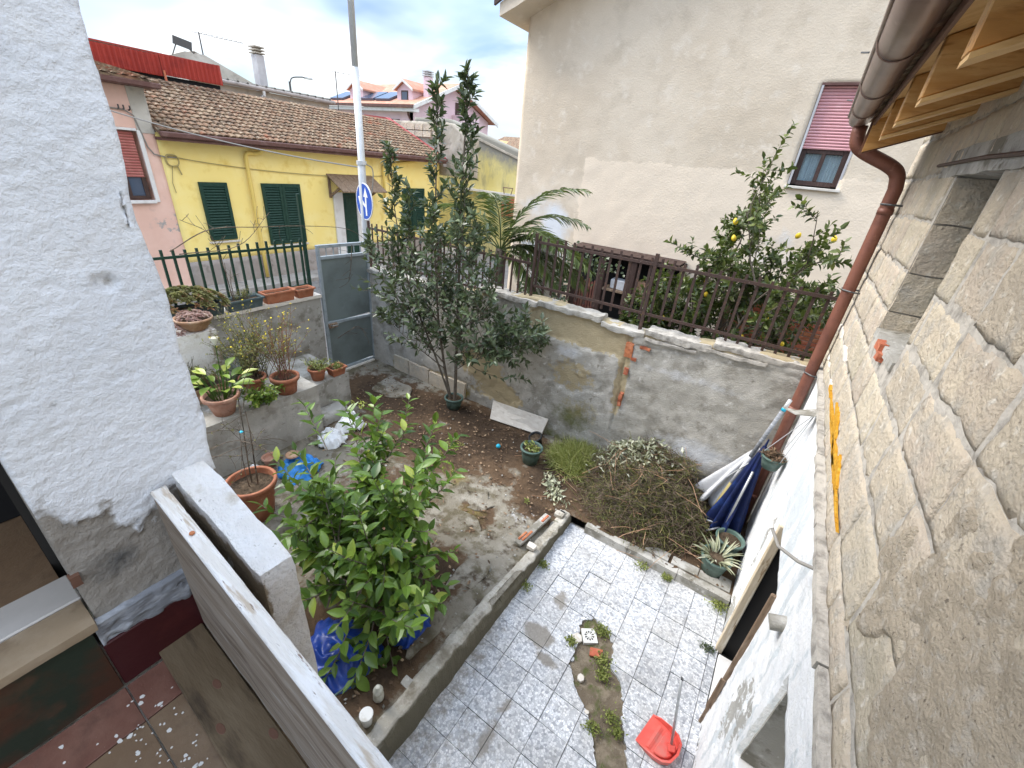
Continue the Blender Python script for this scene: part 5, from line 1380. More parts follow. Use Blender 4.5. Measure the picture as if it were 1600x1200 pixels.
# ---- pole with the round blue sign
sp = thing('sign_pole', 'tall whitish steel pole standing behind the gate', 'pole', (-6.8, 5.40, .06))
MB().tube([(-6.8, 5.40, .05), (-6.8, 5.41, 3.6), (-6.8, 5.42, 3.62), (-6.8, 5.42, 4.95)], [.072, .066, .060, .058], 14).build('shaft', 'galv', sp, smooth=True)
MB().tube([(-6.8, 5.42, 4.94), (-6.8, 5.44, 9.0)], [.050, .042], 14).build('upper_shaft', 'galv', sp, smooth=True)
MB().tube([(-6.8, 5.415, 3.56), (-6.8, 5.415, 3.62)], .085, 14).build('clamp', 'galv', sp)
MB().tube(smooth_path([(-6.74, 5.46, 3.58), (-6.68, 5.55, 3.50), (-6.68, 5.52, 3.2), (-6.72, 5.46, 2.9)], 5), .010, 5).build('cable', 'cable', sp)
tn = thing('traffic_sign', 'round blue traffic sign with white arrows ahead and left', 'sign', (-6.72, 5.36, 2.97))
SGC = Vector((-6.71, 5.36, 2.975))
sn_ = Vector((-.22, -.975, 0)).normalized()       # the sign is turned down the street
su = Vector((0, 0, 1)); sr = su.cross(sn_) * -1
sr = Vector((sn_.y * -1, sn_.x, 0))
def disc(r_, off, th, mat, name, n=48):
    pl = [SGC + sr * (r_ * math.cos(2 * math.pi * k / n)) + su * (r_ * math.sin(2 * math.pi * k / n)) + sn_ * off for k in range(n)]
    return MB().prism(pl, sn_ * th).build(name, mat, tn)
disc(.31, 0, .012, 'galv', 'plate'); disc(.308, .0125, .002, 'sign_white', 'border'); disc(.290, .0150, .002, 'sign_blue', 'face')
def flat(pts, name):
    MB().prism([SGC + sr * a + su * b + sn_ * .0175 for (a, b) in pts], sn_ * .0015).build(name, 'sign_white', tn)
flat([(-.001 + .045, -.23), (.045 + .05, -.23), (.095, .08), (.15, .08), (.07, .24), (-.01, .08), (.044, .08)], 'arrow_ahead')
flat([(.043, -.10), (.043, -.045), (-.085, .045), (-.055, .095), (-.215, .07), (-.155, -.08), (-.12, -.01)], 'arrow_left')
MB().beam(SGC - sn_ * .01 - su * .1, SGC - sn_ * .01 + su * .1, .03, .02).build('bracket', 'dark_steel', tn)

# ================================================================== BEIGE BUILDING and the neighbour's yard
bb = thing('beige_building', 'tall beige rendered building with one pink roller window behind the railing', 'building', (-1, 9, 0))
BW = (-.49, .20, 3.90, 5.29)
def bb_patch(u, v, p):
    e = min(p.x + 4.25, 4.05 + .05 * frac((p.x, 0, 0), 1.2, 3) - p.z, .35 + .5 * (4.5 - p.z) - p.x + .8)
    return .5 + .5 * max(-1, min(1, e / .18))
relief('gable_wall', 'beige_wall', bb, (-5.9, 9.0, -.3), (10.5, 0, 0), (0, 0, 10.3), 150, 140, lambda u, v, p: .014 * frac(p, .7, 4) + .006 * frac(p, 4, 4) + .006 * sm(.4, .6, bb_patch(u, v, p)), .35,
       attrs={'patch': bb_patch, 'pale': lambda u, v, p: max(.95 * blob(p.x, p.z, -4.75, 2.6, .5, .65), .6 * blob(p.x, p.z, -5.3, 3.0, .6, .6), .55 * blob(p.x, p.z, -.4, 2.9, .6, .8)), 'streak': lambda u, v, p: .55 * sm(4.0, 6.5, p.z) * (.6 + .8 * frac((p.x * 1.1, 0, p.z * .15), 1.4, 4))},
       keep=lambda u, v: not (BW[0] < -5.9 + 10.5 * u < BW[1] and BW[2] < -.3 + 10.3 * v < BW[3]))
MB().box((-5.895, 9.36, -.3), (-5.6, 15, 6.4)).build('side_wall', 'beige_wall', bb)
wallbox('rear_block', 'beige_wall', bb, (-5.5, 14.6, -.3), (4.6, 15, 6.4))
MB().prism([(-6.22, 8.42, 6.30), (-6.22, 8.42, 6.50), (-5.2, 8.42, 6.92), (4.6, 8.42, 10.6), (4.6, 8.42, 10.4), (-5.85, 8.42, 6.42)], (0, 6.8, 0)).build('roof_verge', 'beige_wall', bb)
MB().prism([(-6.32, 8.36, 6.46), (-6.32, 8.36, 6.56), (4.6, 8.36, 10.72), (4.6, 8.36, 10.61), (-5.2, 8.36, 6.93), (-6.225, 8.36, 6.505)], (0, .055, 0)).build('verge_trim', 'window_wood', bb)
roller(bb, (BW[0] + .02, 9.09, 4.44), (BW[1] - BW[0] - .04, 0, 0), (0, 0, .85), (0, -1, 0), 20, 'shutter_pink')
bw = MB()
bw.box((BW[0] + .02, 9.10, 3.93), (BW[0] + .09, 9.16, 4.44)).box((BW[1] - .09, 9.10, 3.93), (BW[1] - .02, 9.16, 4.44)).box((-.175, 9.095, 3.99), (-.115, 9.155, 4.38)).box((BW[0] + .091, 9.101, 3.92), (BW[1] - .091, 9.159, 3.99)).box((BW[0] + .091, 9.101, 4.38), (BW[1] - .091, 9.159, 4.44))
bw.build('window_frame', 'window_wood', bb, bevel=.006)
MB().box((BW[0] + .09, 9.13, 3.99), (-.176, 9.135, 4.38)).build('pane', 'glass', bb)
MB().box((-.114, 9.13, 3.99), (BW[1] - .09, 9.135, 4.38)).build('pane', 'glass', bb)
cu = []
for k in range(60):
    cu.append((BW[0] + .06 + .57 * k / 59, 9.21 + .018 * math.sin(k * .75) + .006 * math.sin(k * 2.1), 0))
mbc = MB()
mbc.add([(x, y, 3.95) for (x, y, z) in cu] + [(x, y, 4.5) for (x, y, z) in cu], [(k, k + 1, 61 + k, 60 + k) for k in range(59)])
mbc.build('curtain', 'curtain', bb, smooth=True, fixn=False)
room('window_room', (0, 0, 0), (1, 1, 1), bb) if False else None
wallbox('window_back', 'dark_room', bb, (BW[0] - .1, 9.55, 3.8), (BW[1] + .1, 9.6, 5.4))
wallbox('shutter_slot', 'eave_brown', bb, (BW[0] - .015, 8.985, BW[3] - .012), (BW[1] + .015, 9.10, BW[3] + .02))
wallbox('shutter_track', 'parapet_grey', bb, (BW[0] - .012, 8.985, 3.92), (BW[0] + .018, 9.09, BW[3] - .013))
wallbox('shutter_track', 'parapet_grey', bb, (BW[1] - .018, 8.985, 3.92), (BW[1] + .012, 9.09, BW[3] - .013))
wallbox('window_sill', 'travertine', bb, (BW[0] - .05, 8.93, 3.86), (BW[1] + .05, 9.12, 3.90), bevel=.006)

ny_ = MB().box((-6.3, 5.30, -.6), (3.2, 8.99, .95)).build('neighbour_yard', 'dark_paving')
struct(ny_)
pier = thing('white_pier', 'white plaster pier with dark cap behind the railing corner', 'pier', (-3.35, 5.9, .95))
rough_box('pier_body', 'white_trim', pier, (-3.43, 6.02, .9), (-3.20, 6.25, 2.72), cell=.06, amp=.008)
MB().box((-3.45, 6.0, 2.73), (-3.18, 6.27, 2.80)).build('cap', 'old_wood', pier, bevel=.01)
shed = thing('wooden_lean_to', 'dark wooden lean-to shelter against the beige building behind the railing', 'shed', (-2.9, 8.2, .95))
for x in (-3.86, -3.25, -2.6, -1.9):
    MB().box((x - .06, 8.50, .93), (x + .06, 8.60, 2.36 + .02 * x)).build('post', 'window_wood', shed, bevel=.008)
wallbox('beam', 'window_wood', shed, (-3.98, 8.48, 2.30), (-1.75, 8.62, 2.38))
for k in range(18):
    MB().prism([(-4.0 + k * .126, 8.46, 2.385), (-4.0 + k * .126, 8.98, 2.40), (-4.0 + k * .126, 8.98, 2.42), (-4.0 + k * .126, 8.46, 2.405)], (.12, 0, 0)).build('roof_board', 'window_wood', shed)
wallbox('interior_dark_sheet', 'black', shed, (-4.0, 8.92, .93), (-1.7, 8.96, 2.38))  # black sheet: the lean-to's dark interior painted as colour
wallbox('side_panel', 'old_wood', shed, (-1.74, 8.6, .93), (-1.70, 8.91, 2.36))
for k in range(9):
    MB().box((-3.83 + k * .062, 8.55, 1.0), (-3.79 + k * .062, 8.58, 1.72 + .03 * (k % 3))).build('board', 'twig_red', shed)
wallbox('shelf', 'old_wood', shed, (-3.2, 8.52, 1.62), (-1.78, 8.91, 1.66))
for k, (x, y, w, h) in enumerate(((-2.9, 8.72, .32, .20), (-2.35, 8.74, .28, .26), (-1.98, 8.72, .2, .18))):
    tag(MB().box((x - w / 2, y - .12, 1.662), (x + w / 2, y + .12, 1.66 + h), .01).build('storage_box', ('white_cloth', 'terracotta_old', 'parapet_grey')[k], bevel=.01),
        ('pale box on the shelf of the wooden lean-to', 'brownish box in the middle of the lean-to shelf', 'small grey box at the right end of the lean-to shelf')[k], 'box', 'boxes on the lean-to shelf')
pf = thing('picket_screen', 'white picket screen with ivy beside the wooden lean-to', 'fence', (-4.5, 8.3, .95))
for k in range(16):
    MB().box((-5.15 + k * .075, 8.30, .93), (-5.12 + k * .075, 8.325, 2.45)).build('picket', 'white_trim', pf)
MB().box((-5.2, 8.327, 2.25), (-3.95, 8.35, 2.30)).box((-5.2, 8.327, 1.25), (-3.95, 8.35, 1.30)).build('rail', 'white_trim', pf)

bp = thing('brick_screen', 'red brick screen wall between dark timber posts behind the potted lemon tree', 'wall', (.1, 7.35, .95))
wallbox('mortar_bed', 'mortar', bp, (-.56, 7.335, .93), (.86, 7.44, 2.28))
bmesh_brick = MB().box((-.108, -.05, -.028), (.108, .05, .028)).mesh('brick', bevel=.004)
bmesh_brick.materials.append(MAT['brick_red'])
for r_ in range(20):
    for c in range(6):
        x = -.45 + c * .228 + (.114 if r_ % 2 else 0) * (1 if c < 5 else -1) * (1 if c < 5 else 0)
        if x > .78: continue
        inst('brick', bmesh_brick, bp, Matrix.Translation((x, 7.375 + random.uniform(-.004, .004), .985 + r_ * .066)) @ Matrix.Rotation(random.uniform(-.01, .01), 4, 'Z'))
for x in (-.62, .13, .92):
    wallbox('post', 'old_wood', bp, (x - .05, 7.29, .93), (x + .05, 7.45 if x != .13 else 7.328, 2.42), bevel=.008)
wallbox('top_rail', 'old_wood', bp, (-.66, 7.30, 2.30), (.96, 7.46, 2.36), bevel=.006)
# ================================================================== THINGS IN THE YARD AND GARDEN
# ---- terraces for the pots
bench = thing('concrete_terrace', 'grey concrete terrace block carrying the row of terracotta pots', 'terrace', (-5.6, 1.8, 0))
rough_box('terrace_block', 'grey_plaster', bench, (-6.345, .35, -.05), (-4.93, 2.92, .84), cell=.06, amp=.008, s=4)
blk = thing('concrete_block', 'small concrete block beside the gate with two little pots', 'block', (-5.6, 3.4, 0))
rough_box('block_body', 'concrete', blk, (-6.345, 3.02, -.05), (-5.27, 3.67, .645), cell=.06, amp=.008, s=4)
rough_box('block_step', 'concrete', blk, (-5.262, 2.96, -.05), (-4.98, 3.42, .27), cell=.04, amp=.010, s=5, rnd=.05)
plinth = thing('plaster_plinth', 'whitewashed plinth carrying the bowl of pink succulents', 'plinth', (-6.0, 1.9, .8))
rough_box('plinth_body', 'whitewash', plinth, (-6.345, 1.30, .82), (-5.79, 2.19, 1.62), cell=.05, amp=.008, s=5, attrs={'bare': lambda c: .30 + .25 * sm(1.95, 2.15, c.y)})

def pot(name, label, c, r0, r1, h, mat, group, rim=.02, wall=.014, soil=True, seg=28, cat='pot', tilt=None):
    t = thing(name, label, cat, c, group)
    body = MB().lathe([(0, 0), (r0, 0), (r0 + (r1 - r0) * .55, h * .6), (r1 - rim * .3, h - rim * 1.6), (r1 + rim * .35, h - rim * 1.5), (r1 + rim * .45, h - .004), (r1 + rim * .2, h), (r1 - wall, h), (r1 - wall - .004, h - .012), (r1 - wall - .012, h * .8), (r0 + (r1 - r0) * .55 - wall, h * .62), (0, h * .62)], c, seg, wob=.006)
    body.build('pot_body', mat, t, smooth=False)
    bpy.data.objects[t.name].children[0].data.polygons.foreach_set('use_smooth', [True] * len(bpy.data.objects[t.name].children[0].data.polygons))
    if soil:
        rs_ = (r1 - wall) * .97
        n = 16
        vs = [(c[0], c[1], c[2] + h * .86)]; fs = []
        for k in range(n):
            for q in (.5, 1):
                t_ = 2 * math.pi * k / n
                vs.append((c[0] + rs_ * q * math.cos(t_), c[1] + rs_ * q * math.sin(t_), c[2] + h * .84 + random.uniform(-.008, .012)))
        for k in range(n):
            a, b = 1 + 2 * k, 1 + 2 * ((k + 1) % n)
            fs += [(0, a, b), (a, a + 1, b + 1, b)]
        MB().add(vs, fs).build('soil', 'soil', t, smooth=True)
    if tilt:
        t.rotation_euler = tilt
    return t
def planter(name, label, lo, hi, mat, group, taper=.025):
    t = thing(name, label, 'planter', ((lo[0] + hi[0]) / 2, (lo[1] + hi[1]) / 2, lo[2]), group)
    (x0, y0, z0), (x1, y1, z1) = lo, hi
    w = .012
    b_ = taper
    vs = [(x0 + b_, y0 + b_, z0), (x1 - b_, y0 + b_, z0), (x1 - b_, y1 - b_, z0), (x0 + b_, y1 - b_, z0), (x0, y0, z1), (x1, y0, z1), (x1, y1, z1), (x0, y1, z1),
          (x0 + w, y0 + w, z1), (x1 - w, y0 + w, z1), (x1 - w, y1 - w, z1), (x0 + w, y1 - w, z1), (x0 + w + b_ * .6, y0 + w + b_ * .6, z0 + (z1 - z0) * .4), (x1 - w - b_ * .6, y0 + w + b_ * .6, z0 + (z1 - z0) * .4), (x1 - w - b_ * .6, y1 - w - b_ * .6, z0 + (z1 - z0) * .4), (x0 + w + b_ * .6, y1 - w - b_ * .6, z0 + (z1 - z0) * .4)]
    fs = [(3, 2, 1, 0)] + [(k, (k + 1) % 4, 4 + (k + 1) % 4, 4 + k) for k in range(4)] + [(4 + k, 4 + (k + 1) % 4, 8 + (k + 1) % 4, 8 + k) for k in range(4)] + [(8 + k, 8 + (k + 1) % 4, 12 + (k + 1) % 4, 12 + k) for k in range(4)] + [(12, 13, 14, 15)]
    MB().add(vs, fs).build('planter_body', mat, t, bevel=.003)
    e = .012
    MB().box((x0 - e, y0 - e, z1 - .022), (x0 + .002, y1 + e, z1 + .004)).box((x1 - .002, y0 - e, z1 - .022), (x1 + e, y1 + e, z1 + .004)).box((x0 + .003, y0 - e, z1 - .0215), (x1 - .003, y0 + .002, z1 + .0035)).box((x0 + .003, y1 - .002, z1 - .0215), (x1 - .003, y1 + e, z1 + .0035)).build('rim', mat, t)
    relief('soil', 'soil', t, (x0 + w + .008, y0 + w + .008, z1 - .035), (x1 - x0 - 2 * w - .016, 0, 0), (0, y1 - y0 - 2 * w - .016, 0), 8, 20, lambda u, v, p: .012 * frac(p, 9, 3), 0)
    return t
PG = 'pots on the terrace'
pot('terracotta_pot', 'large terracotta pot with bare dead shrub beside the white parapet', (-4.03, 1.49, .10), .155, .235, .48, 'terracotta', 'garden pots', rim=.035)
pot('terracotta_pot', 'faded pink terracotta pot with calla leaves on the terrace', (-5.10, 1.80, .842), .11, .185, .25, 'terracotta_pink', PG, rim=.03)
pot('terracotta_pot', 'round terracotta pot with tall dry weeds at the terrace corner', (-5.06, 2.56, .842), .12, .165, .24, 'terracotta', PG, rim=.035)
pot('terracotta_pot', 'half hidden terracotta pot between the calla pot and corner pot', (-5.36, 2.30, .842), .10, .15, .22, 'terracotta', PG, rim=.03)
pot('terracotta_pot', 'small terracotta pot with white stems on the concrete block', (-5.42, 3.24, .647), .085, .125, .19, 'terracotta', PG, rim=.025)
planter('terracotta_planter', 'small square terracotta planter nearest the gate', (-5.46, 3.40, .647), (-5.27, 3.64, .78), 'terracotta', PG)
planter('terracotta_planter', 'dark red rectangular planter stacked behind the calla pot', (-5.75, 1.55, .842), (-5.45, 2.02, 1.05), 'terracotta_old', PG)
WG = 'planters along the street wall'
planter('plastic_planter', 'dark grey trough planter overgrown with succulents on the street wall', (-6.50, 1.88, 1.602), (-6.30, 2.56, 1.77), 'grey_planter', WG)
planter('plastic_planter', 'blue grey trough planter in the middle of the street wall', (-6.50, 2.60, 1.602), (-6.31, 3.10, 1.75), 'grey_planter', WG)
planter('terracotta_planter', 'long orange terracotta planter on the street wall', (-6.50, 3.14, 1.602), (-6.32, 3.60, 1.77), 'terracotta', WG)
planter('terracotta_planter', 'short orange terracotta planter at the gate end of the wall', (-6.50, 3.64, 1.602), (-6.32, 3.93, 1.745), 'terracotta', WG)
bt = thing('terracotta_bowl', 'shallow terracotta bowl of pink succulents on the plinth', 'bowl', (-5.92, 2.02, 1.625))
MB().lathe([(0, 0), (.10, 0), (.16, .06), (.195, .13), (.205, .135), (.205, .16), (.19, .162), (.18, .14), (.12, .06), (0, .05)], (-5.92, 2.02, 1.625), 28).build('bowl_body', 'terracotta_old', bt, smooth=True)
MB().lathe([(0, .13), (.1, .135), (.182, .125)], (-5.92, 2.02, 1.625), 20).build('soil', 'soil', bt, smooth=True)
pot('plastic_pot', 'green plastic pot standing in the garden beside the brush heap', (-2.17, 4.27, .10), .105, .150, .26, 'green_plastic', 'garden pots', rim=.022)
pot('plastic_pot', 'small black plastic pot tipped against the travertine slab', (-2.30, 4.70, .12), .07, .10, .16, 'black_plastic', 'garden pots', rim=.014, tilt=(.35, -.2, 0))
pot('plastic_pot', 'green plastic pot with dry spiky leaves by the whitewashed wall', (.345, 3.95, .118), .105, .150, .22, 'green_plastic', 'garden pots', rim=.02)
pot('plastic_pot', 'dusty green pot behind the spiky plant under the umbrellas', (.42, 4.30, .11), .10, .145, .24, 'green_plastic', 'garden pots', rim=.02)
pot('plastic_pot', 'grey green pot at the foot of the bay tree', (-3.94, 4.68, .10), .11, .150, .20, 'green_plastic', 'garden pots', rim=.02)
hp = pot('hanging_pot', 'dark hanging pot of dry stems strung from the whitewashed wall', (.475, 4.42, 1.30), .075, .11, .14, 'green_plastic', 'garden pots', rim=.014)
for (dx, dy) in ((-.10, .03), (.06, -.09), (.05, .1)):
    MB().tube([(.475 + dx, 4.42 + dy, 1.43), (.575, 4.02, 2.17)], .0035, 4).build('string', 'white_cloth', hp)

# ---- red dustpan with long handle
dp = thing('dustpan', 'red long handled dustpan on the terrazzo tiles', 'dustpan', (.33, 2.13, .0))
C0 = Vector((.215, 2.145, .006)); ax = Vector((.97, -.24, 0)).normalized(); ay = Vector((-ax.y, ax.x, 0))
def dpp(a, b, z): return C0 + ax * a + ay * b + Vector((0, 0, z))
outl = [(0, -.125), (.06, -.135), (.14, -.135), (.20, -.12), (.245, -.08), (.26, 0), (.245, .08), (.20, .12), (.14, .135), (.06, .135), (0, .125)]
hw = [.006, .035, .055, .065, .072, .075, .072, .065, .055, .035, .006]
vs = []
for (a, b), h in zip(outl, hw):
    s_ = .93
    vs += [dpp(a, b, 0), dpp(a + .012 * (a > .1), b * 1.05, h), dpp(a * .97 + .004, b * .99, h + .001), dpp(a * .955 + .004, b * s_, .006)]
n = len(outl); fs = []
for k in range(n - 1):
    for q in range(3):
        fs.append((k * 4 + q, (k + 1) * 4 + q, (k + 1) * 4 + q + 1, k * 4 + q + 1))
fs += [tuple(k * 4 for k in range(n))[::-1], tuple(k * 4 + 3 for k in range(n)), (0, 1, 2, 3), tuple((n - 1) * 4 + q for q in (3, 2, 1, 0)), (0, 3, (n - 1) * 4 + 3, (n - 1) * 4)]
MB().add(vs, fs).build('pan', 'red_plastic', dp)
MB().add([dpp(.07, -.10, .008), dpp(.09, -.10, .016), dpp(.11, -.10, .008), dpp(.07, .10, .008), dpp(.09, .10, .016), dpp(.11, .10, .008)], [(0, 1, 4, 3), (1, 2, 5, 4), (0, 2, 1), (3, 4, 5), (0, 3, 5, 2)]).build('ridge', 'red_plastic', dp)
pl = [dpp(.13 + .11 * math.sin(t), .10 * math.cos(t), .012) for t in [math.pi * k / 12 for k in range(13)]]
MB().prism(pl, (0, 0, .018)).build('raised_floor', 'red_plastic', dp, bevel=.006)
MB().beam(dpp(.205, .02, .03), dpp(.22, .0, .075), .05, .05).build('socket', 'red_plastic', dp, bevel=.008)
MB().tube([dpp(.21, .012, .04), Vector((.312, 2.245, .62))], .0095, 8).build('handle', 'aluminium', dp, smooth=True)
MB().tube([Vector((.312, 2.245, .615)), Vector((.305, 2.25, .645)), Vector((.315, 2.24, .655)), Vector((.320, 2.24, .63))], .004, 5).build('hanging_loop', 'dark_steel', dp)

# ---- drain and loose shards in the broken strip
dr = thing('drain_grate', 'square white plastic floor drain with radial slots in the broken tiles', 'drain', (-.44, 2.55, 0))
DC = Vector((-.44, 2.552, -.006)); ca, sa = math.cos(.62), math.sin(.62)
sq = lambda a, b, z: DC + Vector((a * ca - b * sa, a * sa + b * ca, z))
n = 32; vs = []; fs = []
for k in range(n):
    t = 2 * math.pi * k / n
    c_, s_ = math.cos(t), math.sin(t)
    m_ = .066 / max(abs(c_), abs(s_))
    for (rr, z) in ((m_, -.02), (m_, .010), (.046, .010), (.046, -.01)):
        vs.append(sq(rr * c_, rr * s_, z))
for k in range(n):
    k2 = (k + 1) % n
    for q in range(3):
        fs.append((k * 4 + q, k2 * 4 + q, k2 * 4 + q + 1, k * 4 + q + 1))
MB().add(vs, fs).build('frame', 'white_plastic', dr)
for k in range(10):
    t = 2 * math.pi * k / 10
    MB().beam(sq(.014 * math.cos(t), .014 * math.sin(t), .006), sq(.0465 * math.cos(t), .0465 * math.sin(t), .006), .008, .008).build('spoke', 'white_plastic', dr)
MB().lathe([(0, .011), (.012, .011), (.015, .004)], DC, 14).build('hub', 'white_plastic', dr)
MB().lathe([(0, -.012), (.047, -.012)], DC, 24).build('sump', 'black', dr)
MB().obox((-.325, 2.445, .0), Vector((.052, .02, .004)), Vector((-.012, .036, 0)), (0, 0, .010)).build('x', 'brick_red', None, bevel=.003)
o = bpy.data.objects['x']; o.name = 'tile_shard'; o.data.name = 'tile_shard'
tag(o, 'terracotta tile shard lying below the floor drain', 'shard')
for k, (x, y, r_, lb_) in enumerate(((-.35, 2.17, .035, 'pale stone chip in the middle of the broken strip'), (-.53, 2.46, .05, 'broken terrazzo corner left of the floor drain'), (-.20, 1.97, .02, 'tiny white chip low in the broken strip'))):
    pl = [(x + r_ * random.uniform(.7, 1.2) * math.cos(t), y + r_ * random.uniform(.7, 1.2) * math.sin(t), -.018) for t in (0, 1, 2, 3, 4.1, 5.2)]
    tag(MB().prism(pl, (.002, .0, .026)).build('stone_chip', 'travertine', bevel=.004), lb_, 'stone chip')

# ---- lumps along the curb
bl = thing('broken_hollow_brick', 'broken orange hollow brick strip lying on the curb', 'brick', (-1.42, 3.2, .2))
d_ = Vector((.04, .60, -.045)).normalized()
p0 = Vector((-1.47, 2.86, .205))
MB().beam(p0, p0 + d_ * .62, .085, .035).build('mortar_strip', 'concrete', bl, bevel=.006)
for (a, b, off) in ((.06, .25, .018), (.05, .20, -.02), (.46, .60, .012)):
    MB().beam(p0 + d_ * a + Vector((off, 0, .022)), p0 + d_ * b + Vector((off, 0, .022)), .026, .014).build('terracotta_rib', 'brick_red', bl, bevel=.003)
for k, (x, y, z, s_, lb_) in enumerate(((-1.33, 2.93, .205, .05, 'white chip of plaster on the curb below the hollow brick'), (-1.36, 1.18, .30, .05, 'grey cracked lump on the near end of the curb'), (-1.34, 3.60, .14, .055, 'rusty drain stub at the corner of the curb'))):
    tag(rough_box('mortar_lump', ('travertine', 'concrete', 'old_curb')[k], None, (x - s_, y - s_ * .7, z - .03), (x + s_, y + s_ * .7, z + .018), cell=.02, amp=.006, s=14, rnd=.008), lb_, 'lump')
hl = thing('drain_box', 'square dark hole with metal edge at the curb corner', 'drain', (-1.32, 3.66, .12))
MB().box((-1.37, 3.605, .125), (-1.29, 3.69, .137)).build('frame', 'concrete', hl)
MB().box((-1.36, 3.615, .1371), (-1.30, 3.68, .139)).build('opening', 'black', hl)

# ---- slab, ball, bottle, cup
TS = thing('travertine_slab', 'cream travertine slab leaning against the garden wall', 'slab', (-2.85, 4.9, .1))
q = [Vector(p) for p in ((-3.27, 4.80, .10), (-2.36, 4.90, .13), (-2.33, 5.01, .395), (-3.36, 4.99, .33))]
nn = (q[1] - q[0]).cross(q[3] - q[0]).normalized()
MB().prism(q, -nn * .03).build('slab_body', 'travertine', TS, bevel=.004)
bmx = bmesh.new(); bmesh.ops.create_icosphere(bmx, subdivisions=3, radius=.034)
meb = bpy.data.meshes.new('ball'); bmx.to_mesh(meb); bmx.free()
meb.polygons.foreach_set('use_smooth', [True] * len(meb.polygons))
ob = link('ball', meb, 'turquoise'); ob.location = (-2.70, 4.24, .135); ob.scale = (1, 1, .96)
tag(ob, 'small turquoise ball on the soil left of the green pot', 'ball')
bo = thing('plastic_bottle', 'dirty white plastic bottle standing at the foot of the lemon tree', 'bottle', (-1.46, .99, gz(-1.46, .99)))
MB().lathe([(0, 0), (.034, 0), (.038, .01), (.038, .06), (.032, .09), (.036, .13), (.030, .155), (.016, .172), (.014, .185), (0, .185)], (-1.46, .99, gz(-1.46, .99)), 20).build('bottle_body', 'dirty_bottle', bo, smooth=True)
MB().lathe([(.0165, .176), (.0165, .198), (.012, .202), (0, .202)], (-1.46, .99, gz(-1.46, .99)), 14).build('cap', 'dirty_bottle', bo, smooth=True)
bo.rotation_euler = (.12, .10, .3)
cu_ = thing('paper_cup', 'white cup lying near the plank at the end of the curb', 'cup', (-1.40, .84, gz(-1.4, .84)))
MB().lathe([(0, 0), (.032, 0), (.043, .11), (.046, .112), (.046, .118), (.040, .116), (.030, .01), (0, .01)], (-1.40, .84, gz(-1.4, .84)), 20).build('cup_body', 'white_plastic', cu_, smooth=True)
MB().lathe([(.0, .119), (.044, .119), (.047, .113)], (-1.40, .84, gz(-1.4, .84)), 20).build('lid', 'white_plastic', cu_)

# ---- crumpled sheets and sacks
def crumple(name, label, cat, mat, c, rx, ry, h, seed, n=36, fold=1.0, parent=None, group=None):
    vs = []; fs = []
    for j in range(n + 1):
        for i in range(n + 1):
            a, b = (i / n * 2 - 1), (j / n * 2 - 1)
            rr = min(1, math.hypot(a, b))
            x, y = a * rx, b * ry
            nz = noise.noise(Vector((a * 1.7 + seed, b * 1.7, seed))) * .6 + abs(noise.noise(Vector((a * 3.5, b * 3.5 + seed, 2)))) * .7
            z = h * ((1 - rr ** 2.2) * .65 + max(0, nz) * fold * (1 - .6 * rr))
            x += noise.noise(Vector((a * 2, b * 2, seed + 9))) * rx * .22
            y += noise.noise(Vector((a * 2, b * 2, seed + 19))) * ry * .22
            vs.append((c[0] + x, c[1] + y, c[2] + max(z, .002)))
    W_ = n + 1
    for j in range(n):
        for i in range(n):
            a, b = ((i + .5) / n * 2 - 1), ((j + .5) / n * 2 - 1)
            if math.hypot(a, b) + .14 * noise.noise(Vector((a * 3, b * 3, seed))) > 1.02: continue
            fs.append((j * W_ + i, j * W_ + i + 1, (j + 1) * W_ + i + 1, (j + 1) * W_ + i))
    o = MB().add(vs, fs).build(name, mat, parent, smooth=True, fixn=False)
    so = o.modifiers.new('thickness', 'SOLIDIFY'); so.thickness = .004
    if label: tag(o, label, cat, group)
    return o
crumple('tarpaulin', 'crumpled blue tarpaulin under the lemon tree', 'tarpaulin', 'blue_tarp', (-1.95, 1.03, gz(-1.95, 1.03) - .01), .34, .26, .17, 3.1, n=48)
crumple('tarpaulin', 'loose fold of blue tarpaulin sticking out right of the lemon tree', 'tarpaulin', 'blue_tarp', (-1.68, 1.52, gz(-1.68, 1.52) - .01), .15, .20, .20, 8.4, n=40, fold=1.4)
crumple('plastic_bag', 'bright light blue plastic bag beside the large pot', 'bag', 'light_blue', (-4.35, 2.18, .10), .27, .24, .24, 5.5)
tag(MB().lathe([(0, .022), (.07, .024), (.085, .012), (.085, 0)], (-4.40, 2.15, .345), 24).build('tin_lid', 'terracotta_old', smooth=True), 'round golden tin lid lying on the light blue bag', 'lid')
SG = 'white sacks by the terrace'
crumple('white_sack', 'white sack at the foot of the terrace nearest the gate', 'sack', 'white_bag', (-4.72, 3.22, .09), .21, .22, .24, 1.7, group=SG)
crumple('white_sack', 'middle white sack lying between the blue bag and block', 'sack', 'white_bag', (-4.62, 2.82, .09), .22, .2, .2, 4.9, group=SG)
crumple('white_sack', 'white sack behind the rim of the large terracotta pot', 'sack', 'white_bag', (-4.55, 1.62, .09), .26, .34, .24, 7.7, group=SG)
pot('terracotta_pot', 'little terracotta pot lying beside the light blue bag', (-4.72, 2.02, .10), .06, .09, .14, 'terracotta_pink', 'garden pots', rim=.016, soil=False)
hs = []
for k in range(70):
    t = k / 69 * 3.3 * math.pi
    hs.append((-1.86 + .20 * math.cos(t) - .04 * k / 69, .92 + .24 * math.sin(t) + .02 * math.sin(3 * t), .30 + .05 * abs(math.sin(t * .8))))
tag(MB().tube(hs, .0085, 7).build('garden_hose', 'green_plastic', smooth=True), 'thin dark green garden hose looped over the blue tarpaulin', 'hose')

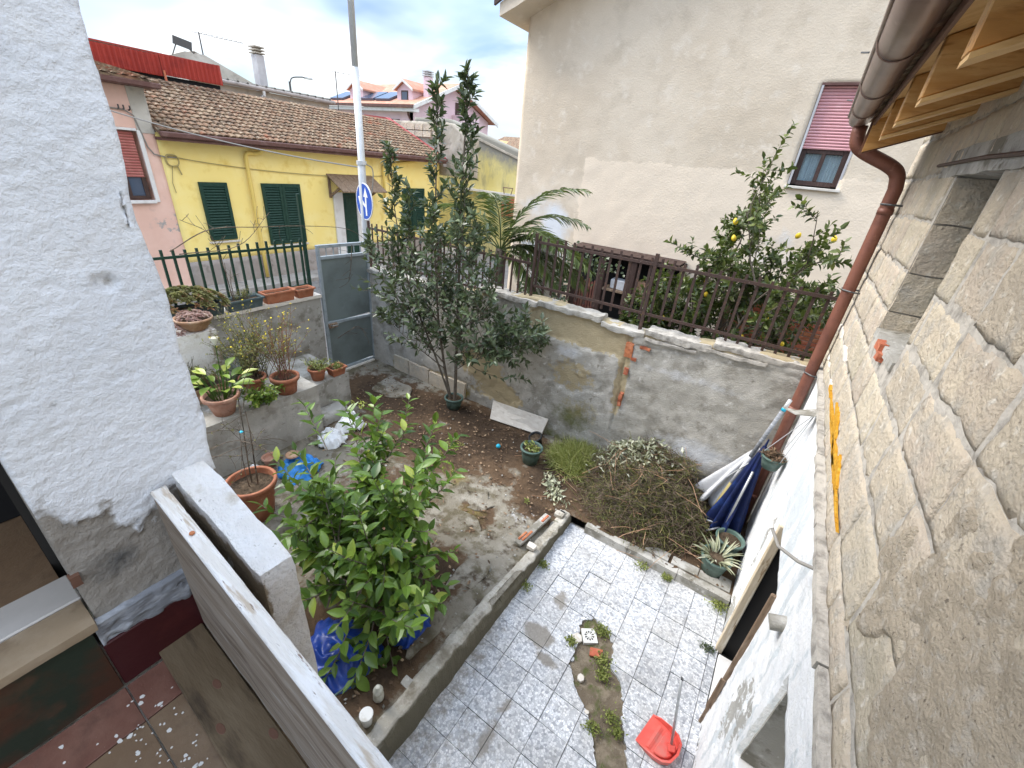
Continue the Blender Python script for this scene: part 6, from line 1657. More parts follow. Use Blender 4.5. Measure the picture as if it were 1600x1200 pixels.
# ---- folded beach umbrellas leaning in the corner
def folded(name, parent, apex, base, r_, mat, seed, nf=9, hemmat=None):
    apex, base = Vector(apex), Vector(base)
    d = (base - apex); L = d.length; d.normalize()
    a = d.orthogonal().normalized(); b = d.cross(a)
    n, m = 72, 22
    vs = []; fs = []
    for j in range(m + 1):
        v = j / m
        for i in range(n):
            t = 2 * math.pi * i / n
            rr = (.022 + (r_ - .022) * v ** .85) * (1 + (.42 * v + .08) * math.cos(nf * t + seed + 1.3 * v) + .12 * noise.noise(Vector((t * 1.3, v * 3, seed))))
            hem = .035 * math.cos(nf * t + seed) if j == m else 0
            vs.append(apex + d * (L * v + hem) + (a * math.cos(t) + b * math.sin(t)) * max(rr, .008))
    for j in range(m):
        for i in range(n):
            i2 = (i + 1) % n
            fs.append((j * n + i, j * n + i2, (j + 1) * n + i2, (j + 1) * n + i))
    c = MB().add(vs, fs).build(name, mat, parent, smooth=True, fixn=False)
    c.modifiers.new('thickness', 'SOLIDIFY').thickness = .003
    if hemmat:
        MB().tube([vs[m * n + i] for i in range(n)] + [vs[m * n]], .012, 5, cap=False).build('fringe', hemmat, c)
    return c
ub = thing('blue_umbrella', 'folded dark blue beach umbrella leaning in the corner by the downpipe', 'umbrella', (.33, 4.45, .1))
folded('canopy', ub, (.395, 4.70, 1.36), (.31, 4.58, .22), .145, 'blue_cloth', .4, 8, 'white_cloth')
MB().tube([(.33, 4.44, .10), (.345, 4.47, .62), (.375, 4.55, 1.10)], .012, 8).build('pole', 'aluminium', ub, smooth=True)
MB().tube([(.39, 4.69, 1.30), (.402, 4.715, 1.45)], [.016, .008], 8).build('ferrule', 'blue_cloth', ub)
uw = thing('white_umbrella', 'folded greyish white umbrella with speckled green pole leaning in the corner', 'umbrella', (.13, 4.72, .1))
folded('canopy', uw, (.355, 4.80, 1.26), (.055, 4.80, .42), .135, 'white_cloth', 2.2, 6)
P_ = lambda t: Vector((.13, 4.66, .12)).lerp(Vector((.437, 4.79, 1.92)), t)
MB().tube([P_(0), P_(.36)], .026, 10).build('bamboo_end', 'cable_yellow', uw, smooth=True)
MB().tube([P_(.362), P_(.58)], .024, 10).build('sleeve', 'white_cloth', uw, smooth=True)
MB().tube([P_(.582), P_(.93)], .022, 10).build('speckled_pole', 'smear', uw, smooth=True)
MB().tube([P_(.931), P_(1.0)], .020, 10).build('pole_tip', 'galv', uw, smooth=True)
MB().tube([P_(.925), P_(.945)], .0235, 10).build('green_band', 'turquoise', uw, smooth=True)
MB().tube([(.17, 4.66, .85), (.36, 4.72, 1.16)], .006, 5).build('rib', 'aluminium', uw)
# ================================================================== PLANTS
CAM = Vector((0, 0, 3.8))
def rdir(up=.0):
    while True:
        v = Vector((random.uniform(-1, 1), random.uniform(-1, 1), random.uniform(-1, 1)))
        if .1 < v.length < 1:
            v.normalize(); v.z += up
            return v.normalized()

def curve_pts(p, d, L, n=6, bend=None, wob=.12):
    pts = [Vector(p)]
    d = Vector(d).normalized()
    for k in range(n):
        d = (d + Vector((random.uniform(-wob, wob), random.uniform(-wob, wob), random.uniform(-wob, wob))) + (bend or Vector()) / n).normalized()
        pts.append(pts[-1] + d * (L / n))
    return pts

def at_path(pts, t):
    f_ = t * (len(pts) - 1); i = min(int(f_), len(pts) - 2)
    return pts[i].lerp(pts[i + 1], f_ - i), (pts[i + 1] - pts[i]).normalized()

def leafy(lmb, pts, n, L, W, spread=.9, t0=.2, tint=(0, 1), droop=.3, jit=.3, tip=True, upn=.4):
    """leaves in a spiral along a twig"""
    a0 = random.uniform(0, 6)
    for k in range(n):
        t = t0 + (1 - t0) * (k + random.random() * .6) / n
        p, d = at_path(pts, min(t, .999))
        a = d.orthogonal().normalized(); b = d.cross(a)
        th = a0 + k * 2.4
        o_ = a * math.cos(th) + b * math.sin(th)
        sp_ = spread * (1 - .45 * t if tip else 1)
        dr = (d * (1.15 - sp_) + o_ * sp_ + rdir() * jit).normalized()
        nn = (d * .7 + Vector((0, 0, upn)) - o_ * .3 + rdir() * .3)
        s_ = random.uniform(.65, 1.15)
        leafcard(lmb, p, dr, nn, L * s_, W * s_, random.uniform(*tint), fold=random.uniform(.05, .35), droop=random.uniform(0, droop))

# ---------------------------------------------------------------- bay laurel
random.seed(3)
bay = thing('bay_tree', 'tall dark bay laurel tree against the garden wall', 'tree', (-3.94, 4.68, .1))
trunk, lv = MB(), MB()
stems = [
    ([(-3.92, 4.68, .15), (-3.90, 4.66, 1.0), (-3.86, 4.62, 2.2), (-3.83, 4.58, 3.3), (-3.79, 4.58, 4.2), (-3.78, 4.58, 4.74)], .030),
    ([(-3.98, 4.67, .15), (-4.10, 4.62, .8), (-4.22, 4.58, 1.7), (-4.26, 4.56, 2.8), (-4.24, 4.56, 3.9), (-4.23, 4.56, 4.62)], .026),
    ([(-4.02, 4.66, .3), (-4.3, 4.55, 1.1), (-4.7, 4.48, 2.0), (-4.95, 4.46, 3.1), (-5.0, 4.46, 3.92)], .018),
    ([(-3.90, 4.64, 1.1), (-3.62, 4.45, 1.7), (-3.45, 4.4, 2.4), (-3.46, 4.4, 3.2)], .013),
    ([(-3.90, 4.64, .95), (-3.5, 4.45, 1.35), (-2.95, 4.42, 1.70), (-2.55, 4.45, 2.05)], .011),
    ([(-3.91, 4.64, .8), (-3.5, 4.42, 1.15), (-3.1, 4.35, 1.42), (-2.75, 4.38, 1.55)], .009),
    ([(-4.10, 4.6, .9), (-4.45, 4.35, 1.4), (-4.72, 4.2, 2.0), (-4.72, 4.2, 2.85)], .011),
    ([(-4.08, 4.6, .8), (-4.5, 4.42, 1.1), (-4.95, 4.35, 1.35), (-5.2, 4.32, 1.55)], .008),
    ([(-3.88, 4.62, 1.4), (-3.95, 4.35, 2.0), (-4.0, 4.25, 2.7), (-4.02, 4.25, 3.35)], .011),
    ([(-4.2, 4.6, 1.5), (-4.45, 4.4, 2.1), (-4.52, 4.35, 2.7), (-4.54, 4.35, 3.45)], .011),
    ([(-3.88, 4.62, 1.3), (-3.5, 4.4, 1.75), (-3.15, 4.35, 2.1), (-3.08, 4.38, 2.65)], .009),
    ([(-4.3, 4.55, 1.3), (-4.75, 4.4, 1.75), (-5.2, 4.35, 2.15), (-5.4, 4.32, 2.6)], .009),
    ([(-3.86, 4.6, 2.0), (-3.7, 4.45, 2.6), (-3.62, 4.4, 3.2), (-3.62, 4.42, 3.8)], .009),
]
for si, (pts, r_) in enumerate(stems):
    sp_ = smooth_path(pts, 6)
    trunk.tube(sp_, [r_ * (1 - .85 * k / (len(sp_) - 1)) for k in range(len(sp_))], 7)
    Ltot = sum((sp_[i + 1] - sp_[i]).length for i in range(len(sp_) - 1))
    nb = int(Ltot / .068)
    for k in range(nb):
        t = .18 + .80 * (k + random.random()) / nb
        if si < 2 and t < .24 + .06 * random.random(): continue
        p, d = at_path(sp_, min(t, .995))
        if p.z < (1.0 if si < 3 else .85): continue
        o_ = rdir(); o_ = (o_ - d * o_.dot(d)).normalized()
        bl_ = random.uniform(.16, .58) * (1 - .74 * sm(.40, 1, t)) * (1.25 if 1.1 < p.z < 2.7 else .80)
        tip = p + o_ * bl_
        if tip.y > 4.98 and tip.z < 2.2: o_.y = -abs(o_.y)
        bp_ = curve_pts(p, o_ * .9 + Vector((0, 0, .55)), bl_, 4, Vector((0, 0, .5)))
        trunk.tube(bp_, [.006, .005, .004, .003, .002], 4, cap=False)
        leafy(lv, bp_, random.randint(7, 12), .118, .050, spread=.85, t0=.25, tint=(.02, .93), droop=.2)
    tp = sp_[-7:]
    leafy(lv, tp, 22, .11, .042, spread=.55, t0=.0, tint=(.02, .9), upn=.1)
for k in range(44):      # dense low skirt on the right
    p = Vector((random.gauss(-2.85, .26), random.uniform(4.25, 4.85), random.gauss(1.68, .18)))
    bp_ = curve_pts(p, rdir(.3), .30, 4)
    trunk.tube(bp_, .003, 4, cap=False)
    leafy(lv, bp_, 14, .112, .050, spread=.85, t0=.0, tint=(.05, .95))
trunk.build('trunk', 'bark', bay, smooth=True, fixn=False)
tag(lv.build('crown', 'laurel_leaf', bay, fixn=False), kind='stuff')

# ---------------------------------------------------------------- lemon tree in front, large single leaves
random.seed(8)
lem = thing('lemon_tree', 'young leafy lemon tree with bright young shoots in front of the parapet', 'tree', (-2.15, 1.62, .2))
bw_, crown = MB(), MB()
singles = []
def leaf_mesh(name, L=1.0, W=.42):
    sec = [(0, .05), (.18, .62), (.42, 1.0), (.66, .84), (.86, .42), (1.0, .02)]
    vs = []; fs = []
    for (t, w) in sec:
        z = -.16 * t * t
        vs += [(-W * .5 * w, t * L, z + .10 * w), (0, t * L, z), (W * .5 * w, t * L, z + .10 * w)]
    for k in range(len(sec) - 1):
        a = k * 3
        fs += [(a, a + 1, a + 4, a + 3), (a + 1, a + 2, a + 5, a + 4)]
    me = bpy.data.meshes.new(name)
    me.from_pydata(vs, [], fs)
    me.polygons.foreach_set('use_smooth', [True] * len(me.polygons))
    return me
base = Vector((-2.13, 1.60, gz(-2.13, 1.6) - .02))
main = [(-2.55, 1.9, 1.05), (-2.05, 1.85, 1.10), (-2.35, 1.35, .95), (-1.95, 1.45, .85), (-2.75, 1.55, 1.0), (-2.3, 2.1, 1.1), (-2.8, 2.1, 1.25), (-1.75, 1.3, .62), (-2.55, 1.2, .75)]
shoots = []
for m_ in main:
    m_ = Vector(m_)
    mid = base.lerp(m_, .45) + Vector((random.uniform(-.08, .08), random.uniform(-.08, .08), .08))
    pth = smooth_path([base, mid, m_], 6)
    bw_.tube(pth, [.022 * (1 - .7 * k / (len(pth) - 1)) for k in range(len(pth))], 7)
    for k in range(13):
        p, d = at_path(pth, random.uniform(.35, 1.0) if k else .99)
        shoots.append((p, (d * .5 + rdir(.30)).normalized(), random.uniform(.30, .58)))
# leaders that shape the outline
for (x, y, z, dx, dy, dz, L) in ((-2.75, 2.15, 1.2, -.4, .3, .55, .55), (-2.9, 2.05, 1.2, -.7, .25, .35, .60), (-3.2, 1.9, 1.15, -.75, .15, .35, .62), (-2.2, 2.15, 1.05, .1, .75, .45, .62), (-2.35, 2.2, 1.1, -.1, .8, .35, .58),
                                 (-2.05, 2.0, 1.0, .15, .85, .3, .5), (-3.0, 1.55, .95, -.85, -.1, .25, .5), (-3.1, 1.7, .9, -.8, .1, .1, .5), (-2.8, 1.35, .85, -.6, -.3, .2, .45), (-1.85, 1.55, .75, .65, .5, -.05, .45), (-1.9, 1.65, .8, .6, .65, .05, .45),
                                 (-1.8, 1.25, .55, .3, -.4, -.25, .42), (-1.9, 1.1, .55, .1, -.5, -.3, .40), (-1.75, 1.3, .5, .45, -.15, -.35, .38), (-2.6, 2.3, 1.25, -.3, .5, .6, .5), (-2.0, 1.3, .7, .2, -.3, .1, .4), (-2.2, 1.15, .7, -.1, -.5, .1, .4), (-1.72, 1.18, .42, .2, -.1, -.25, .25)):
    shoots.append((Vector((x, y, z)), Vector((dx, dy, dz)).normalized(), L))
for (p, d, L) in shoots:
    pts = curve_pts(p, d, L, 6, Vector((0, 0, .25 if d.z > 0 else -.25)), wob=.10)
    bw_.tube(pts, [.006, .0055, .005, .0045, .004, .003, .002], 5, cap=False)
    n = int(L / .032)
    a0 = random.uniform(0, 6)
    for k in range(n):
        t = .12 + .88 * (k + random.random() * .5) / n
        q_, dd = at_path(pts, min(t, .999))
        a = dd.orthogonal().normalized(); b = dd.cross(a); th = a0 + k * 2.4
        o_ = a * math.cos(th) + b * math.sin(th)
        dr = (dd * (.25 + .5 * t) + o_ * .8 + rdir() * .2 + Vector((0, 0, -.1))).normalized()
        up = (Vector((0, 0, 1)) + dd * .3 + rdir() * .35)
        up = (up - dr * up.dot(dr)).normalized()
        s_ = random.uniform(.115, .20) * (1 - .22 * t)
        singles.append((q_, dr, up, s_))
singles.sort(key=lambda s: (s[0] - CAM).length / (s[3] * max(.25, abs(s[2].dot((CAM - s[0]).normalized())))))
lmeshes = [leaf_mesh('leaf', 1, w) for w in (.40, .46, .52)]
for m_ in lmeshes: m_.materials.append(MAT['lemon_leaf_single'])
for k, (q_, dr, up, s_) in enumerate(singles):
    side = dr.cross(up)
    M_ = Matrix(((side.x * s_, dr.x * s_, up.x * s_, q_.x), (side.y * s_, dr.y * s_, up.y * s_, q_.y), (side.z * s_, dr.z * s_, up.z * s_, q_.z), (0, 0, 0, 1)))
    if k < 300:
        inst('leaf', lmeshes[k % 3], lem, M_)
    else:
        leafcard(crown, q_, dr, up, s_, s_ * .44, random.uniform(.05, .88), fold=.2, droop=.2)
bw_.build('trunk', 'bark', lem, smooth=True, fixn=False)
tag(crown.build('crown', 'lemon_leaf', lem, fixn=False), kind='stuff')
bud = MB()
for (x, y, z) in ((-2.16, 2.62, 1.30), (-2.28, 2.68, 1.26), (-2.08, 2.42, 1.18), (-3.2, 2.3, 1.5)):
    for k in range(22):
        p = Vector((x, y, z)) + rdir() * .055
        leafcard(bud, p, rdir(.5), rdir(), .040, .010, .99, fold=.3)
tag(bud.build('young_shoots', 'calla_leaf', lem, fixn=False), kind='stuff')

# ---------------------------------------------------------------- lemon tree with fruit in the neighbour's yard
random.seed(14)
l2 = thing('fruiting_lemon_tree', 'loose lemon tree with yellow fruit behind the iron railing', 'tree', (-.35, 6.5, .95))
w2, c2 = MB(), MB()
def lem2(p, d, L, r_, lvl):
    pts = curve_pts(p, d, L, 5, Vector((0, 0, .15)), wob=.22)
    w2.tube(pts, [r_ * (1 - .55 * k / 5) for k in range(6)], 5 if lvl else 7, cap=False)
    if lvl >= 3:
        if p.z < 2.25 and p.x > -.75 and random.random() < .62: return
        leafy(c2, pts, random.randint(11, 17), .095, .048, spread=.9, t0=.0, tint=(.0, .97), droop=.5, jit=.5)
        return
    nb = (6, 5, 4)[lvl]
    for k in range(nb):
        q_, dd = at_path(pts, .3 + .7 * (k + random.random()) / nb)
        o_ = rdir(.15)
        lem2(q_, (dd * .60 + o_).normalized(), L * random.uniform(.42, .62), r_ * .5, lvl + 1)
for (x, y, z, dx, dy, dz, L) in ((-.55, 6.5, 1.0, -.42, -.05, .9, 1.65), (-.35, 6.5, 1.0, -.05, .0, 1, 1.75), (-.2, 6.5, 1.0, .40, .0, .9, 1.65), (-.5, 6.4, 1.4, -.85, -.1, .30, 1.0), (-.3, 6.45, 1.5, .35, -.2, .9, 1.3), (-.5, 6.5, 1.6, -.30, .1, 1, 1.45), (-.4, 6.4, 1.5, -.7, -.1, .65, 1.1), (-.2, 6.4, 1.4, .75, 0, .6, .9)):
    lem2(Vector((x, y, z)), Vector((dx, dy, dz)), L, .028, 0)
w2.build('trunk', 'bark', l2, smooth=True, fixn=False)
tag(c2.build('crown', 'lemon_leaf_far', l2, fixn=False), kind='stuff')
fm = MB().lathe([(0, -.045), (.010, -.042), (.026, -.028), (.034, -.005), (.030, .02), (.016, .038), (.008, .046), (0, .05)], (0, 0, 0), 12).mesh('lemon', smooth=True)
fm.materials.append(MAT['lemon_fruit'])
for (x, z) in ((.31, 3.36), (-.75, 3.42), (-.72, 3.22), (-.05, 3.35), (-.68, 2.72), (-.85, 2.45), (-1.62, 1.98), (-1.30, 2.02), (-1.62, 2.10), (-1.5, 1.92), (-.25, 2.02), (-.05, 2.35), (.22, 2.06), (-.9, 2.62)):
    inst('lemon', fm, l2, Matrix.Translation((x, 6.2 + random.uniform(-.08, .15), z)) @ Euler((random.uniform(-.5, .5), random.uniform(-.5, .5), 0)).to_matrix().to_4x4() @ Matrix.Scale(.9, 4))

# ---------------------------------------------------------------- palm behind the railing
random.seed(6)
pm = thing('palm', 'young palm with arching feathery fronds behind the railing', 'palm', (-4.15, 6.0, .95))
MB().tube([(-4.15, 6.0, .9), (-4.15, 6.0, 1.6), (-4.13, 6.0, 2.53)], [.13, .12, .08], 12).build('trunk', 'bark', pm, smooth=True)
for (dx, dy, dz, L) in ((.75, -.05, .75, 1.55), (.95, -.2, .55, 1.35), (.5, .2, .95, 1.5), (-.6, 0, .9, 1.6), (-.95, .1, .75, 1.75), (.1, -.3, 1.1, 1.35), (.85, .35, .35, 1.35), (-.3, .3, 1.1, 1.4), (.98, -.35, .2, 1.15), (-.8, -.3, .5, 1.3), (.9, 0, .95, 1.7), (.6, -.25, .85, 1.45), (1.0, .1, .45, 1.6), (.35, .1, 1.0, 1.7)):
    pts = curve_pts((-4.13, 6.0, 2.50), (dx, dy, dz + .28), L * 1.12, 12, Vector((dx * .6, dy * .6, -1.75)), wob=.02)
    fr = MB()
    fr.tube(pts, [.012 * (1 - .8 * k / 12) for k in range(13)], 5, cap=False, tint=.8)
    side = Vector((dx, dy, 0)).cross(Vector((0, 0, 1))).normalized()
    for k in range(46):
        t = .12 + .87 * k / 46
        p, d = at_path(pts, min(t, .999))
        ll = .36 * math.sin(math.pi * (.14 + .80 * t)) + .05
        for s_ in (-1, 1):
            dr = (side * s_ * .8 + d * .75 + Vector((0, 0, random.uniform(-.25, .22)))).normalized()
            up = Vector((0, 0, 1)) + rdir() * .15
            leafcard(fr, p, dr, up, ll * random.uniform(.85, 1.1), .026, random.uniform(.1, .95), fold=.5, droop=.35)
    fr.build('frond', 'palm_leaf', pm, fixn=False)

# ---------------------------------------------------------------- ivy on the picket screen and creeper in the lean-to
iv = MB()
for k in range(900):
    x, z = random.uniform(-5.1, -3.8), random.uniform(.95, 2.2)
    if z > 1.5 + .75 * sm(-5.1, -4.0, x) + .2 * noise.noise(Vector((x * 4, 0, 0))): continue
    leafcard(iv, Vector((x, 8.27 + random.uniform(-.05, .03), z)), Vector((random.uniform(-1, 1), -.5, random.uniform(-1, .3))), Vector((0, -1, .3)) + rdir() * .4, .075, .06, random.uniform(0, .8))
for k in range(160):
    leafcard(iv, Vector((random.gauss(-3.1, .25), 7.5 + random.uniform(-.1, .1), random.gauss(2.3, .12))), rdir(), Vector((0, -1, .4)) + rdir() * .5, .07, .05, random.uniform(0, .8))
tag(iv.build('ivy', 'laurel_leaf', fixn=False), 'dark ivy leaves climbing the white picket screen', 'ivy', kind='stuff')

# ---------------------------------------------------------------- potted plants
random.seed(17)
def weeds(name, label, cat, base, n, h, spread, stem='twig', leaf='weed', flowers=0, L=.035, W=.011, group=None, nl=12, lean=Vector((0, 0, 0)), r0=.08):
    t = thing(name, label, cat, base, group)
    s_, l_, f_ = MB(), MB(), MB()
    for k in range(n):
        p = Vector(base) + Vector((random.uniform(-r0, r0), random.uniform(-r0, r0), 0))
        hh = h * random.uniform(.55, 1.05)
        pts = curve_pts(p, Vector((random.uniform(-spread, spread), random.uniform(-spread, spread), 1)) + lean, hh, 6, wob=.14)
        s_.tube(pts, [.004, .0035, .003, .003, .0025, .002, .0015], 4, cap=False)
        for j in range(3):
            q_, d = at_path(pts, random.uniform(.35, .9))
            b_ = curve_pts(q_, d + rdir(), hh * .28, 3)
            s_.tube(b_, .0016, 3, cap=False)
            leafy(l_, b_, max(2, nl // 3), L, W, t0=0, tint=(.05, .98), jit=.5)
            if random.random() < flowers:
                c = b_[-1]
                f_.obox(c, rdir() * .006, rdir() * .006, rdir() * .005)
        leafy(l_, pts, nl, L, W, t0=.1, tint=(.05, .98), jit=.5)
        if random.random() < flowers: f_.obox(pts[-1], rdir() * .007, rdir() * .007, rdir() * .006)
    tag(s_.build('stems', stem, t, fixn=False), kind='stuff')
    tag(l_.build('leaves', leaf, t, fixn=False), kind='stuff')
    if f_.f: tag(f_.build('flowers', 'flower_yellow', t), kind='stuff')
    return t
WP = 'weedy plants in the pots'
weeds('flowering_weed', 'tall dry weed with red stems and tiny yellow flowers in the corner pot', 'plant', (-5.06, 2.56, 1.04), 26, .95, .32, stem='twig_red', flowers=.5, nl=14, L=.04, W=.013, group=WP, lean=Vector((0, .05, 0)))
weeds('flowering_weed', 'bushy yellow flowering weed behind the corner pot', 'plant', (-5.40, 2.34, 1.03), 40, .82, .48, flowers=.4, nl=22, L=.045, W=.014, group=WP)
weeds('flowering_weed', 'thin weed with yellow flowers rising left of the corner pot', 'plant', (-5.62, 2.55, .84), 18, 1.15, .32, flowers=.6, nl=14, L=.045, W=.012, group=WP)
weeds('small_herb', 'low green herb in the small pot on the concrete block', 'plant', (-5.42, 3.24, .81), 18, .22, .9, leaf='grass', L=.05, W=.014, group=WP)
weeds('small_herb', 'green moss like herb in the square planter nearest the gate', 'plant', (-5.37, 3.52, .75), 22, .10, .8, leaf='grass', L=.04, W=.010, group=WP, nl=8)
weeds('small_herb', 'leafy greens hanging over the terrace edge between the pots', 'plant', (-5.0, 2.20, .86), 26, .32, .9, leaf='calla_leaf', L=.055, W=.028, group=WP, lean=Vector((.5, 0, -.2)))
weeds('small_herb', 'sparse grass in the rectangular planter behind the calla pot', 'plant', (-5.6, 1.75, 1.03), 34, .26, .9, leaf='weed', L=.07, W=.014, group=WP)
weeds('small_herb', 'little weed sprouting in the green garden pot', 'plant', (-2.17, 4.27, .31), 7, .12, .8, leaf='grass', L=.06, W=.03, group=WP, nl=5)
weeds('small_herb', 'thin weeds in the blue grey trough on the street wall', 'plant', (-6.40, 2.85, 1.74), 16, .16, .9, leaf='weed', L=.03, W=.008, group=WP)
weeds('dry_stalk', 'tall dry brown stalk standing in the trough planter', 'plant', (-6.40, 2.74, 1.74), 2, .55, .08, stem='twig', nl=1, group=WP, r0=.01)
weeds('small_herb', 'dry grassy stems in the hanging pot', 'plant', (.475, 4.42, 1.41), 16, .09, 1.2, leaf='litter', L=.05, W=.010, group=WP)
weeds('dry_stalk', 'thin bare weed in front of the plaster plinth', 'plant', (-5.72, 1.72, .86), 6, .62, .25, nl=4, group=WP)

def rosettes(name, label, base, rx, ry, n, L, W, mat, h=.10, sag=0):
    mb = MB()
    for k in range(n):
        a, r_ = random.uniform(0, 6.28), math.sqrt(random.random())
        c = Vector(base) + Vector((rx * r_ * math.cos(a), ry * r_ * math.sin(a), h * (1 - r_ * r_) + random.uniform(-.02, .03) - sag * max(0, r_ - .75)))
        ax_ = Vector((math.cos(a) * r_ * .7, math.sin(a) * r_ * .7, 1)).normalized()
        u = ax_.orthogonal().normalized(); v = ax_.cross(u)
        tn_ = random.random()
        for j in range(9):
            t = j * 2.4
            d = (u * math.cos(t) + v * math.sin(t)) * (1.0 - .07 * j) + ax_ * (.12 + .10 * j)
            leafcard(mb, c, d, ax_, L * (1 - .05 * j), W, min(.99, max(.01, tn_ + random.uniform(-.1, .1))), fold=.5)
    o = mb.build(name, mat, fixn=False)
    tag(o, label, 'succulent')
    return o
rosettes('succulent_clump', 'overgrown green and rusty succulent clump in the dark trough', (-6.36, 2.14, 1.80), .23, .48, 210, .075, .032, 'succulent', h=.20, sag=.2)
rosettes('succulent_clump', 'pinkish succulent rosettes in the terracotta bowl', (-5.92, 2.02, 1.77), .17, .17, 55, .05, .02, 'succulent_pink', h=.06)
rosettes('succulent_clump', 'trailing pink succulents spilling beside the bowl', (-5.93, 1.80, 1.68), .12, .10, 34, .045, .018, 'succulent_pink', h=.04, sag=.3)

# calla lilies: each big leaf its own part
ca_ = thing('calla_lily', 'yellow green calla lily leaves growing in the pink pot', 'plant', (-5.10, 1.80, 1.05))
for k in range(26):
    a = k * 2.4; r_ = random.uniform(.02, .12)
    p = Vector((-5.10 + r_ * math.cos(a), 1.82 + r_ * math.sin(a), 1.04))
    hh = random.uniform(.14, .38)
    top = p + Vector((math.cos(a) * .12, math.sin(a) * .12, hh))
    MB().tube([p, p.lerp(top, .5) + Vector((0, 0, .03)), top], [.007, .006, .005], 5).build('stalk', 'calla_leaf', ca_, fixn=False)
    me_ = leaf_mesh('leaf', 1, .50); me_.materials.append(MAT['calla_leaf'])
    at_ = me_.attributes.new('tint', 'FLOAT', 'POINT'); tv = random.choice([.3, .5, .7, .95, .99]); at_.data.foreach_set('value', [tv] * len(me_.vertices))
    dr = Vector((math.cos(a), math.sin(a), random.uniform(-.2, .7))).normalized(); up = (Vector((0, 0, 1)) + rdir() * .3); up = (up - dr * up.dot(dr)).normalized(); sd_ = dr.cross(up); s_ = random.uniform(.13, .23)
    inst('leaf', me_, ca_, Matrix(((sd_.x * s_, dr.x * s_, up.x * s_, top.x), (sd_.y * s_, dr.y * s_, up.y * s_, top.y), (sd_.z * s_, dr.z * s_, up.z * s_, top.z), (0, 0, 0, 1))))
MB().tube([(-5.3, 1.92, 1.0), (-5.32, 1.95, 1.4), (-5.34, 1.97, 1.62)], .006, 6).build('flower_stalk', 'calla_leaf', ca_, fixn=False)
MB().lathe([(.006, 0), (.02, .03), (.038, .07), (.045, .095)], (-5.34, 1.97, 1.60), 14).build('flower', 'flower_white', ca_, smooth=True)
ag = thing('agave_like_plant', 'dark strap leaved plant between the plinth and the weeds', 'plant', (-5.85, 2.38, .84))
for k in range(14):
    a = k * 2.4
    mb_ = MB(); d = Vector((math.cos(a) * .6, math.sin(a) * .6, 1)); 
    pts = curve_pts((-5.85, 2.38, .84), d, random.uniform(.35, .62), 6, Vector((math.cos(a) * .7, math.sin(a) * .7, -.5)), wob=.03)
    sd_ = d.cross(Vector((0, 0, 1))).normalized()
    vs = []
    for j, p in enumerate(pts):
        w = .028 * math.sin(math.pi * (.12 + .86 * j / 6)) + .002
        vs += [p - sd_ * w, p + Vector((0, 0, -.006)), p + sd_ * w]
    mb_.add(vs, [(3 * j + q, 3 * j + q + 1, 3 * j + q + 4, 3 * j + q + 3) for j in range(6) for q in (0, 1)], random.uniform(.05, .5))
    mb_.build('leaf', 'laurel_leaf', ag, fixn=False)

# bare shrub in the big pot
sb = thing('bare_shrub', 'leafless dead shrub with thin stems in the large terracotta pot', 'shrub', (-4.03, 1.49, .5))
mb_ = MB(); lf_ = MB()
for (dx, dy, L, r_) in ((-.10, .05, 1.0, .009), (.04, .1, .95, .010), (.0, -.05, .8, .006)):
    p0_ = (-4.03 + dx * .5, 1.49 + dy * .5, .49)
    pts = curve_pts(p0_, (dx, dy, 1), L, 8, wob=.05)
    mb_.tube(pts, [r_ * (1 - .08 * k) for k in range(9)], 6)
    for k in range(7):
        q_, d = at_path(pts, random.uniform(.3, .98))
        b_ = curve_pts(q_, d * .4 + rdir(.1), random.uniform(.2, .5), 6, Vector((0, 0, -.35)), wob=.16)
        mb_.tube(b_, .0028, 4, cap=False)
        for j in range(2):
            q2, d2 = at_path(b_, random.uniform(.3, .95))
            mb_.tube(curve_pts(q2, d2 + rdir(), .14, 4, wob=.2), .0016, 3, cap=False)
        leafy(lf_, b_, 2, .035, .014, t0=.5, tint=(.2, .99))
tag(mb_.build('stems', 'twig', sb, fixn=False), kind='stuff'); tag(lf_.build('leaves', 'weed', sb, fixn=False), kind='stuff')
tag(MB().box((-4.05, 1.50, 1.18), (-4.01, 1.53, 1.20), .006).build('tie', 'turquoise', sb, bevel=.006), None)

# spiky plant by the wall
spk = thing('spiky_plant', 'dry spiky strap leaves in the green pot by the wall', 'plant', (.345, 3.95, .3))
mb_ = MB()
for k in range(60):
    a = random.uniform(0, 6.28); d = Vector((math.cos(a), math.sin(a), random.uniform(.3, 1.6)))
    leafcard(mb_, Vector((.345 + .07 * math.cos(a), 3.95 + .07 * math.sin(a), .31)), d, Vector((0, 0, 1)) + rdir() * .4, random.uniform(.12, .24), .020, random.random(), fold=.5, droop=.4)
tag(mb_.build('leaves', 'dry_leaf', spk, fixn=False), kind='stuff')

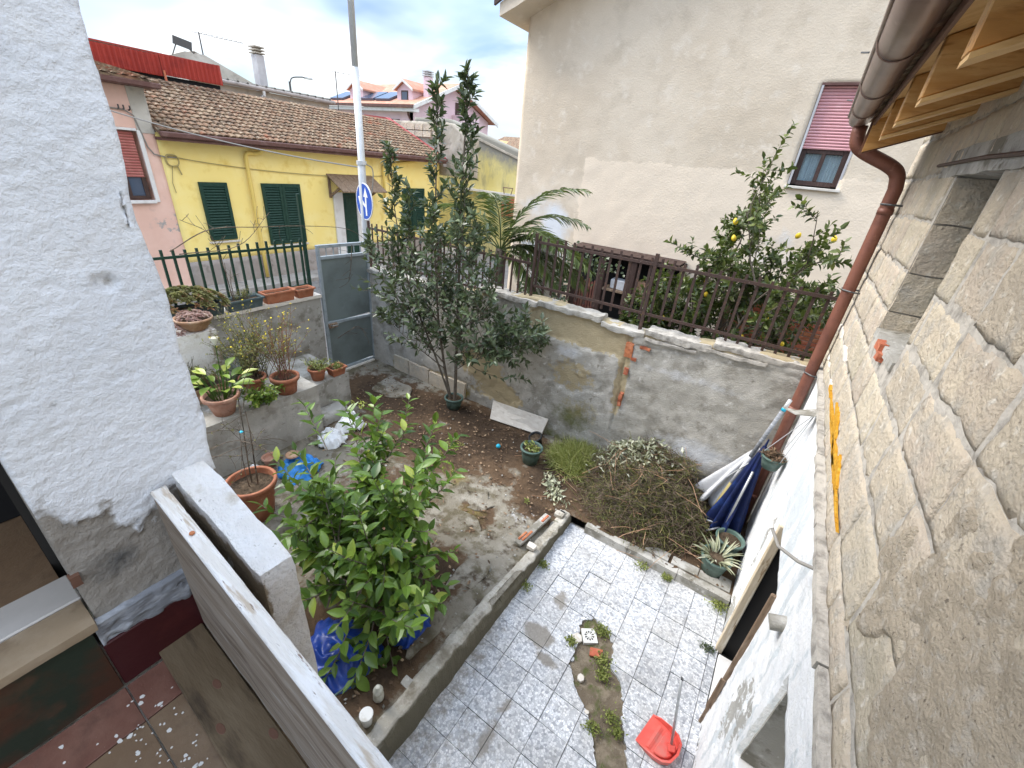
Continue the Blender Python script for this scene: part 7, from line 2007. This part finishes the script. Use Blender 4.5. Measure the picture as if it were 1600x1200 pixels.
# bare vine twigs over gate and railing
vn = MB()
for (pts) in ([(-6.3, 2.1, 2.5), (-6.32, 2.6, 2.72), (-6.3, 3.2, 2.72), (-6.28, 3.9, 2.70), (-6.26, 4.6, 2.62), (-6.24, 4.95, 2.42), (-6.22, 5.1, 2.3)],
              [(-6.35, 2.7, 1.75), (-6.36, 2.68, 2.2), (-6.35, 2.6, 2.65), (-6.33, 2.3, 2.85)], [(-6.3, 4.7, 2.35), (-6.27, 4.62, 2.0), (-6.27, 4.55, 1.75)], [(-6.25, 4.2, .8), (-6.1, 4.35, .95), (-6.05, 4.5, 1.0), (-5.95, 4.62, .85)],
              [(-6.33, 2.2, 2.45), (-6.3, 2.9, 2.5), (-6.32, 3.4, 2.9)]):
    sp_ = smooth_path(pts, 7)
    vn.tube(sp_, [.007 * (1 - .6 * k / (len(sp_) - 1)) for k in range(len(sp_))], 5)
    for k in range(9):
        q_, d = at_path(sp_, random.uniform(.1, 1))
        vn.tube(curve_pts(q_, d * .5 + rdir(.2), random.uniform(.08, .32), 5, wob=.25), .0028, 4, cap=False)
tag(vn.build('bare_vine', 'twig', fixn=False), 'bare brown vine twigs trailing over the green railing and gate', 'vine')

# ---------------------------------------------------------------- heap of cut branches
random.seed(31)
hpile = thing('brush_heap', 'heap of dry cut branches and twigs against the garden wall', 'brush heap', (-.55, 4.4, .1))
def heap_z(x, y):
    a = (x + .60) / .92; b = (y - 4.72) / 1.0
    r2 = a * a + b * b + .30 * noise.noise(Vector((x * 2.2, y * 2.2, 4)))
    return .10 + .50 * (1 - r2) ** .95 * (1 + .60 * noise.noise(Vector((x * 3.2, y * 3.2, 1))) + .25 * noise.noise(Vector((x * 8, y * 8, 1)))) if r2 < 1 else .1
relief('core', 'soil', hpile, (-1.45, 3.75, 0), (1.66, 0, 0), (0, 1.28, 0), 60, 50, lambda u, v, p: heap_z(p.x, p.y) * .90 - .03 + .02 * frac(p, 8, 3), 0)
tw = MB(); tg = MB(); pale = MB()
for k in range(7800):
    x, y = random.gauss(-.60, .42), random.gauss(4.42, .36)
    z = heap_z(x, y)
    if (z <= .101 and random.random() < .8) or y > 4.99 or x > .45 or (y < 3.78 and x > -1.2): continue
    c = Vector((x, y, z + random.uniform(-.02, .07)))
    a = random.uniform(0, 6.28)
    d = Vector((math.cos(a), math.sin(a), random.gauss(0, .42)))
    L = random.choice([.05, .08, .12, .16, .22, .30])
    pts = [c - d * L / 2 + rdir() * .012, c + Vector((0, 0, L * .06)) + rdir() * .008, c + d * L / 2 + rdir() * .012]
    r_ = random.choice([.0012, .0016, .002, .003])
    q_ = random.random()
    (tw if q_ < .66 else pale if q_ < .70 else tg).tube(pts, r_, 3, cap=False, tint=random.uniform(.1, .95))
for k in range(60):
    x, y = random.gauss(-.55, .45), random.gauss(4.25, .32)
    if y > 4.9 or x > .3: continue
    a = random.uniform(0, 6.28)
    pale.tube(curve_pts((x, y, heap_z(x, y) + .06), (math.cos(a), math.sin(a), random.uniform(-.1, .35)), random.uniform(.2, .55), 6, Vector((0, 0, -.3)), wob=.14), random.uniform(.0018, .0035), 4)
tag(tw.build('twigs', 'twig', hpile, fixn=False), kind='stuff')
tag(pale.build('pale_sticks', 'terracotta_old', hpile, fixn=False), kind='stuff')
for k in range(5200):
    x, y = random.gauss(-.50, .42), random.gauss(4.30, .36)
    z = heap_z(x, y)
    if z <= .101 or y > 4.98: continue
    leafcard(tg, Vector((x, y, z + random.uniform(0, .06))), rdir(), rdir(.6), random.uniform(.03, .065), .008, random.uniform(0, .40), fold=.3)
tag(tg.build('dry_needles', 'weed', hpile, fixn=False), kind='stuff')
dl = MB()
for k in range(760):
    x, y = random.gauss(-.93, .22), random.gauss(4.72, .14)
    if y > 5.0: y = 4.99
    leafcard(dl, Vector((x, y, heap_z(x, y) + random.uniform(.0, .13))), rdir(.1), rdir(.7), random.uniform(.05, .085), random.uniform(.022, .034), random.random(), fold=random.uniform(-.3, .5), droop=.6)
tag(dl.build('withered_leaves', 'dry_leaf', hpile, fixn=False), kind='stuff')

def tuft(name, label, c, rx, ry, n, h, mat, cat='grass', zf=None, W=.006):
    mb = MB()
    for k in range(n):
        a, r_ = random.uniform(0, 6.28), math.sqrt(random.random())
        x, y = c[0] + rx * r_ * math.cos(a), c[1] + ry * r_ * math.sin(a)
        if y > 4.99: continue
        d = Vector((random.gauss(0, 1.1), random.gauss(0, 1.1), .8))
        leafcard(mb, Vector((x, y, c[2] + (zf(r_) if zf else 0))), d, rdir(), h * random.uniform(.5, 1.1), W, random.uniform(.45, 1), fold=.4, droop=1.1)
    return tag(mb.build(name, mat, fixn=False), label, cat, kind='stuff')
tuft('dry_grass', 'pale green tussock of cut grass left of the brush heap', (-1.62, 4.66, .10), .40, .34, 3000, .20, 'grass', zf=lambda r_: .16 * (1 - r_ * r_), W=.007)
wl = MB()
for k in range(120):
    t = random.random(); x, y = -1.78 + .34 * t + random.gauss(0, .05), 4.12 - .36 * t + random.gauss(0, .05)
    leafcard(wl, Vector((x, y, .13 + random.uniform(0, .05))), rdir(.1), rdir(.8), random.uniform(.05, .085), .03, random.random(), fold=random.uniform(-.3, .5), droop=.5)
tag(wl.build('withered_branch', 'dry_leaf', fixn=False), 'withered pale leaves lying between the green pot and the curb', 'leaves', kind='stuff')
WK = 'weeds in the cracks of the yard'
for (x, y, z, r_, n, lb_) in ((-.02, 3.64, .0, .05, 90, 'green weed growing under the middle of the stone kerb'), (-.30, 3.62, .0, .06, 60, 'small green weed under the left stone kerb'), (.50, 3.62, .02, .08, 150, 'bushy green weed where the kerb meets the white wall'), (-.36, 2.66, -.01, .06, 130, 'moss tuft right of the floor drain'), (-.25, 2.42, -.01, .07, 120, 'moss tuft below the drain along the broken edge'),
                               (-.02, 2.05, -.01, .06, 70, 'green tuft halfway down the broken strip'), (-.12, 1.90, -.01, .05, 80, 'little weed low in the broken strip'), (-1.17, 2.95, .0, .05, 80, 'weed at the foot of the garden curb'), (-1.18, 2.6, .02, .05, 60, 'mossy weed on the broken face of the curb'), (.50, 3.10, .0, .05, 70, 'dark dried weed beside the cellar door post'), (-1.78, 3.55, .11, .03, 30, 'tiny green sprout on the concrete plates'), (-.20, 2.30, -.01, .05, 110, 'moss along the right edge of the broken strip'), (.05, 1.98, -.01, .04, 90, 'small moss patch on the lower right edge of the strip'), (-.55, 2.40, -.01, .04, 80, 'moss patch left of the tile shard')):
    mb = MB()
    n = int(n * 1.5)
    for k in range(n):
        p = Vector((x + random.gauss(0, r_ * .6), y + random.gauss(0, r_ * .5), z + random.uniform(0, .04)))
        leafcard(mb, p, rdir(.6), Vector((0, 0, 1)) + rdir() * .5, random.uniform(.015, .035), random.uniform(.008, .016), random.uniform(.0, .8), fold=.2)
    o = mb.build('weed', 'grass' if 'dried' not in lb_ else 'laurel_leaf', fixn=False)
    tag(o, lb_, 'weed', WK, kind='stuff')
